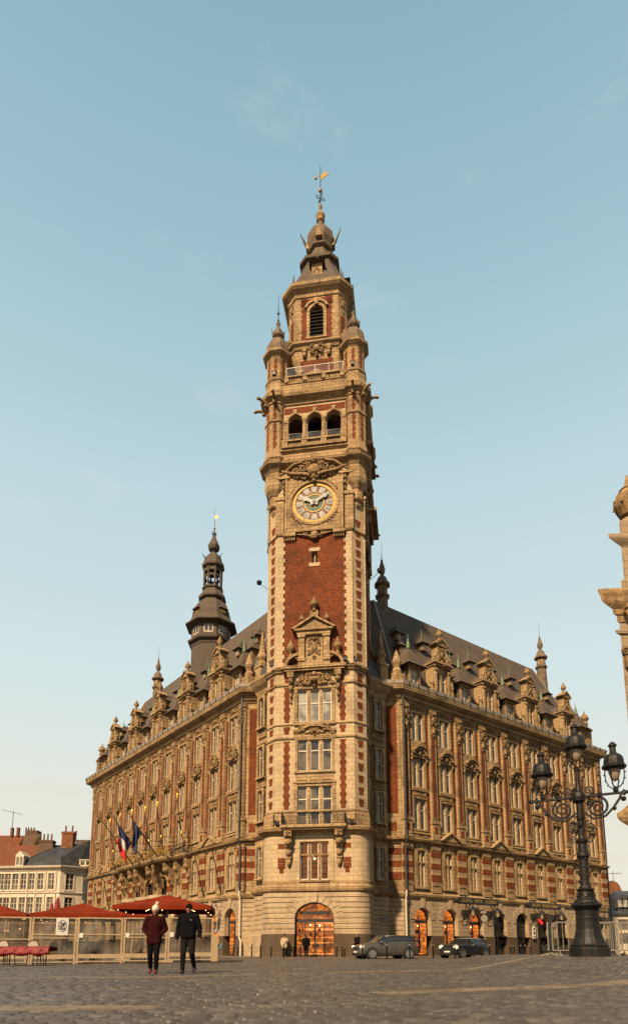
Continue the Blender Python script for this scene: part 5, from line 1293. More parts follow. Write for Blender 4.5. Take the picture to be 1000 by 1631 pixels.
# ================================================================== street lamp
LX,LY=8.58,20.5; LZ=gz(LX,LY)-.02
lt=thing('street_lamp',(LX,LY,LZ),'tall ornate cast-iron lamp post with three bell-topped lanterns on scrolled arms','street lamp')
F0=Fr((LX,LY),(1,0),(0,-1))
m=MB(F0); m.lathe((0,0),[(.60,LZ-.1),(.60,.66),(.57,.70)],16); build(m,'lamp_plinth','castiron',lt)
m=MB(F0); m.lathe((0,0),[(.54,.70),(.56,.74),(.50,.80),(.42,1.0),(.36,1.25),(.345,1.50),(.35,1.62),(.34,1.64),(.345,1.82),(.40,1.90),(.46,1.97),(.46,2.02),(.38,2.07),(.34,2.14),(.27,2.22),(.235,2.34),(.225,2.42),(.26,2.46),(.27,2.50),(.20,2.54),(.155,2.62),(.145,2.75),(.15,3.1),(.14,3.45),(.18,3.52),(.20,3.56),(.19,3.66),(.145,3.70),(.135,3.95),(.17,4.02),(.18,4.08),(.13,4.14),(.105,4.2),(.095,4.7),(.13,4.78),(.14,4.86),(.10,4.92),(.10,5.35)],20)
for k in range(8):
    a=k*PI/4; m.tube([(.25*math.cos(a),.25*math.sin(a),2.40),(.27*math.cos(a+.2),.27*math.sin(a+.2),2.28),(.25*math.cos(a+.39),.25*math.sin(a+.39),2.24),(.27*math.cos(a+.58),.27*math.sin(a+.58),2.28),(.25*math.cos(a+.785),.25*math.sin(a+.785),2.40)],.022,5)
for k in range(26):      # climbing relief on the shaft
    a=k*.85; z=2.65+k*.034; m.ball((.15*math.cos(a),.15*math.sin(a),z),.03,None,5)
build(m,'lamp_shaft','castiron',lt,smooth=False)
al=rad(-29); AF=Fr((LX,LY),(math.cos(al),math.sin(al)),(math.sin(al),-math.cos(al)))
m=MB(AF); m.lathe((0,0),[(.14,5.30),(.2,5.36),(.22,5.5),(.17,5.62),(.1,5.68),(.075,5.9),(.075,6.35),(.10,6.40),(.05,6.48)],10)
m.tube([(-1.42,0,5.5),(0,0,5.5),(1.42,0,5.5)],.045,6)
for s in (-1,1):
    m.lathe((s*1.33,0),[(.02,5.40),(.06,5.45),(.06,5.56),(.02,5.6)],6); m.tube([(s*1.38,0,5.5),(s*1.5,0,5.5),(s*1.62,0,5.5)],[.045,.08,.01],6); m.lathe((s*.62,0),[(.03,5.41),(.08,5.45),(.08,5.55),(.03,5.59)],8)
    m.scroll(s*.52,5.12,.34,2.1,0,.042,-s,PI/2 if 1 else 0,k=34); m.tube([(s*.12,0,4.98),(s*.4,0,4.74),(s*.75,0,4.80),(s*1.0,0,5.05),(s*1.2,0,5.34),(s*1.24,0,5.47)],.04,6)
    m.scroll(s*.30,5.68,.17,1.6,0,.03,s,-PI/2,k=20); m.ball((s*1.3,0,5.30),.085,None,8)
    m.scroll(s*.26,4.50,.20,1.8,0,.028,s,PI/2,k=24); m.scroll(s*.22,4.10,.13,1.5,0,.022,-s,PI/2,k=18); m.ball((s*1.02,0,5.02),.07)
    m.tube([(s*1.10,0,5.5),(s*1.10,0,5.72)],.04,6); m.lathe((s*1.10,0),[(.05,5.5),(.09,5.6),(.05,5.72)],8)
m.ball((-.0,.15,4.55),.05)
build(m,'lamp_arm','castiron',lt)
for (u,z0,lb) in ((-1.10,5.66,None),(0,6.46,None),(1.10,5.66,None)):
    m=MB(AF); z=z0
    for s in (0,1,2,3):
        a=s*PI/2+.3; P=[(u,0,z)]+[(u+math.cos(a)*r_,math.sin(a)*r_,z+h_) for r_,h_ in ((.12,.02),(.22,.12),(.28,.28),(.30,.48),(.29,.66))]
        m.tube(P,.02,5); 
        for r_,h_ in ((.23,.12),(.30,.28),(.32,.48)): m.ball((u+math.cos(a)*r_,math.sin(a)*r_,z+h_),.032,None,5)
    m.lathe((u,0),[(.035,z-.06),(.08,z),(.03,z+.06)],8)
    m.lathe((u,0),[(.26,z+.62),(.36,z+.66),(.37,z+.72),(.31,z+.77),(.30,z+.90),(.28,z+1.0),(.22,z+1.08),(.14,z+1.13),(.10,z+1.17),(.095,z+1.34),(.13,z+1.38),(.13,z+1.42),(.09,z+1.46),(.07,z+1.50),(.02,z+1.53)],16)
    hd=build(m,'lamp_head','castiron',lt)
    m=MB(AF); m.lathe((u,0),[(.01,z+.22),(.08,z+.26),(.14,z+.38),(.18,z+.52),(.19,z+.66)],16); build(m,'lamp_globe','milk',hd,smooth=True)
# ================================================================== crowd barriers
def barrier(loc,rz,label,first=[None]):
    if first[0] is None:
        t=thing('crowd_barrier',loc,label,'barrier','steel crowd barriers round the street lamp',rz)
        m=MB(); h_=1.10; W=1.15
        m.tube([(-W,0,.18),(-W,0,h_-.15),(-W+.05,0,h_-.04),(-W+.16,0,h_),(W-.16,0,h_),(W-.05,0,h_-.04),(W,0,h_-.15),(W,0,.18),(-W,0,.18)],.021,6)
        build(m,'rail','steel',t,local=True)
        for k in range(1,13):
            x=-W+k*2*W/13; b_=MB(); b_.tube([(x,0,.19),(x,0,h_-.01)],.012,5); build(b_,'bar','steel',t,local=True)
        for s in (-1,1): b_=MB(); b_.tube([(s*W*.82,0,.19),(s*W*.82,-.02,.1),(s*W*.82,-.28,0)],.02,5); b_.tube([(s*W*.82,-.02,.1),(s*W*.82,.28,0)],.02,5); build(b_,'foot','steel',t,local=True)
        first[0]=t; return t
    return dup(first[0],loc,rz,label)
for (x,y,a,lb) in ((9.02,21.7,.02,'steel crowd barrier passing right behind the lamp post base'),(9.05,22.4,1.15,'steel crowd barrier turned edge-on at the far left behind the lamp'),(11.3,21.9,-.05,'steel crowd barrier at the right edge, nearest the camera of the right-hand ones'),(10.35,22.6,-1.2,'steel crowd barrier turned inwards right of the lamp post'),(11.7,23.0,.12,'steel crowd barrier farthest back at the right edge')):
    if lb.startswith('steel crowd barrier turned edge'): x,y=8.15,22.6
    barrier((x,y,gz(x,y)+.012),a,lb)
# ================================================================== bollards
bt=MB(); bt.lathe((0,0),[(.05,0),(.05,.98),(.035,1.02),(.02,1.04)],10); bme=bt.mesh('bollard')
bcap=MB(); bcap.lathe((0,0),[(.053,.86),(.055,.93),(.053,.94)],10); bcm=bcap.mesh('bollard_ring')
bl_=[(401,50,'dark'),(415,47,'dark'),(432,50,'dark'),(452,47,'dark'),(467.7,49.5,'dark'),(479,50.3,'dark'),(536,49,'dark'),(545,50,'dark'),(372,54,'dark'),(379,54,'dark'),(577,41.5,'pale'),(615.7,41.2,'pale'),(652,42,'pale'),(689,45,'dark'),(724,43.5,'pale'),(753,43.5,'pale'),(779,44,'pale'),(813,52,'dark'),(818,55,'dark'),(829,53,'pale'),(836,52,'pale'),(844,54,'dark')]
where={401:'left of the drain pipe foot by the tower plinth',415:'against the stone plinth left of the tower door',432:'by the plinth, left of the woman in the pale coat',452:'beside the woman in the pale coat',467.7:'at the left edge of the lit tower door',479:'in front of the lit tower door',536:'at the right edge of the lit tower door',545:'against the plinth right of the lit tower door',372:'in front of the lit arch by the terrace, left one',379:'in front of the lit arch by the terrace, right one',577:'in front of the estate car headlight',615.7:'in front of the estate car door',652:'in front of the estate car rear wheel',689:'between the two parked cars',724:'in front of the small black car headlight',753:'in front of the small black car door',779:'behind the tail of the small black car',813:'left of the dark arches right of the small car',818:'by the pier between two dark arches',829:'pale one in front of the third dark arch, left',836:'pale one in front of the third dark arch, right',844:'by the pier left of the barriers'}
for x,d_,k in bl_:
    o=link('bollard',bme,'iron' if k=='dark' else 'steel'); X=(x-500)*d_/1047; o.location=(X,d_,gz(X,d_)); tag(o,('slim dark' if k=='dark' else 'slim pale metal')+' bollard '+where[x],'bollard','bollards round the building'); link('band',bcm,'steel',o)
t=thing('road_sign',((772.5-500)*50/1047,50,0),'back of a grey road sign on a thin pole near the first black sign','road sign')
m=MB(); x,y=(772.5-500)*50/1047,50; m.tube([(x,y,0),(x,y,3.45)],.035,6,fr=ID); build(m,'pole','steel',t)
m=MB(); m.arcband(x,2.95,0,.26,0,2*PI,0,.03,16,fr=Fr((0,y-.06),(1,0),(0,-1))); m.box(x-.22,x+.22,y+.03,y+.06,3.35,3.5,fr=ID); build(m,'sign_plate','steel',t)
t=thing('menu_board',FR.w(18.9,.35,0),'upright white panel with dark blocks on the pier beside a dark arch','board')
m=MB(FR); m.box(18.3,18.75,.25,.32,1.7,2.95); build(m,'panel','white',t)
m=MB(FR)
for z,h_ in ((2.55,.22),(2.1,.3),(1.8,.15)): m.box(18.38,18.66,.32,.33,z,z+h_)
build(m,'print','ink',t)
t=thing('planter',(14.9,40.5,0),'low dark planter box on the ground left of the barriers','planter')
m=MB(); m.box(14.0,16.6,40.2,40.9,0,.5,fr=ID); m.box(13.95,16.65,40.15,40.95,.5,.56,fr=ID); build(m,'box','darkframe',t)
m=MB(); rr=random.Random(4)
for k in range(260):
    x,y,z=14.1+2.4*rr.random(),40.3+.5*rr.random(),.55+.28*rr.random(); a=rr.random()*6; m.quad([(x,y,z),(x+.09*math.cos(a),y+.09*math.sin(a),z+.03),(x+.07*math.cos(a),y+.07*math.sin(a),z+.12),(x,y,z+.08)])
M['leaf']=simple('dark_leaves',(.035,.045,.02),.7,var=.5,vs=8); build(m,'leaves','leaf',t)
# ================================================================== cafe terrace
M['cream']=simple('cream_terrace_frame',(.40,.28,.155),.5,var=.2,vs=3,dirt=(.38,.27,.16)); M['canvas']=simple('red_parasol_canvas',(.19,.024,.006),.9,var=.35,vs=1.2,spec=.05,bump=.3); M['redcloth']=simple('deep_red_cloth',(.22,.005,.005),.6,var=.5,vs=5); M['rattan']=simple('rattan_wood',(.13,.06,.025),.6,var=.5,vs=14); M['weave']=simple('pale_woven_back',(.42,.36,.28),.8,var=.4,vs=30)
TA=(-13.1,27.4); TB=(-4.60,30.2)
def tpt(t): return (TA[0]+(TB[0]-TA[0])*t,TA[1]+(TB[1]-TA[1])*t)
tl=math.dist(TA,TB); te=((TB[0]-TA[0])/tl,(TB[1]-TA[1])/tl); tn=(te[1],-te[0]); FTc=Fr(TA,te,tn)
def pxt(px):     # along-line position seen at a pixel column
    lo,hi=-4,tl+2
    for _ in range(40):
        mi=(lo+hi)/2; p=FTc.w(mi,0,0); v=500+1047*p[0]/p[1]
        if v<px: lo=mi
        else: hi=mi
    return lo
posts=[pxt(p) for p in (-28,48,121,195,266,339)]
zs_=[0,0,.02,.04,.08,.12]
for i in range(5):
    a,b_=posts[i],posts[i+1]; z=zs_[i]; P=FTc.w(a,0,0); H=1.98
    t=thing('glass_windscreen',P,['clear glass terrace windscreen at the left edge, behind the red-covered table','glass terrace windscreen carrying the cream banner','glass terrace windscreen left of the woman in burgundy','glass terrace windscreen behind the woman in burgundy','rightmost glass terrace windscreen, behind the man in black'][i],'windscreen','glass windscreens round the cafe terrace')
    m=MB(FTc); m.box(a+.03,a+.11,-.04,.04,z,z+H); build(m,'post','cream',t)
    m=MB(FTc); m.box(b_-.08,b_-.003,-.04,.04,z,z+H); build(m,'post','cream',t)
    if i==4: m=MB(FTc); m.box(b_+.0,b_+.22,-.3,.06,z,z+1.15); build(m,'end_panel','cream',t)
    mid=1.22 if i!=0 else 1.02
    for nm,z0,z1,d_ in (('top_rail',H-.06,H,.032),('middle_rail',mid,mid+.05,.036),('bottom_board',.22,.40,.03),('bottom_rail',.06,.11,.034)):
        m=MB(FTc); m.box(a+.11,b_-.08,-d_,d_,z+z0,z+z1); build(m,nm,'cream',t)
    if i in (1,3): m=MB(FTc); m.box(a+.11,b_-.08,-.036,.036,z+mid-.14,z+mid-.10); build(m,'middle_rail','cream',t)
    m=MB(FTc); m.box(a+.11,b_-.08,-.006,.006,z+.4,z+H-.06); build(m,'pane','screen',t)
    if i>=2: m=MB(FTc); m.box(a+.12,a+.27,.04,.05,z+mid-.12,z+mid+.08); build(m,'notice','white',t)
# inner row
for k,(pa,pb,dd) in enumerate(((8,100,34),(100,160,34.3),(-20,44,31))):
    x0,x1=(pa-500)*dd/1047,(pb-500)*dd/1047; t=thing('glass_windscreen',(x0,dd,0),['inner glass windscreen seen through the left panels','inner glass windscreen behind the banner panel','nearer inner glass windscreen at the far left'][k],'windscreen','glass windscreens round the cafe terrace')
    fr=Fr((x0,dd),(1,0),(0,-1)); w_=x1-x0
    m=MB(fr); m.box(0,.07,0,.06,0,2.0); build(m,'post','cream',t); m=MB(fr); m.box(w_-.07,w_,0,.06,0,2.0); build(m,'post','cream',t)
    for nm,z0 in (('top_rail',1.94),('middle_rail',1.05),('bottom_rail',.3)): m=MB(fr); m.box(.07,w_-.07,.0,.05,z0,z0+.05); build(m,nm,'cream',t)
    m=MB(fr); m.box(.07,w_-.07,.02,.03,.35,1.94); build(m,'pane','screen',t)
# banner with a scrolled monogram
ub=pxt(97.5); t=thing('banner',FTc.w(ub,.05,0),'cream banner with a dark oval scrolled monogram hung on a windscreen','banner')
m=MB(FTc); m.box(ub-.25,ub+.25,.045,.055,1.22,1.95); build(m,'cloth','fwhite',t)
m=MB(FTc)
m.tube([(ub+.16*math.cos(a),.065,1.62+.24*math.sin(a)) for a in [2*PI*j/24 for j in range(25)]],.008,4)
for (dx,dz,r_,d_) in ((-.05,.10,.07,1),(.06,.10,.06,-1),(-.06,-.02,.07,-1),(.05,0,.07,1),(-.04,-.13,.07,1),(.06,-.12,.06,-1)): m.scroll(ub+dx,1.62+dz,r_,1.4,.065,.011,d_,dx*20,k=14,n=4)
m.tube([(ub-.12,.065,1.48),(ub,.065,1.62),(ub+.12,.065,1.78)],.01,4)
build(m,'monogram','ink',t)
def parasol(x,y,z,h,W,rz,label):
    t=thing('parasol',(x,y,z),label,'parasol','large red parasols over the cafe terrace')
    F=Fr((x,y),(math.cos(rz),math.sin(rz)),(-math.sin(rz),math.cos(rz)))
    m=MB(F); n=8; ez=h-.62*W/2*.46
    R8=[(W*(1. if k%2==0 else .78)*.5*math.sqrt(2)*(1 if k%2==0 else .907),PI/4+k*PI/4) for k in range(8)]
    rings=[]
    for f,zz in ((.03,h),(.35,h-(h-ez)*.37),(.7,h-(h-ez)*.74),(1.,ez)):
        rings.append([F.w(f*r_*math.cos(a),f*r_*math.sin(a),zz-(.02 if k%2 and .1<f<1 else 0)) for k,(r_,a) in enumerate(R8)])
    val=[F.w(1.005*r_*math.cos(a),1.005*r_*math.sin(a),ez-.20) for r_,a in R8]; rings.append(val)
    for q in rings: m.v+=q
    for j in range(4):
        for k in range(8): m.f.append((j*8+k,j*8+(k+1)%8,(j+1)*8+(k+1)%8,(j+1)*8+k))
    m.f.append(tuple(range(8)))
    o=build(m,'canopy','canvas',t); sd=o.modifiers.new('thick','SOLIDIFY'); sd.thickness=.012
    m=MB(F); m.tube([(0,0,z),(0,0,h+.05)],.045,8); m.ball((0,0,h+.08),.07); m.box(-.4,.4,-.4,.4,z,z+.08); build(m,'pole','cream',t)
    for k,(r_,a) in enumerate(R8):
        m=MB(F); m.tube([(0,0,h-.08),(r_*.96*math.cos(a),r_*.96*math.sin(a),ez-.03)],.014,4); m.tube([(0,0,h-.65),(r_*.5*math.cos(a),r_*.5*math.sin(a),h-(h-ez)*.53-.05)],.012,4); build(m,'rib','darkframe',t)
    for k in (0,2,4,6):
        r_,a=R8[k]; m=MB(F); m.tube([(r_*.45*math.cos(a),r_*.45*math.sin(a),ez-.0),(r_*.56*math.cos(a),r_*.56*math.sin(a),ez-.09)],.012,5); build(m,'lamp','litwhite',t)
    m=MB(F)
    for k in range(8):
        r_,a=R8[k]; m.ball((r_*.9*math.cos(a),r_*.9*math.sin(a),ez-.22),.02,None,6)
    build(m,'string_light','litwhite',t)
    return t
parasol((126-500)*31/1047,31.2,0,2.78,4.05,.25,'large red parasol over the middle of the terrace, above the banner')
parasol((264-500)*32.5/1047,32.6,0,3.30,4.5,.1,'large red parasol above the two people walking, right end of terrace')
parasol((-12-500)*31/1047,31,0,2.74,3.9,.15,'large red parasol cut off by the left edge')
parasol((196-500)*38/1047,38,0,2.95,3.2,.3,'dark red parasol edge behind, between the middle and right parasols')
parasol((8-500)*42/1047,42,0,2.35,3.4,.5,'lower red parasol farther back, seen through the left windscreen')
parasol((70-500)*43/1047,43,0,2.5,3.4,.2,'lower red parasol farther back, seen through the banner windscreen')
for i,px in enumerate((78.5,87.5)):
    x=(px-500)*40/1047; t=thing('closed_parasol',(x,40,0),('left, shorter' if i==0 else 'right, taller')+' of the two folded dark red parasols standing against the white house','parasol','folded dark red parasols')
    h=3.45+.35*i; m=MB(); m.lathe((x,40),[(.03,h),(.10,h-.15),(.17,h-.6),(.21,h-1.2),(.17,h-1.7),(.08,h-1.9)],9,fr=ID,sy=.8); build(m,'folded_canopy','redcloth',t); m=MB(); m.tube([(x,40,0),(x,40,h-1.8)],.04,6,fr=ID); build(m,'pole','cream',t)
# chairs & tables
def chair_proto():
    t=thing('bistro_chair',(0,0,0),'x','chair','bistro chairs on the cafe terrace')
    m=MB(); m.box(-.22,.22,-.22,.22,.43,.47); build(m,'seat','rattan',t,local=True)
    m=MB(); m.ring([(-.20,.55),(-.22,.80),(-.14,.92),(0,.95),(.14,.92),(.22,.80),(.20,.55)],[(-.25,.47),(-.27,.82),(-.17,.97),(0,1.0),(.17,.97),(.27,.82),(.25,.47)],.20,.24); build(m,'back_frame','rattan',t,local=True)
    m=MB(); m.poly([(-.20,.56),(.20,.56),(.22,.80),(.14,.92),(0,.95),(-.14,.92),(-.22,.80)],.21,.23); build(m,'woven_back','weave',t,local=True)
    for sx in (-1,1):
        for sy in (-1,1): m=MB(); m.tube([(sx*.2,sy*.2,.44),(sx*.23,sy*.23,0)],.018,6); build(m,'leg','rattan',t,local=True)
    return t
ch0=chair_proto()
cs=[(12,25.6,2.9,'rattan chair with a pale woven back at the left edge, in front of the windscreen'),(58,25.9,3.0,'rattan chair with a pale woven back behind the red-covered table'),(92,30.2,1.2,'dark chair behind glass under the banner, left one'),(104,30.6,-.6,'dark chair behind glass just right of the banner'),(131,30.4,.9,'dark chair nearest the seated person behind glass'),(140,30.8,-1.0,'dark chair right of the seated person behind glass'),(168,31,1.7,'light wooden chair behind glass at the right end of the third windscreen'),(222,32,2.2,'chair behind glass left of the woman in burgundy'),(112,31.6,2.0,'dark chair at the back behind the banner panel'),(305,33,2.4,'chair behind glass behind the man in black')]
for i,(px,d_,a,lb) in enumerate(cs):
    loc=((px-500)*d_/1047,d_,.0); 
    if i==0: ch0.location=loc; ch0.rotation_euler=(0,0,a); ch0['label']=lb
    else: dup(ch0,loc,a,lb)
for i,(px,d_) in enumerate(((118,31),(155,31),(240,32.5),(318,33.5))):
    x=(px-500)*d_/1047; t=thing('cafe_table',(x,d_,0),['round dark cafe table right of the banner','round dark cafe table right of the seated person','round dark cafe table left of the woman in burgundy','round dark cafe table behind the man in black'][i],'table','small tables on the cafe terrace')
    m=MB(); m.lathe((x,d_),[(.36,.72),(.37,.74),(.36,.76)],16,fr=ID); build(m,'table_top','darkframe',t); m=MB(); m.tube([(x,d_,.03),(x,d_,.72)],.03,6,fr=ID); m.lathe((x,d_),[(.22,0),(.2,.03)],12,fr=ID); build(m,'stand','iron',t)
t=thing('table',(-11.05,25.2,0),'long low table under the folded red cloth at the left edge','table')
for x in (-11.75,-10.35):
    for y in (25.0,25.5): m=MB(); m.tube([(x,y,0),(x,y,.66)],.025,5,fr=ID); build(m,'leg','darkframe',t)
m=MB(); m.box(-11.95,-10.15,24.9,25.6,.66,.69,fr=ID); build(m,'table_top','darkframe',t)
m=MB(); nn=30; V=[]
prof_=[(25.62,.55),(25.62,.70),(25.3,.73),(24.95,.73),(24.87,.66),(24.9,.58),(24.82,.50),(24.88,.44)]
for i in range(nn+1):
    x=-12.05+2.05*i/nn
    for j,(y,z) in enumerate(prof_): V.append((x,y+.03*math.sin(i*1.3+j),z+.012*math.sin(i*.9+j*2)-(.08*abs(math.sin(i*.33)) if j>6 else 0)))
k=len(prof_); m.add(V,[(i*k+j,(i+1)*k+j,(i+1)*k+j+1,i*k+j+1) for i in range(nn) for j in range(k-1)])
o=build(m,'red_cloth','redcloth',None,smooth=True); sd=o.modifiers.new('thick','SOLIDIFY'); sd.thickness=.02; tag(o,'folded deep red cloth lying over the long table at the left edge','cloth')
# warm lamps inside the terrace
for i,(px,py,d_) in enumerate(((6,1482,33),(11,1482,33),(30,1479,34),(52,1488,33),(36,1497,36))):
    x=(px-500)*d_/1047; z=.64+(1511-py)*d_/1062; m=MB(); m.ball((x,d_,z),.045,ID,8); m.tube([(x,d_,z+.04),(x,d_,2.2)],.006,4,fr=ID); o=build(m,'hanging_lamp','litwhite'); tag(o,['leftmost warm bulb hanging','second warm bulb hanging','warm bulb hanging higher up','warm bulb hanging left of the banner','lowest warm bulb hanging'][i]+' behind the left windscreens','lamp','warm bulbs hanging in the terrace')
# ================================================================== houses behind, left
M['render']=simple('cream_render',(.66,.54,.39),.8,var=.12,vs=.8,bump=.15,dirt=(.42,.33,.22)); M['tile']=masonry('orange_roof_tile',(.24,.075,.03),(.17,.05,.02),(.08,.03,.02),.22,.3,.03,bump=.8,sa=.5); M['oldbrick']=masonry('old_brown_brick',(.17,.10,.065),(.12,.07,.045),(.09,.06,.04),.23,.08,.01); M['orangebrick']=masonry('orange_brick',(.34,.12,.05),(.24,.08,.035),(.12,.06,.04),.23,.08,.01); M['bluslate']=masonry('blue_slate',(.040,.040,.042),(.026,.026,.028),(.012,.013,.015),.3,.2,.012,rough=.42,stain=(.10,.10,.10),sa=.4)
D0=95.
def X(px,d=D0): return (px-500)*d/1047*1.006
def Zp(py,d=D0): return .64+(1511-py)*d/1047*.995
wh=thing('white_corner_house',(X(70),D0,0),'cream three-storey corner house with tall small-paned windows and a blue slate roof','house')
wx=[X(-60),X(94),X(122),X(150)]; wy=[D0,D0-.6,D0+1.6,D0+12]
wp=[(wx[0],D0+1.2),(wx[1],wy[1]),(wx[2],wy[2]),(wx[3]-1.2,wy[3])]
def wfr(i):
    a,b_=wp[i],wp[i+1]; l=math.dist(a,b_); e=((b_[0]-a[0])/l,(b_[1]-a[1])/l); return Fr(a,e,(e[1],-e[0])),l
EZ=Zp(1378)
zr=((5.75,8.1),(9.15,11.65)); cols={0:[5,18,32,46,61,79],1:[],2:[]}
wmesh={}
def house_win(W,H,arch=False):
    f=MB(); g=MB(); s=MB()
    s.box(-W/2-.14,-W/2,-.1,.06,-.1,H+.12); s.box(W/2,W/2+.14,-.1,.06,-.1,H+.12); s.box(-W/2,W/2,-.1,.055,H,H+.12); s.box(-W/2-.2,W/2+.2,-.1,.12,-.2,-.1)
    for x in (-W/2,-.035,W/2-.07): f.box(x,x+.07,-.14,-.07,0,H)
    for z in (0,H*.33,H*.62,H-.06): f.box(-W/2+.07,-.035,-.14,-.08,z,z+.06); f.box(.035,W/2-.07,-.14,-.08,z,z+.06)
    g.quad([(-W/2,-.12,0),(W/2,-.12,0),(W/2,-.12,H),(-W/2,-.12,H)])
    return s.mesh('surround'),f.mesh('sash'),g.mesh('pane')
HW=house_win(.95,2.4)
wallm=MB(); holes=[]
fr0,l0=wfr(0)
u_of=lambda px:(X(px)-wp[0][0])/(wp[1][0]-wp[0][0])*l0
H0=[(u_of(p)-.475,u_of(p)+.475,z,z+2.4,0) for p in (-42,-30,-18,-7,5,18,32,46,61,79) for z in (1.6,5.7,9.2)]
wallm.wall(0,l0,0,EZ-.6,H0,0,.2,fr=fr0)
fr1,l1=wfr(1); fr2,l2=wfr(2)
wallm.wall(0,l1,0,EZ-.6,[(l1*.42-.6,l1*.42+.6,z,z+2.4,0) for z in (1.6,5.7,9.2)],0,.2,fr=fr1)
wallm.wall(0,l2,0,EZ-.6,[(u-.475,u+.475,z,z+2.4,0) for z in (1.6,5.7,9.2) for u in (2.,5.,8.)],0,.2,fr=fr2)
build(wallm,'wall','render',wh)
HB=house_win(1.2,2.4)
for h_ in H0: put('window',HW[0],'render',wh,fr0.w((h_[0]+h_[1])/2,0,h_[2]),fr0.rz,subs=(('frame',HW[1],'frame'),('pane',HW[2],'glass')))
for z in (1.6,5.7,9.2):
    put('window',HB[0],'render',wh,fr1.w(l1*.42,0,z),fr1.rz,subs=(('frame',HB[1],'frame'),('pane',HB[2],'glass')))
    for u in (2.,5.,8.): put('window',HW[0],'render',wh,fr2.w(u,0,z),fr2.rz,subs=(('frame',HW[1],'frame'),('pane',HW[2],'glass')))
for z0,w_ in ((5.1,.1),(8.65,.12),(12.1,.1)):
    m=MB(); m.sweep(wp,[(0,z0),(w_,z0+.04),(w_+.04,z0+.22),(0,z0+.28)],caps=False); build(m,'string_course','render',wh)
m=MB(); m.sweep(wp,[(0,EZ-.7),(.12,EZ-.65),(.16,EZ-.4),(.5,EZ-.25),(.6,EZ),(.5,EZ+.05),(-.4,EZ+.06)],caps=False); build(m,'eaves','render',wh)
m=MB()
for k,(fr,l) in enumerate(((fr0,l0),(fr2,l2))):
    for u in ([u_of(p) for p in (40,54,70,88)] if k==0 else [3.5,6.5]): m.tube([(u,.1,0),(u,.1,EZ-.6)],.05,5,fr=fr)
build(m,'down_pipe','render',wh)
# slate mansard: lower steep part and upper slope with two hips
def poly3(mb,P): mb.add(list(P),[tuple(range(len(P)))])
m=MB(); b0=[(X(22),D0+1.2),(wp[1][0]-.3,wp[1][1]+.4),(wp[2][0]-.3,wp[2][1]+.3),(wp[3][0]-.3,wp[3][1])]
i0=[(X(28),D0+2.0),(wp[1][0]-.6,wp[1][1]+1.3),(wp[2][0]-.9,wp[2][1]+.9),(wp[3][0]-1.2,wp[3][1])]
r0=[(X(57),D0+6.5),(X(108),D0+6.2),(X(116),D0+5.),(X(124),D0+12)]
za,zb,zc=EZ+.05,Zp(1362),Zp(1341,D0+6)
for i in range(3):
    poly3(m,[(*b0[i],za),(*b0[i+1],za),(*i0[i+1],zb),(*i0[i],zb)]); 
poly3(m,[(*i0[0],zb),(*i0[1],zb),(*r0[1],zc),(*r0[0],zc-.2)]); poly3(m,[(*i0[1],zb),(*i0[2],zb),(*r0[2],zc+.4),(*r0[1],zc)]); poly3(m,[(*i0[2],zb),(*i0[3],zb),(*r0[3],zc),(*r0[2],zc+.4)])
poly3(m,[(*b0[0],za),(*i0[0],zb),(*r0[0],zc-.2),(X(40),D0+12,za)]); poly3(m,[(*r0[0],zc-.2),(*r0[1],zc),(*r0[2],zc+.4),(*r0[3],zc),(X(60),D0+14,za)])
build(m,'roof','bluslate',wh)
m=MB(); 
for P in ([(*i0[0],zb),(*i0[1],zb),(*i0[2],zb)],[(*b0[0],za),(*i0[0],zb),(*r0[0],zc-.2),(*r0[1],zc),(*r0[2],zc+.4),(*r0[3],zc)],[(*i0[1],zb),(*r0[1],zc)]): m.tube(P,.10,5,fr=ID)
build(m,'roof_flashing','lead',wh)
m=MB(); poly3(m,[(X(-60),D0+1.6,za),(X(28),D0+1.6,za),(X(57),D0+7,zc),(X(22),D0+8,zc+.2),(X(-60),D0+9,zc+.2)]); poly3(m,[(X(-60),D0+9,zc+.2),(X(22),D0+8,zc+.2),(X(57),D0+7,zc),(X(40),D0+13,za)]); build(m,'tiled_roof','tile',wh)
for px,py0,py1,w_,mt,pots in ((67,1327,1345,2.0,'oldbrick',3),(101,1313,1345,1.75,'orangebrick',2)):
    x=X(px,D0+6); zt,zb2=Zp(py0+8,D0+6),Zp(py1+6,D0+6)
    m=MB(); m.box(x-w_/2,x+w_/2,D0+5.4,D0+6.6,zb2-1,zt,fr=ID); m.box(x-w_/2-.12,x+w_/2+.12,D0+5.3,D0+6.7,zt-.35,zt-.1,fr=ID); c_=build(m,'chimney',mt,wh)
    if pots==3: m=MB(); m.frustum((x,D0+6),(w_*.8,1.0),(w_*.5,.6),zb2-1,zt-.3,fr=ID); build(m,'chimney_base',mt,wh)
    for k in range(pots):
        xx=x-w_*.3+w_*.6*k/(pots-1); m=MB(); m.lathe((xx,D0+6),[(.14,zt),(.12,zt+.9),(.15,zt+1.0),(.1,zt+1.02)],8,fr=ID); build(m,'chimney_pot','orangebrick',c_)
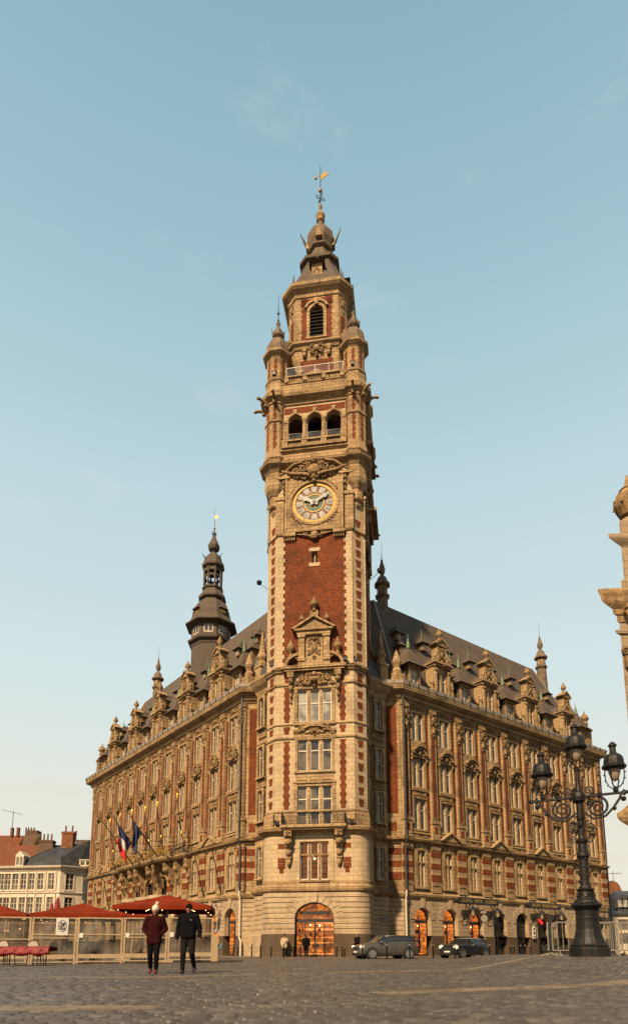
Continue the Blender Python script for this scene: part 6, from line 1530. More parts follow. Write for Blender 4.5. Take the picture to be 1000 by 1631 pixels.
for px,py,w_,zt_ in ((19,1372,1.0,1.55),(123,1371,1.5,.95)):
    x=X(px); z=Zp(py+4); y=D0+.9 if px<50 else D0+1.9
    m=MB(); m.box(x-w_*.6,x+w_*.6,y,y+2.5,z,z+zt_,fr=ID); 
    if px<50: m.poly([(x-w_*.7,z+zt_),(x+w_*.7,z+zt_),(x,z+zt_+.75)],-y-2.5,-y,fr=Fr((0,0),(1,0),(0,-1)))
    else: m.box(x-w_*.65,x+w_*.65,y-.1,y+2.5,z+zt_,z+zt_+.08,fr=ID)
    dd=build(m,'dormer','render',wh)
    m=MB()
    for s in (-1,1): m.box(x+s*w_*.27-w_*.2,x+s*w_*.27+w_*.2,y-.03,y-.01,z+.2,z+zt_-.15,fr=ID)
    build(m,'dormer_pane','blind' if px<50 else 'glass',dd)
# far left: steep orange roof with a tall brown party wall
h1=thing('orange_roofed_house',(X(8,104),104,0),'house with a steep orange tiled roof and tall brown brick chimney wall','house')
m=MB(); m.box(X(-70,104),X(40,104),104,114,0,Zp(1374,104),fr=ID); build(m,'wall','oldbrick',h1)
m=MB(); a=Zp(1374,104); t_=Zp(1325,106)
poly3(m,[(X(-60,103),103.5,a-.3),(X(4,103),103.5,a-.3),(X(24,106),107,t_),(X(-60,106),107,t_)]); poly3(m,[(X(-60,106),107,t_),(X(24,106),107,t_),(X(24,106),113,a),(X(-60,106),113,a)]); build(m,'roof','tile',h1)
m=MB(); m.add([(X(4,103.4),103.5,a-.3),(X(24,106),107,t_),(X(44,104),107,t_+.3),(X(44,104),107,a-1),(X(4,104),103.6,a-3)],[(0,1,2,3,4)]); m.box(X(25,106),X(45.5,106),107,108.6,a-1,Zp(1318,107),fr=ID); build(m,'party_wall','oldbrick',h1)
m=MB()
for px in (28,32,36.5,41): m.lathe((X(px,107),107.6),[(.16,Zp(1318,107)),(.14,Zp(1318,107)+.35),(.1,Zp(1318,107)+.6)],6,fr=ID)
for px in (4,14): m.box(X(px,106)-.18,X(px,106)+.18,106.6,107.2,t_-.2,t_+1.3,fr=ID)
build(m,'chimney_pot','orangebrick',h1)
m=MB(); x=X(3,106); m.tube([(x,107,t_),(x,107,t_+4.2)],.05,4,fr=ID); m.tube([(x-2.,107,t_+4.4),(x+1.6,107,t_+3.6)],.04,4,fr=ID); build(m,'roof_aerial','iron',h1)
# behind, right of the white house
h2=thing('brown_roofed_house',(X(125,118),118,0),'brown roofed house with a gabled dormer behind the white corner house','house')
M['browntile']=simple('brown_roof_tile',(.09,.045,.03),.8,var=.4,vs=2)
m=MB(); m.box(X(104,118),X(160,118),118,128,0,Zp(1372,118),fr=ID); build(m,'wall','oldbrick',h2)
m=MB(); a,t_=Zp(1374,118),Zp(1328,118); poly3(m,[(X(104,118),117.6,a),(X(165,118),117.6,a),(X(160,120),122,t_),(X(108,120),122,t_)]); poly3(m,[(X(108,120),122,t_),(X(160,120),122,t_),(X(165,118),129,a),(X(104,118),129,a)]); poly3(m,[(X(104,118),117.6,a),(X(108,120),122,t_),(X(104,118),129,a)]); build(m,'roof','browntile',h2)
m=MB(); x=X(128,118); m.poly([(x-1.6,Zp(1372,118)),(x+1.6,Zp(1372,118)),(x+1.6,Zp(1352,118)),(x,Zp(1336,118)),(x-1.6,Zp(1352,118))],-121,-117.2,fr=Fr((0,0),(1,0),(0,-1))); build(m,'gable','oldbrick',h2)
m=MB(); x=X(110.5,121); m.lathe((x,121.5),[(.2,t_-.4),(.17,t_+1.4),(.25,t_+1.5),(.2,t_+1.6)],8,fr=ID); build(m,'chimney','orangebrick',h2)
# right background street
def Xr(px,d): return (px-500)*d/1047*1.004
h3=thing('brick_gabled_house',(Xr(988,112),112,0),'old red brick house with a rounded gable at the end of the street','house')
m=MB(); F1=Fr((0,112),(1,0),(0,-1)); zz=lambda py:.64+(1511-py)*112/1047*.995
x0,x1=Xr(970,112),Xr(999,112); m.poly([(x0,0),(x1,0),(x1,zz(1432)),(Xr(996,112),zz(1420)),(Xr(991,112),zz(1407)),(Xr(985,112),zz(1402)),(Xr(979,112),zz(1406)),(x0,zz(1420))],-8,0,fr=F1); m.poly([(x0-3,0),(x0,0),(x0,zz(1415)),(x0-3,zz(1408))],-7,-.5,fr=F1); build(m,'wall','orangebrick',h3)
m=MB(); m.poly([(x0-.4,zz(1412)),(x0+.2,zz(1418)),(Xr(986,112),zz(1400)),(x0+1.0,zz(1403))],-8.2,-.8,fr=F1); build(m,'roof','browntile',h3)
m=MB(); 
for px,py in ((976,1450),(985,1450),(976,1475),(985,1475)): x=Xr(px,112); m.box(x-.4,x+.4,-.1,.02,zz(py)-1.3,zz(py),fr=F1)
build(m,'window','glass',h3)
m=MB(); x=Xr(992,112); m.tube([(x-1.8,0,zz(1390)),(x+.6,0,zz(1389))],.04,4,fr=F1); m.tube([(x-1,0,zz(1404)),(x-1,0,zz(1386))],.04,4,fr=F1)
for k in range(4): m.tube([(x-1.5+.5*k,-.3,zz(1390)),(x-1.5+.5*k,.3,zz(1390))],.03,4,fr=F1)
build(m,'roof_aerial','iron',h3)
h4=thing('grey_mansard_house',(Xr(1004,88),88,0),'grey fronted house with a dark mansard roof at the right edge of the street','house')
F4=Fr((0,88),(1,0),(0,-1)); z4=lambda py:.64+(1511-py)*88/1047*.995
m=MB(); m.box(Xr(986,88),Xr(1080,88),-14,0,0,z4(1455),fr=F4); build(m,'wall','render',h4)
m=MB(); a=Xr(984,88); b_=Xr(1085,88); 
P=[(a,.4,z4(1456)),(b_,.4,z4(1456)),(b_,-1.2,z4(1424)),(a+1.,-1.2,z4(1424)),(a+1.4,-3,z4(1415)),(b_,-3,z4(1415)),(b_,-13,z4(1456)),(a,-13,z4(1456))]
P=[F4.w(*p) for p in P]; m.add(P,[(0,1,2,3),(3,2,5,4),(4,5,6,7),(0,3,4,7)]); build(m,'roof','bluslate',h4)
m=MB(); w4=MB()
for px in (990,998,1006): x=Xr(px,88); m.box(x-.45,x+.45,-1.5,.1,z4(1446),z4(1430),fr=F4); w4.box(x-.28,x+.28,.1,.12,z4(1444),z4(1433),fr=F4)
build(m,'dormer','lead',h4); build(w4,'window','blind',h4)
m=MB()
for px in (990,998,1006):
    for py in (1466,1488): x=Xr(px,88); m.box(x-.35,x+.35,0.,.03,z4(py)-1.2,z4(py)+.2,fr=F4)
build(m,'window','glass',h4)
# low awnings and a bracket lamp of the far street
t=thing('shop_awning',(Xr(992,80),80,0),'small red shop awning at the far end of the street beyond the lamp post','awning')
m=MB(); x=Xr(992,80); m.poly([(x-1.2,3.6),(x+1.2,3.6),(x+1.2,2.9),(x-1.2,2.9)],-7,-6,fr=Fr((0,87),(1,0),(0,-1))); build(m,'canvas','redcloth',t); 
m=MB(); 
for s in (-1,1): m.tube([(x+s*1.1,80.5,0),(x+s*1.1,80.5,2.95)],.04,4,fr=ID)
build(m,'post','iron',t)
# ================================================================== opera house corner at the right edge
M['opera']=masonry('pale_opera_stone',(.38,.275,.17),(.33,.235,.14),(.22,.15,.09),1.3,.47,.03,bump=.9,sa=.35,smooth=.4)
ox,oy=17.72,35.; op=thing('opera_house',(ox+4,oy,0),'corner of a classical stone opera house with a deep cornice at the right edge','building')
OD=R; pO=[(ox+OD[0]*22,oy+OD[1]*22),(ox,oy),(ox+16,oy)]
m=MB(); m.sweep(pO,[(.0,0),(.0,18.6),(.10,18.62),(.12,18.8),(0,18.9),(0,19.6)],caps=False); build(m,'wall','opera',op)
m=MB(); m.sweep(pO,[(o_*.45,z_) for o_,z_ in [(0,19.3),(.10,19.35),(.12,19.7),(.28,19.8),(.32,20.1),(.70,20.35),(.84,20.5),(.88,20.75),(.98,20.95),(1.0,21.15),(.85,21.25),(.05,21.5)]],caps=False); build(m,'cornice','carved',op)
m=MB()
for k in range(26): m.box(ox+.1+.4*k,ox+.25+.4*k,oy-.75,oy-.35,19.9,20.15,fr=ID)
build(m,'dentil_row','carved',op)
pA=[(ox+.7+OD[0]*22,oy+.4+OD[1]*22),(ox+.7,oy+.4),(ox+16,oy+.4)]
m=MB(); m.sweep(pA,[(0,21.3),(.08,21.4),(.08,22.2),(0,22.3),(0,24.4),(.05,24.5),(.2,24.7),(.29,24.85),(.3,25.1),(.1,25.25),(.0,25.3),(.0,26.1),(-.2,26.6),(-2,26.7)],caps=False); m.box(ox+1.2,ox+2.6,oy+.3,oy+.42,22.7,24.0,fr=ID); build(m,'attic','opera',op)
m=MB(); m.lathe((ox+2.05,oy+1.6),[(.5,26.6),(.42,26.9),(.25,27.05),(.6,27.35),(.85,27.9),(.9,28.4),(.75,28.8),(.5,29.05),(.55,29.15),(.35,29.3),(.2,29.5),(.05,30.2)],14,fr=ID); build(m,'urn','carved',op)
m=MB()
for k in range(10): a=2*PI*k/10; m.tube([(ox+2.05+.88*math.cos(a),oy+1.6+.88*math.sin(a),28.),(ox+2.05+.8*math.cos(a+.25),oy+1.6+.8*math.sin(a+.25),28.6)],.1,5,fr=ID)
build(m,'urn_garland','carved',op)
m=MB(); m.box(ox+.1,ox+1.6,oy-.2,oy,16.5,17.2,fr=ID); m.scroll(ox+.15,17.5,.25,1.5,oy-.1,.08,1,0,fr=ID,k=16); build(m,'capital','carved',op)
m=MB(); m.sweep([(ox-.05+OD[0]*8,oy+OD[1]*8),(ox-.05,oy+.0),(ox+16,oy+.0)],[(o_*.4,z_) for o_,z_ in [(0,6.6),(.25,6.8),(.3,7.2),(.85,7.5),(1.0,7.7),(1.0,7.95),(.8,8.05),(.3,8.5),(.3,8.8),(0,9.0)]],caps=True); build(m,'balcony','carved',op)
m=MB()
for k in range(3):
    m.box(ox+3.2+4*k,ox+5.4+4*k,oy-.02,oy+.3,10,16,fr=ID)
build(m,'window','glass',op)
# ================================================================== people
def capsule(bm_v,bm_f,a,b,ra,rb,n=12,sx=1.,sy=1.):
    a=Vector(a); b=Vector(b); t=(b-a); L_=t.length
    if L_<1e-6: t=Vector((0,0,1)); L_=1e-6
    t=t/L_ if L_>1e-5 else Vector((0,0,1)); up=Vector((0,1,0)) if abs(t.y)<.9 else Vector((1,0,0)); u=t.cross(up).normalized(); w=t.cross(u).normalized()
    prof=[(-ra,0.)]; 
    for k in range(1,4): q=PI/2*k/4; prof.append((-ra*math.cos(q),ra*math.sin(q)))
    prof+=[(0,ra),(L_,rb)]
    for k in range(1,4): q=PI/2*k/4; prof.append((L_+rb*math.sin(q),rb*math.cos(q)))
    prof.append((L_+rb,0.))
    k0=len(bm_v)
    for h_,r_ in prof:
        for i in range(n):
            q=2*PI*i/n; d=u*(math.cos(q)*r_)+w*(math.sin(q)*r_); p=a+t*h_+Vector((d.x*sx,d.y*sy,d.z)); bm_v.append(tuple(p))
    for j in range(len(prof)-1):
        for i in range(n): bm_f.append((k0+j*n+i,k0+j*n+(i+1)%n,k0+(j+1)*n+(i+1)%n,k0+(j+1)*n+i))
def blob(parts,name,vox=.014,smooth=4):
    """one continuous surface grown from tapered limbs: parts=(a,b,ra,rb[,sx,sy])"""
    V=[];F=[]
    for p in parts: capsule(V,F,p[0],p[1],p[2],p[3],12,*(p[4:6] if len(p)>4 else ()))
    me=bpy.data.meshes.new(name); me.from_pydata(V,[],F); bm=bmesh.new(); bm.from_mesh(me); bmesh.ops.remove_doubles(bm,verts=bm.verts,dist=1e-5); bmesh.ops.recalc_face_normals(bm,faces=bm.faces); bm.to_mesh(me); bm.free()
    o=bpy.data.objects.new('tmp',me); C.objects.link(o); r=o.modifiers.new('r','REMESH'); r.mode='VOXEL'; r.voxel_size=vox; s=o.modifiers.new('s','SMOOTH'); s.iterations=smooth; s.factor=.5
    bpy.context.view_layer.update(); me2=bpy.data.meshes.new_from_object(o.evaluated_get(bpy.context.evaluated_depsgraph_get())); bpy.data.objects.remove(o)
    for f in me2.polygons: f.use_smooth=True
    me2.name=name; return me2
M['skin']=simple('skin',(.30,.12,.06),.55,var=.1,vs=9); M['burgundy']=simple('burgundy_jacket',(.030,.0032,.0035),.85,var=.4,vs=9,bump=.5,spec=.06); M['blackcloth']=simple('black_cloth',(.0045,.0042,.0045),.9,var=.3,vs=12,bump=.3,spec=.06); M['charcoal']=simple('charcoal_trousers',(.012,.010,.009),.9,var=.3,vs=10,spec=.06); M['wool']=simple('cream_wool',(.85,.74,.58),.95,var=.3,vs=30,bump=.8); M['shoe_red']=simple('red_brown_shoe',(.14,.015,.012),.5); M['shoe']=simple('dark_shoe',(.022,.014,.012),.45); M['hair']=simple('dark_hair',(.03,.018,.01),.7); M['beige']=simple('pale_coat',(.48,.36,.22),.9,var=.25,vs=7,bump=.4); M['ochre']=simple('ochre_vest',(.36,.17,.04),.85,var=.25,vs=8); M['bluegrey']=simple('pale_blue_wool',(.28,.32,.38),.95,var=.2,vs=20); M['teal']=simple('teal_bag',(.10,.20,.18),.7); M['whitelogo']=M['white']
def person(px,d,H,rz,label,pose,cl,vox=.014,z0=None):
    x=(px-500)*d/1047; z=gz(x,d) if z0 is None else z0
    t=thing('person',(x,d,z),label,'person',None,rz); k=H/1.75
    P=pose
    S=lambda v:tuple(c*k for c in v)
    J={'hipL':(.095,0,.92),'hipR':(-.095,0,.92),'kneeL':(.10,-.02,.50),'kneeR':(-.10,-.02,.50),'ankL':(.10,.03,.09),'ankR':(-.10,.03,.09),
       'shL':(.19,0,1.44),'shR':(-.19,0,1.44),'elL':(.25,.02,1.16),'elR':(-.25,.02,1.16),'wrL':(.26,-.06,.90),'wrR':(-.26,-.06,.90),'pel':(0,0,.95),'chest':(0,0,1.30),'neck':(0,0,1.50),'head':(0,-.015,1.635)}
    J.update(P); J={a:Vector(S(b)) for a,b in J.items()}
    b=[]
    def lim(a,c,ra,rb,*s): b.append((J[a],J[c],ra*k,rb*k,*s))
    b.append((J['pel'],J['pel']+Vector((0,0,.08*k)),.125*k,.12*k,1.15,.85)); b.append((J['pel']+Vector((0,0,.08*k)),J['chest'],.115*k,.135*k,1.15,.8)); lim('shL','shR',.062,.062)
    b.append((J['chest'],J['neck'],.12*k,.06*k,1.1,.8)); b.append((J['neck'],J['head'],.055*k,.055*k))
    b.append((J['head']+Vector((0,.005,.02))*k,J['head']+Vector((0,.0,.035))*k,.082*k,.080*k,.9,1.08)); b.append((J['head']+Vector((0,-.02,-.045))*k,J['head']+Vector((0,-.035,-.06))*k,.052*k,.042*k,.95,1.))
    b.append((J['head']+Vector((0,-.085,.015))*k,J['head']+Vector((0,-.107,-.018))*k,.011*k,.015*k)) # nose
    for s in (-1,1): b.append((J['head']+Vector((s*.078,.01,.015))*k,J['head']+Vector((s*.082,.014,-.012))*k,.016*k,.012*k,.6,1.)) # ears
    for s in 'LR':
        lim('hip'+s,'knee'+s,.088,.058); lim('knee'+s,'ank'+s,.056,.038); lim('sh'+s,'el'+s,.052,.040); lim('el'+s,'wr'+s,.040,.028)
        foot=J['ank'+s]+Vector(P.get('toe'+s,(0,-.15,-.055)))*k; b.append((J['ank'+s]+Vector((0,.01,-.03))*k,foot,.040*k,.032*k,1.1,1.))
        d_=(J['wr'+s]-J['el'+s]).normalized(); sd=1 if s=='L' else -1; w_=J['wr'+s]
        side=Vector((0,1,0)); pl=w_+d_*.075*k; b.append((w_+d_*.015*k,pl,.026*k,.028*k,.6,1.25))
        for i,(ln,oy) in enumerate(((.062,-.032),(.072,-.011),(.067,.010),(.052,.030))):
            f0=pl+side*oy*k; f1=f0+(d_*.55*ln+Vector((-sd*.012,0,0)))*k; f2=f1+(d_*.45*ln*.8+Vector((-sd*.022,0,0)))*k; b.append((f0,f1,.0095*k,.009*k)); b.append((f1,f2,.009*k,.0075*k))
        th0=w_+(d_*.02-side*.03)*k; b.append((th0,th0+(d_*.035-side*.024)*k,.012*k,.011*k)); b.append((th0+(d_*.035-side*.024)*k,th0+(d_*.065-side*.03)*k,.011*k,.009*k))
    link('body',blob(b,'body',min(vox,.011) if vox<.02 else vox,2),'skin',t)
    # clothing
    hem=cl.get('hem',.82); g=cl.get('puff',1.)
    j=[]
    def J2(a,c,ra,rb,*s): j.append((J[a],J[c],ra*k*g,rb*k*g,*s))
    hv=Vector((0,0,hem*k)); 
    for sx_ in (-.085,-.03,.03,.085):
        j.append((Vector((sx_*k,-.01,(hem+.085)*k)),Vector((sx_*.9*k,0,(hem+.25)*k)),.115*k*g,.115*k*g,1.,1.2))
    j.append((Vector((0,0,(hem+.2)*k)),J['pel']+Vector((0,0,.10*k)),.150*k*g,.155*k*g,1.15,.88)); j.append((J['pel']+Vector((0,0,.06*k)),J['chest'],.16*k*g,.168*k*g,1.12,.82)); j.append((J['chest'],J['neck']+Vector((0,.0,-.06*k)),.16*k*g,.085*k*g,1.15,.85)); j.append((J['neck'],J['neck']+Vector((0,.005,.03*k)),.078*k,.075*k))
    J2('shL','shR',.085,.085); 
    for s in 'LR': J2('sh'+s,'el'+s,.080,.066); j.append((J['el'+s],J['el'+s].lerp(J['wr'+s],.93),.066*k*g,.050*k*g))
    link('jacket',blob(j,'jacket',vox,3),cl['jacket'],t)
    q=[]
    q.append((J['pel']+Vector((0,0,-.02*k)),J['pel'],.135*k,.14*k,1.15,.9))
    for s in 'LR': q.append((J['hip'+s],J['knee'+s],.105*k,.078*k)); q.append((J['knee'+s],J['knee'+s].lerp(J['ank'+s],.93),.076*k,.058*k))
    link('trousers',blob(q,'trousers',vox,3),cl['trousers'],t)
    for s in 'LR':
        an=J['ank'+s]; foot=an+Vector(P.get('toe'+s,(0,-.15,-.055)))*k
        link('shoe',blob([(an+Vector((0,.02,-.045))*k,foot,.050*k,.042*k,1.05,1.),(an,an+Vector((0,.015,-.03))*k,.052*k,.05*k)],'shoe',vox,2),cl['shoes'],t)
    hd=J['head']
    if cl.get('hat')=='bobble':
        h_=[(hd+Vector((0,.02,.085))*k,hd+Vector((0,.02,.125))*k,.098*k,.082*k,.95,1.05),(hd+Vector((0,.025,.075))*k,hd+Vector((0,.022,.09))*k,.100*k,.104*k,.95,1.05)]
        link('hat',blob(h_,'hat',.012,2),cl['hatm'],t); m=MB(); m.ball(tuple(hd+Vector((.035,.03,.235))*k),.05*k,None,10); link('bobble',m.mesh('bobble',smooth=True),cl['hatm'],t)
    elif cl.get('hat')=='cap':
        h_=[(hd+Vector((0,.015,.055))*k,hd+Vector((0,.015,.075))*k,.094*k,.086*k,.95,1.07),(hd+Vector((-.03,-.07,.055))*k,hd+Vector((.03,-.07,.055))*k,.030*k,.030*k)]
        link('hat',blob(h_,'hat',.012,2),cl['hatm'],t)
    if cl.get('hair'):
        h_=[(hd+Vector((0,.03,.03))*k,hd+Vector((0,.025,.05))*k,.09*k,.088*k,.97,1.),(hd+Vector((0,.05,-.0))*k,hd+Vector((0,.06,-.03-cl['hair']))*k,.075*k,.055*k)]
        link('hair',blob(h_,'hair',.012,2),'hair',t)
    m=MB()
    for s in (-1,1): m.ball(tuple(hd+Vector((s*.031,-.078,.022))*k),.012*k,None,8)
    link('eye',m.mesh('eye'),'ink',t)
    m=MB(); m.ball(tuple(hd+Vector((0,-.083,-.048))*k),.018*k,None,8,sz=.35,so=.5); link('mouth',m.mesh('mouth'),'redcloth',t)
    return t,J,k
wpose={'kneeL':(.09,-.10,.50),'ankL':(.085,-.06,.10),'kneeR':(-.095,-.02,.50),'ankR':(-.10,.16,.13),'toeR':(0,-.13,-.085),'elL':(.29,.05,1.18),'wrL':(.150,-.045,1.00),'elR':(-.29,.05,1.18),'wrR':(-.150,-.045,1.00),'hipL':(.085,0,.92),'hipR':(-.085,0,.92)}
person(245.5,17.15,1.70,.06,'person in a burgundy jacket and cream bobble hat walking with hands in pockets',wpose,dict(jacket='burgundy',trousers='blackcloth',shoes='shoe_red',hat='bobble',hatm='wool',hem=.76,puff=1.08))
mpose={'kneeR':(-.10,-.09,.50),'ankR':(-.11,-.05,.10),'kneeL':(.12,-.07,.52),'ankL':(.13,.20,.17),'toeL':(0,-.12,-.10),'elL':(.285,.03,1.17),'wrL':(.315,-.10,.92),'elR':(-.275,.05,1.16),'wrR':(-.29,-.02,.88),'hipL':(.095,0,.92),'hipR':(-.095,0,.92)}
tm,Jm,km=person(299.5,17.35,1.80,-.05,'person in a black jacket and dark cap walking with arms at the sides',mpose,dict(jacket='blackcloth',trousers='charcoal',shoes='shoe',hat='cap',hatm='blackcloth',hem=.88,puff=1.1))
m=MB(); m.ball((.095,-.165,1.40),.012,None,6); link('chest_mark',m.mesh('chest_mark'),'white',tm)
person(453,50.4,1.68,.2,'person in a pale coat and furry hat standing left of the tower door',{'elL':(.24,-.06,1.18),'wrL':(.10,-.22,1.28),'elR':(-.26,.02,1.17),'wrR':(-.24,-.08,.95)},dict(jacket='beige',trousers='blackcloth',shoes='shoe',hat='bobble',hatm='hair',hem=.72,puff=1.15),vox=.025)
person(487.5,50.0,1.70,PI,'person seen from behind in dark clothes going in at the lit tower door',{'kneeL':(.09,-.08,.5)},dict(jacket='blackcloth',trousers='blackcloth',shoes='shoe',hem=.80,puff=1.1,hair=.12),vox=.025)
person(569,46.3,1.66,-.8,'person with long dark hair in black standing behind the estate car bonnet',{'elL':(.2,-.08,1.18),'wrL':(.05,-.2,1.15)},dict(jacket='blackcloth',trousers='charcoal',shoes='shoe',hem=.7,puff=1.15,hair=.2),vox=.025)
t5,J5,k5=person(343,40.,1.72,-.5,'person in an ochre vest and pale blue hat by the terrace end',{'elR':(-.24,-.05,1.18),'wrR':(-.12,-.2,1.18)},dict(jacket='ochre',trousers='blackcloth',shoes='shoe',hat='bobble',hatm='bluegrey',hem=.78,puff=1.1),vox=.022)
x5=(343-500)*40/1047
m=MB(); m.lathe((x5+.30,39.95),[(.03,.62),(.13,.66),(.15,.85),(.10,.98),(.02,1.0)],8,fr=ID,sy=.5); m.tube([(x5+.22,39.95,.97),(x5+.28,39.95,1.14),(x5+.36,39.95,.97)],.012,4,fr=ID); tag(build(m,'shoulder_bag','teal'),'teal bag carried by the person in the ochre vest','bag')
cd_=FT.w(-1.25,-.75,0); person(500+1047*cd_[0]/cd_[1],cd_[1],1.70,.1,'person with a white hood behind the glass guard high on the tower',{'elL':(.2,-.1,1.2),'wrL':(.08,-.25,1.3)},dict(jacket='blackcloth',trousers='blackcloth',shoes='shoe',hat='bobble',hatm='wool',hem=.8),vox=.03,z0=51.75)
# seated customer behind the glass
person(138,31.,1.60,1.2,'person with dark hair sitting at a terrace table behind the glass',{'pel':(0,.0,.50),'hipL':(.1,-.02,.50),'hipR':(-.1,-.02,.50),'kneeL':(.12,-.45,.50),'kneeR':(-.12,-.45,.50),'ankL':(.12,-.42,.09),'ankR':(-.12,-.42,.09),'chest':(0,.0,.88),'neck':(0,-.02,1.07),'head':(0,-.03,1.20),'shL':(.19,0,1.0),'shR':(-.19,0,1.0),'elL':(.25,-.08,.75),'elR':(-.25,-.08,.75),'wrL':(.14,-.3,.78),'wrR':(-.14,-.3,.78)},dict(jacket='charcoal',trousers='blackcloth',shoes='shoe',hem=.42,hair=.05),vox=.02)
# ================================================================== cars
def paint(name,col):
    m,nt,b=new_mat(name); b.inputs['Base Color'].default_value=(*col,1); b.inputs['Metallic'].default_value=.45; b.inputs['Roughness'].default_value=.34; b.inputs['Coat Weight'].default_value=.35; b.inputs['Coat Roughness'].default_value=.06
    tc=N(nt,'ShaderNodeTexCoord'); c=mixc(nt,noise(nt,2.5,5,.7,tc.outputs['Object'],.35,.7),(*col,1),(*[x*.72+.012 for x in col],1)); nt.links.new(c,b.inputs['Base Color']); return m
M['pgrey']=paint('bronze_grey_car_paint',(.060,.050,.040)); M['pblack']=paint('black_car_paint',(.006,.006,.006)); M['chrome']=simple('chrome',(.6,.58,.55),.2,.9); M['headlamp']=simple('lit_headlamp',(.8,.7,.5),.2,emit=(1.,.72,.35),es=1.3); M['tail']=simple('tail_lamp',(.25,.01,.01),.3); M['blackplastic']=simple('black_plastic',(.02,.02,.02),.6)
def car(name,loc,rz,label,Ln,W,H,wb,st,roofm,bodym,wr):
    """st: stations (x, hood/shoulder z, roof z or None, half width, roof half width); x forward = -x direction"""
    t=thing(name,loc,label,'car',None,rz)
    V=[];F=[]; n=len(st)
    fa=-Ln/2+ (Ln-wb)*.5-.02   # front axle x
    ax=(-wb/2-.02,wb/2-.02)
    secs=[]
    for x,sh,w_ in st['body']:
        lo=.20
        secs.append([(x,0,sh+.03),(x,w_*.55,sh+.025),(x,w_*.86,sh),(x,w_*.97,sh-.10),(x,w_,sh-.27),(x,w_,.48),(x,w_*.98,.30),(x,w_*.90,lo),(x,0,lo)])
    m=MB(); k=9
    for s in (1,-1):
        k0=len(m.v); m.v+=[(x,y*s,z) for sc in secs for x,y,z in sc]
        for i in range(len(secs)-1):
            for j in range(k-1): m.f.append((k0+i*k+j,k0+i*k+j+1,k0+(i+1)*k+j+1,k0+(i+1)*k+j))
        for i in (0,len(secs)-1): m.f.append(tuple(k0+i*k+j for j in range(k)))
    me=m.mesh('car_body',smooth=True); o=link('body',me,bodym,t); sb=o.modifiers.new('sub','SUBSURF'); sb.levels=1; sb.render_levels=2
    # cabin (glasshouse) with roof
    cb=st['cabin']    # list (x_bottom,z_bottom,x_top,z_top) front windscreen ... rear, as rings
    g=MB(); (xf,zf),(xrf,zrf),(xrr,zrr),(xb,zb)=cb; wb_=W/2*.90; wt=W/2*.70
    pts=lambda s:[(xf,s*wb_*.93,zf),(xrf,s*wt,zrf),(xrr,s*wt,zrr),(xb,s*wb_*.93,zb)]
    A,B_=pts(1),pts(-1); g.add(A+B_,[(0,1,2,3),(7,6,5,4),(0,4,5,1),(1,5,6,2),(2,6,7,3)])
    o=link('window',g.mesh('glass'),'carglass',t)
    r=MB(); e=.03
    P=[(xrf+.02,wt*1.02,zrf),(xrf+.02,-wt*1.02,zrf),(xrr-.02,-wt*1.02,zrr),(xrr-.02,wt*1.02,zrr)]
    mx=(xrf+xrr)/2; r.v+=[(xrf-.03,0,zrf+.02),(xrf-.03,wt*.9,zrf+.01),(xrf-.0,wt*1.04,zrf-.03),(mx,0,zrf+.06),(mx,wt*.9,zrf+.045),(mx,wt*1.06,zrf-.0),(xrr+.05,0,zrr+.025),(xrr+.05,wt*.9,zrr+.01),(xrr+.03,wt*1.04,zrr-.04)]
    r.f+=[(0,1,4,3),(1,2,5,4),(3,4,7,6),(4,5,8,7)]; kk=9; r.v+=[(x,-y,z) for x,y,z in r.v[:9]]; r.f+=[tuple(i+9 for i in f) for f in r.f[:4]]
    o=link('roof',r.mesh('car_roof',smooth=True),roofm,t); sd=o.modifiers.new('s','SOLIDIFY'); sd.thickness=.04; sd.offset=-1
    # pillars
    r=MB()
    for s in (1,-1):
        for (xa,za,ya),(xb2,zb2,yb2),rd in (((xf,zf,wb_*.94),(xrf,zrf,wt*1.01),.032),((xb,zb,wb_*.94),(xrr,zrr,wt*1.01),.05),((st['bp'],zf+.0,wb_*.96),(st['bp']+.06,zrf+.01,wt*1.02),.03),((st['cp'],zb+.0,wb_*.96),(st['cp']+.0,zrr+.03,wt*1.02),.03)):
            r.tube([(xa,s*ya,za),((xa+xb2)/2,s*(ya+yb2)/2+s*.015,(za+zb2)/2),(xb2,s*yb2,zb2)],rd,6)
    link('pillar',r.mesh('pillar'),st['pm'],t)
    r=MB()
    for s in (1,-1): r.tube([(xf,s*wb_*.985,zf+.02),(0,s*wb_*1.03,zf+.0),(xb,s*wb_*.98,zb+.03)],.014,5)
    link('trim',r.mesh('trim'),'chrome',t)
    for x in ax:
        for s in (1,-1):
            y=s*(W/2-.10); m=MB(Fr((x,0),(1,0),(0,1))); m.arcband(0,wr+.02,0,wr+.07,0,2*PI,y-s*.09,y+s*.118,24); link('wheel_arch',m.mesh('wheel_arch'),'blackplastic',t)
            m=MB(Fr((x,0),(1,0),(0,1))); m.arcband(0,wr,wr*.68,wr,0,2*PI,y-.10,y+s*.125 if s>0 else y+.10,24) if s>0 else m.arcband(0,wr,wr*.68,wr,0,2*PI,y-.125,y+.10,24)
            wo=link('wheel',m.mesh('tyre'),'rubber',t)
            m=MB(Fr((x,0),(1,0),(0,1))); yo=y+s*.115; m.arcband(0,wr,wr*.60,wr*.70,0,2*PI,yo-.02,yo+.01,24)
            for q in range(10):
                a=2*PI*q/10; a2=a+.10; m.poly([(wr*.12*math.cos(a-.5),wr+wr*.12*math.sin(a-.5)),(wr*.62*math.cos(a-.10),wr+wr*.62*math.sin(a-.10)),(wr*.62*math.cos(a2),wr+wr*.62*math.sin(a2)),(wr*.12*math.cos(a+.5),wr+wr*.12*math.sin(a+.5))],yo-.01,yo+.012)
            link('rim',m.mesh('rim'),'chrome',wo)
    f=st['front']; m=MB()
    hl=MB()
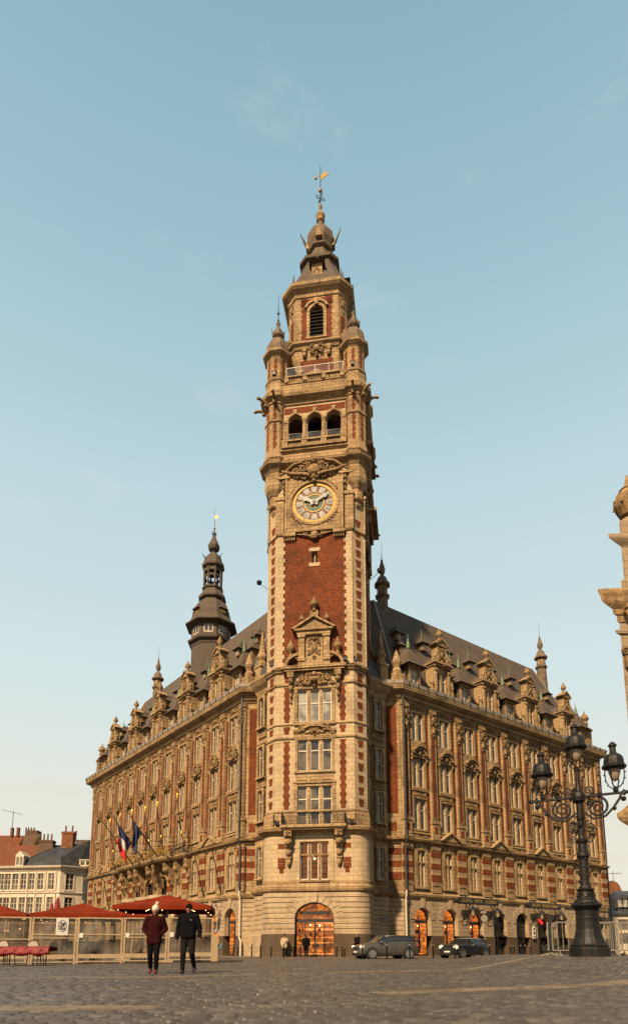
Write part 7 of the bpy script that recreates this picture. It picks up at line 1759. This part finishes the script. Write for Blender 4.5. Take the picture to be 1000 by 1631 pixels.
    for s in (1,-1): hl.ball((f+.16,s*W*.37,st['hlz']),st['hlr'],None,12,sz=st.get('hls',.6),so=1.3)
    link('headlight',hl.mesh('headlight',smooth=True),'headlamp',t)
    m.box(f-.01,f+.06,-W*.26,W*.26,st['hlz']-.20,st['hlz']-.02); m.box(f-.02,f+.08,-W*.36,W*.36,.24,.36); link('grille',m.mesh('grille'),'blackplastic',t)
    m=MB(); m.box(f-.035,f-.01,-.25,.25,.40,.50); m.box(-f+.0,-f+.02,-.25,.25,.62,.72); link('number_plate',m.mesh('number_plate'),'white',t)
    m=MB()
    for s in (1,-1): m.ball((-f-.10,s*W*.41,.85),.13,None,8,sz=.7)
    link('tail_light',m.mesh('tail_light',smooth=True),'tail',t)
    m=MB()
    for s in (1,-1): m.ball((xf+.32,s*(W/2+.07),zf+.06),.10,None,8,sz=.7,so=.9); m.tube([(xf+.35,s*W*.46,zf+.0),(xf+.32,s*(W/2+.04),zf+.04)],.02,5)
    link('mirror',m.mesh('mirror',smooth=True),bodym,t)
    m=MB()
    for s in (1,-1):
        for xx in st['doors']: m.tube([(xx,s*(W/2+.001),.35),(xx,s*(W/2+.004),.7),(xx,s*(W/2*.965),zf-.04)],.006,4)
        for xx in st['handles']: m.box(xx,xx+.16,s*W/2-.01,s*W/2+.025,zf-.19,zf-.16)
        m.box(-wb/2+wr+.1,wb/2-wr-.1,s*W/2-.03,s*W/2+.012,.24,.32)
    link('door_trim',m.mesh('door_trim'),'blackplastic',t)
    return t
X1=(612-500)*43.5/1047
wag=dict(body=[(-2.12,.66,.70),(-2.06,.80,.80),(-1.75,.93,.875),(-1.1,1.02,.895),(-.6,1.04,.90),(.6,1.05,.90),(1.4,1.06,.89),(1.95,1.02,.84),(2.10,.85,.80)],cabin=[(-1.02,1.02),(-.28,1.50),(1.45,1.48),(2.0,1.04)],bp=.32,cp=1.28,pm='blackplastic',front=-2.12,hlz=.78,hlr=.14,doors=(-.72,.30,1.15),handles=(.08,.95))
car('estate_car',(X1+.05,43.5,0),rad(19),'bronze grey estate car parked facing left beside the tower',4.24,1.80,1.53,2.62,wag,'pgrey','pgrey',.335)
X2=(740-500)*47/1047
mini=dict(body=[(-1.92,.66,.68),(-1.86,.82,.78),(-1.55,.93,.85),(-1.0,.99,.865),(-.5,1.0,.87),(.6,1.02,.87),(1.3,1.03,.86),(1.78,.98,.82),(1.88,.80,.78)],cabin=[(-.78,.98),(-.30,1.37),(1.25,1.36),(1.70,1.0)],bp=.42,cp=1.2,pm='blackplastic',front=-1.92,hlz=.76,hlr=.15,hls=1.,doors=(-.62,.50),handles=(.30,))
car('small_car',(X2,47,0),rad(38),'small black hatchback with round lit headlights parked right of the estate car',3.85,1.73,1.41,2.50,mini,'chrome','pblack',.315)
X3=(553-500)*41/1047
# ================================================================== sky, sun, camera
def setup():
    w=bpy.data.worlds.new('World'); scn.world=w; w.use_nodes=True; nt=w.node_tree; nt.nodes.clear()
    o=nt.nodes.new('ShaderNodeOutputWorld'); bg=nt.nodes.new('ShaderNodeBackground'); sky=nt.nodes.new('ShaderNodeTexSky')
    sky.sky_type='NISHITA'; sky.sun_disc=False; el=rad(SUN_EL); az=rad(SUN_AZ)   # azimuth clockwise from +Y
    sky.sun_elevation=el; sky.sun_rotation=az; sky.altitude=0; sky.air_density=1.0; sky.dust_density=1.6; sky.ozone_density=2.2
    tc=N(nt,'ShaderNodeTexCoord'); sp=N(nt,'ShaderNodeSeparateXYZ'); nt.links.new(tc.outputs['Generated'],sp.inputs[0])
    # thin evening cloud low over the roofs
    mp=N(nt,'ShaderNodeMapping'); mp.inputs['Scale'].default_value=(1.6,1.6,9.); nt.links.new(tc.outputs['Generated'],mp.inputs[0])
    cl=noise(nt,1.9,7,.6,mp.outputs[0],.44,.68)
    mr=N(nt,'ShaderNodeMapRange'); mr.inputs[1].default_value=.02; mr.inputs[2].default_value=.34; mr.inputs[3].default_value=1; mr.inputs[4].default_value=0.0; nt.links.new(sp.outputs[2],mr.inputs[0])
    mu=nt.nodes.new('ShaderNodeMath'); mu.operation='MULTIPLY'; nt.links.new(cl,mu.inputs[0]); nt.links.new(mr.outputs[0],mu.inputs[1])
    mu2=nt.nodes.new('ShaderNodeMath'); mu2.operation='MULTIPLY'; nt.links.new(mu.outputs[0],mu2.inputs[0]); mu2.inputs[1].default_value=.75
    mp2=N(nt,'ShaderNodeMapping'); mp2.inputs['Scale'].default_value=(2.,2.,5.); mp2.inputs['Location'].default_value=(.3,.1,.7); nt.links.new(tc.outputs['Generated'],mp2.inputs[0])
    c2=noise(nt,3.2,6,.62,mp2.outputs[0],.56,.78); mu3=nt.nodes.new('ShaderNodeMath'); mu3.operation='MULTIPLY'; nt.links.new(c2,mu3.inputs[0]); mu3.inputs[1].default_value=.22
    rp=nt.nodes.new('ShaderNodeValToRGB'); nt.links.new(sp.outputs[2],rp.inputs[0]); E=rp.color_ramp.elements
    ST=[(0.,(.80,.72,.58)),(.10,(.82,.75,.59)),(.22,(.80,.80,.68)),(.38,(.68,.79,.77)),(.60,(.53,.70,.73)),(.76,(.37,.565,.64)),(.92,(.235,.425,.505))]
    E[0].position=0; E[0].color=(*ST[0][1],1); E[1].position=ST[-1][0]; E[1].color=(*ST[-1][1],1)
    for p_,c_ in ST[1:-1]: e_=E.new(p_); e_.color=(*c_,1)
    gm=nt.nodes.new('ShaderNodeVectorMath'); gm.operation='SCALE'; nt.links.new(rp.outputs[0],gm.inputs[0]); gm.inputs['Scale'].default_value=1/(SKY_S*2**EXPO)
    base=mixc(nt,.93,sky.outputs[0],gm.outputs[0])
    c=mixc(nt,mu3.outputs[0],base,SKY_CLOUD)
    c=mixc(nt,mu2.outputs[0],c,SKY_CLOUD2)
    nt.links.new(c,bg.inputs[0]); bg.inputs[1].default_value=SKY_S
    nt.links.new(bg.outputs[0],o.inputs[0])
    ld=bpy.data.lights.new('Sun','SUN'); ld.energy=SUN_E; ld.angle=rad(SUN_ANG); ld.color=(1.,.76,.49)
    so=bpy.data.objects.new('Sun',ld); C.objects.link(so)
    d=Vector((math.sin(az)*math.cos(el),math.cos(az)*math.cos(el),math.sin(el))); so.rotation_euler=d.to_track_quat('Z','Y').to_euler(); so.location=d*100
    cd=bpy.data.cameras.new('Camera'); co=bpy.data.objects.new('Camera',cd); C.objects.link(co)
    co.location=(0,0,.64); co.rotation_euler=(rad(90+9.7),0,0)
    cd.sensor_fit='VERTICAL'; cd.sensor_height=36; cd.sensor_width=36; cd.lens=1032/1631*36; cd.shift_y=(1335-815.5)/1631; cd.clip_end=3000; cd.clip_start=.05
    scn.camera=co; cd.dof.use_dof=True; cd.dof.focus_distance=50; cd.dof.aperture_fstop=.8
    vs=scn.view_settings; vs.view_transform='Standard'; vs.look='None'; vs.exposure=EXPO; vs.gamma=1; vs.use_curve_mapping=False
    scn.render.engine='CYCLES'; scn.cycles.max_bounces=6; scn.cycles.transparent_max_bounces=16; scn.cycles.use_denoising=True
SUN_EL=42; SUN_AZ=206; SUN_E=5.; SUN_ANG=2.; SKY_S=.12; EXPO=1.25; K_=1/(SKY_S*2**EXPO); SKY_CLOUD=(.8*K_,.80*K_,.76*K_); SKY_CLOUD2=(.80*K_,.68*K_,.53*K_)
setup()
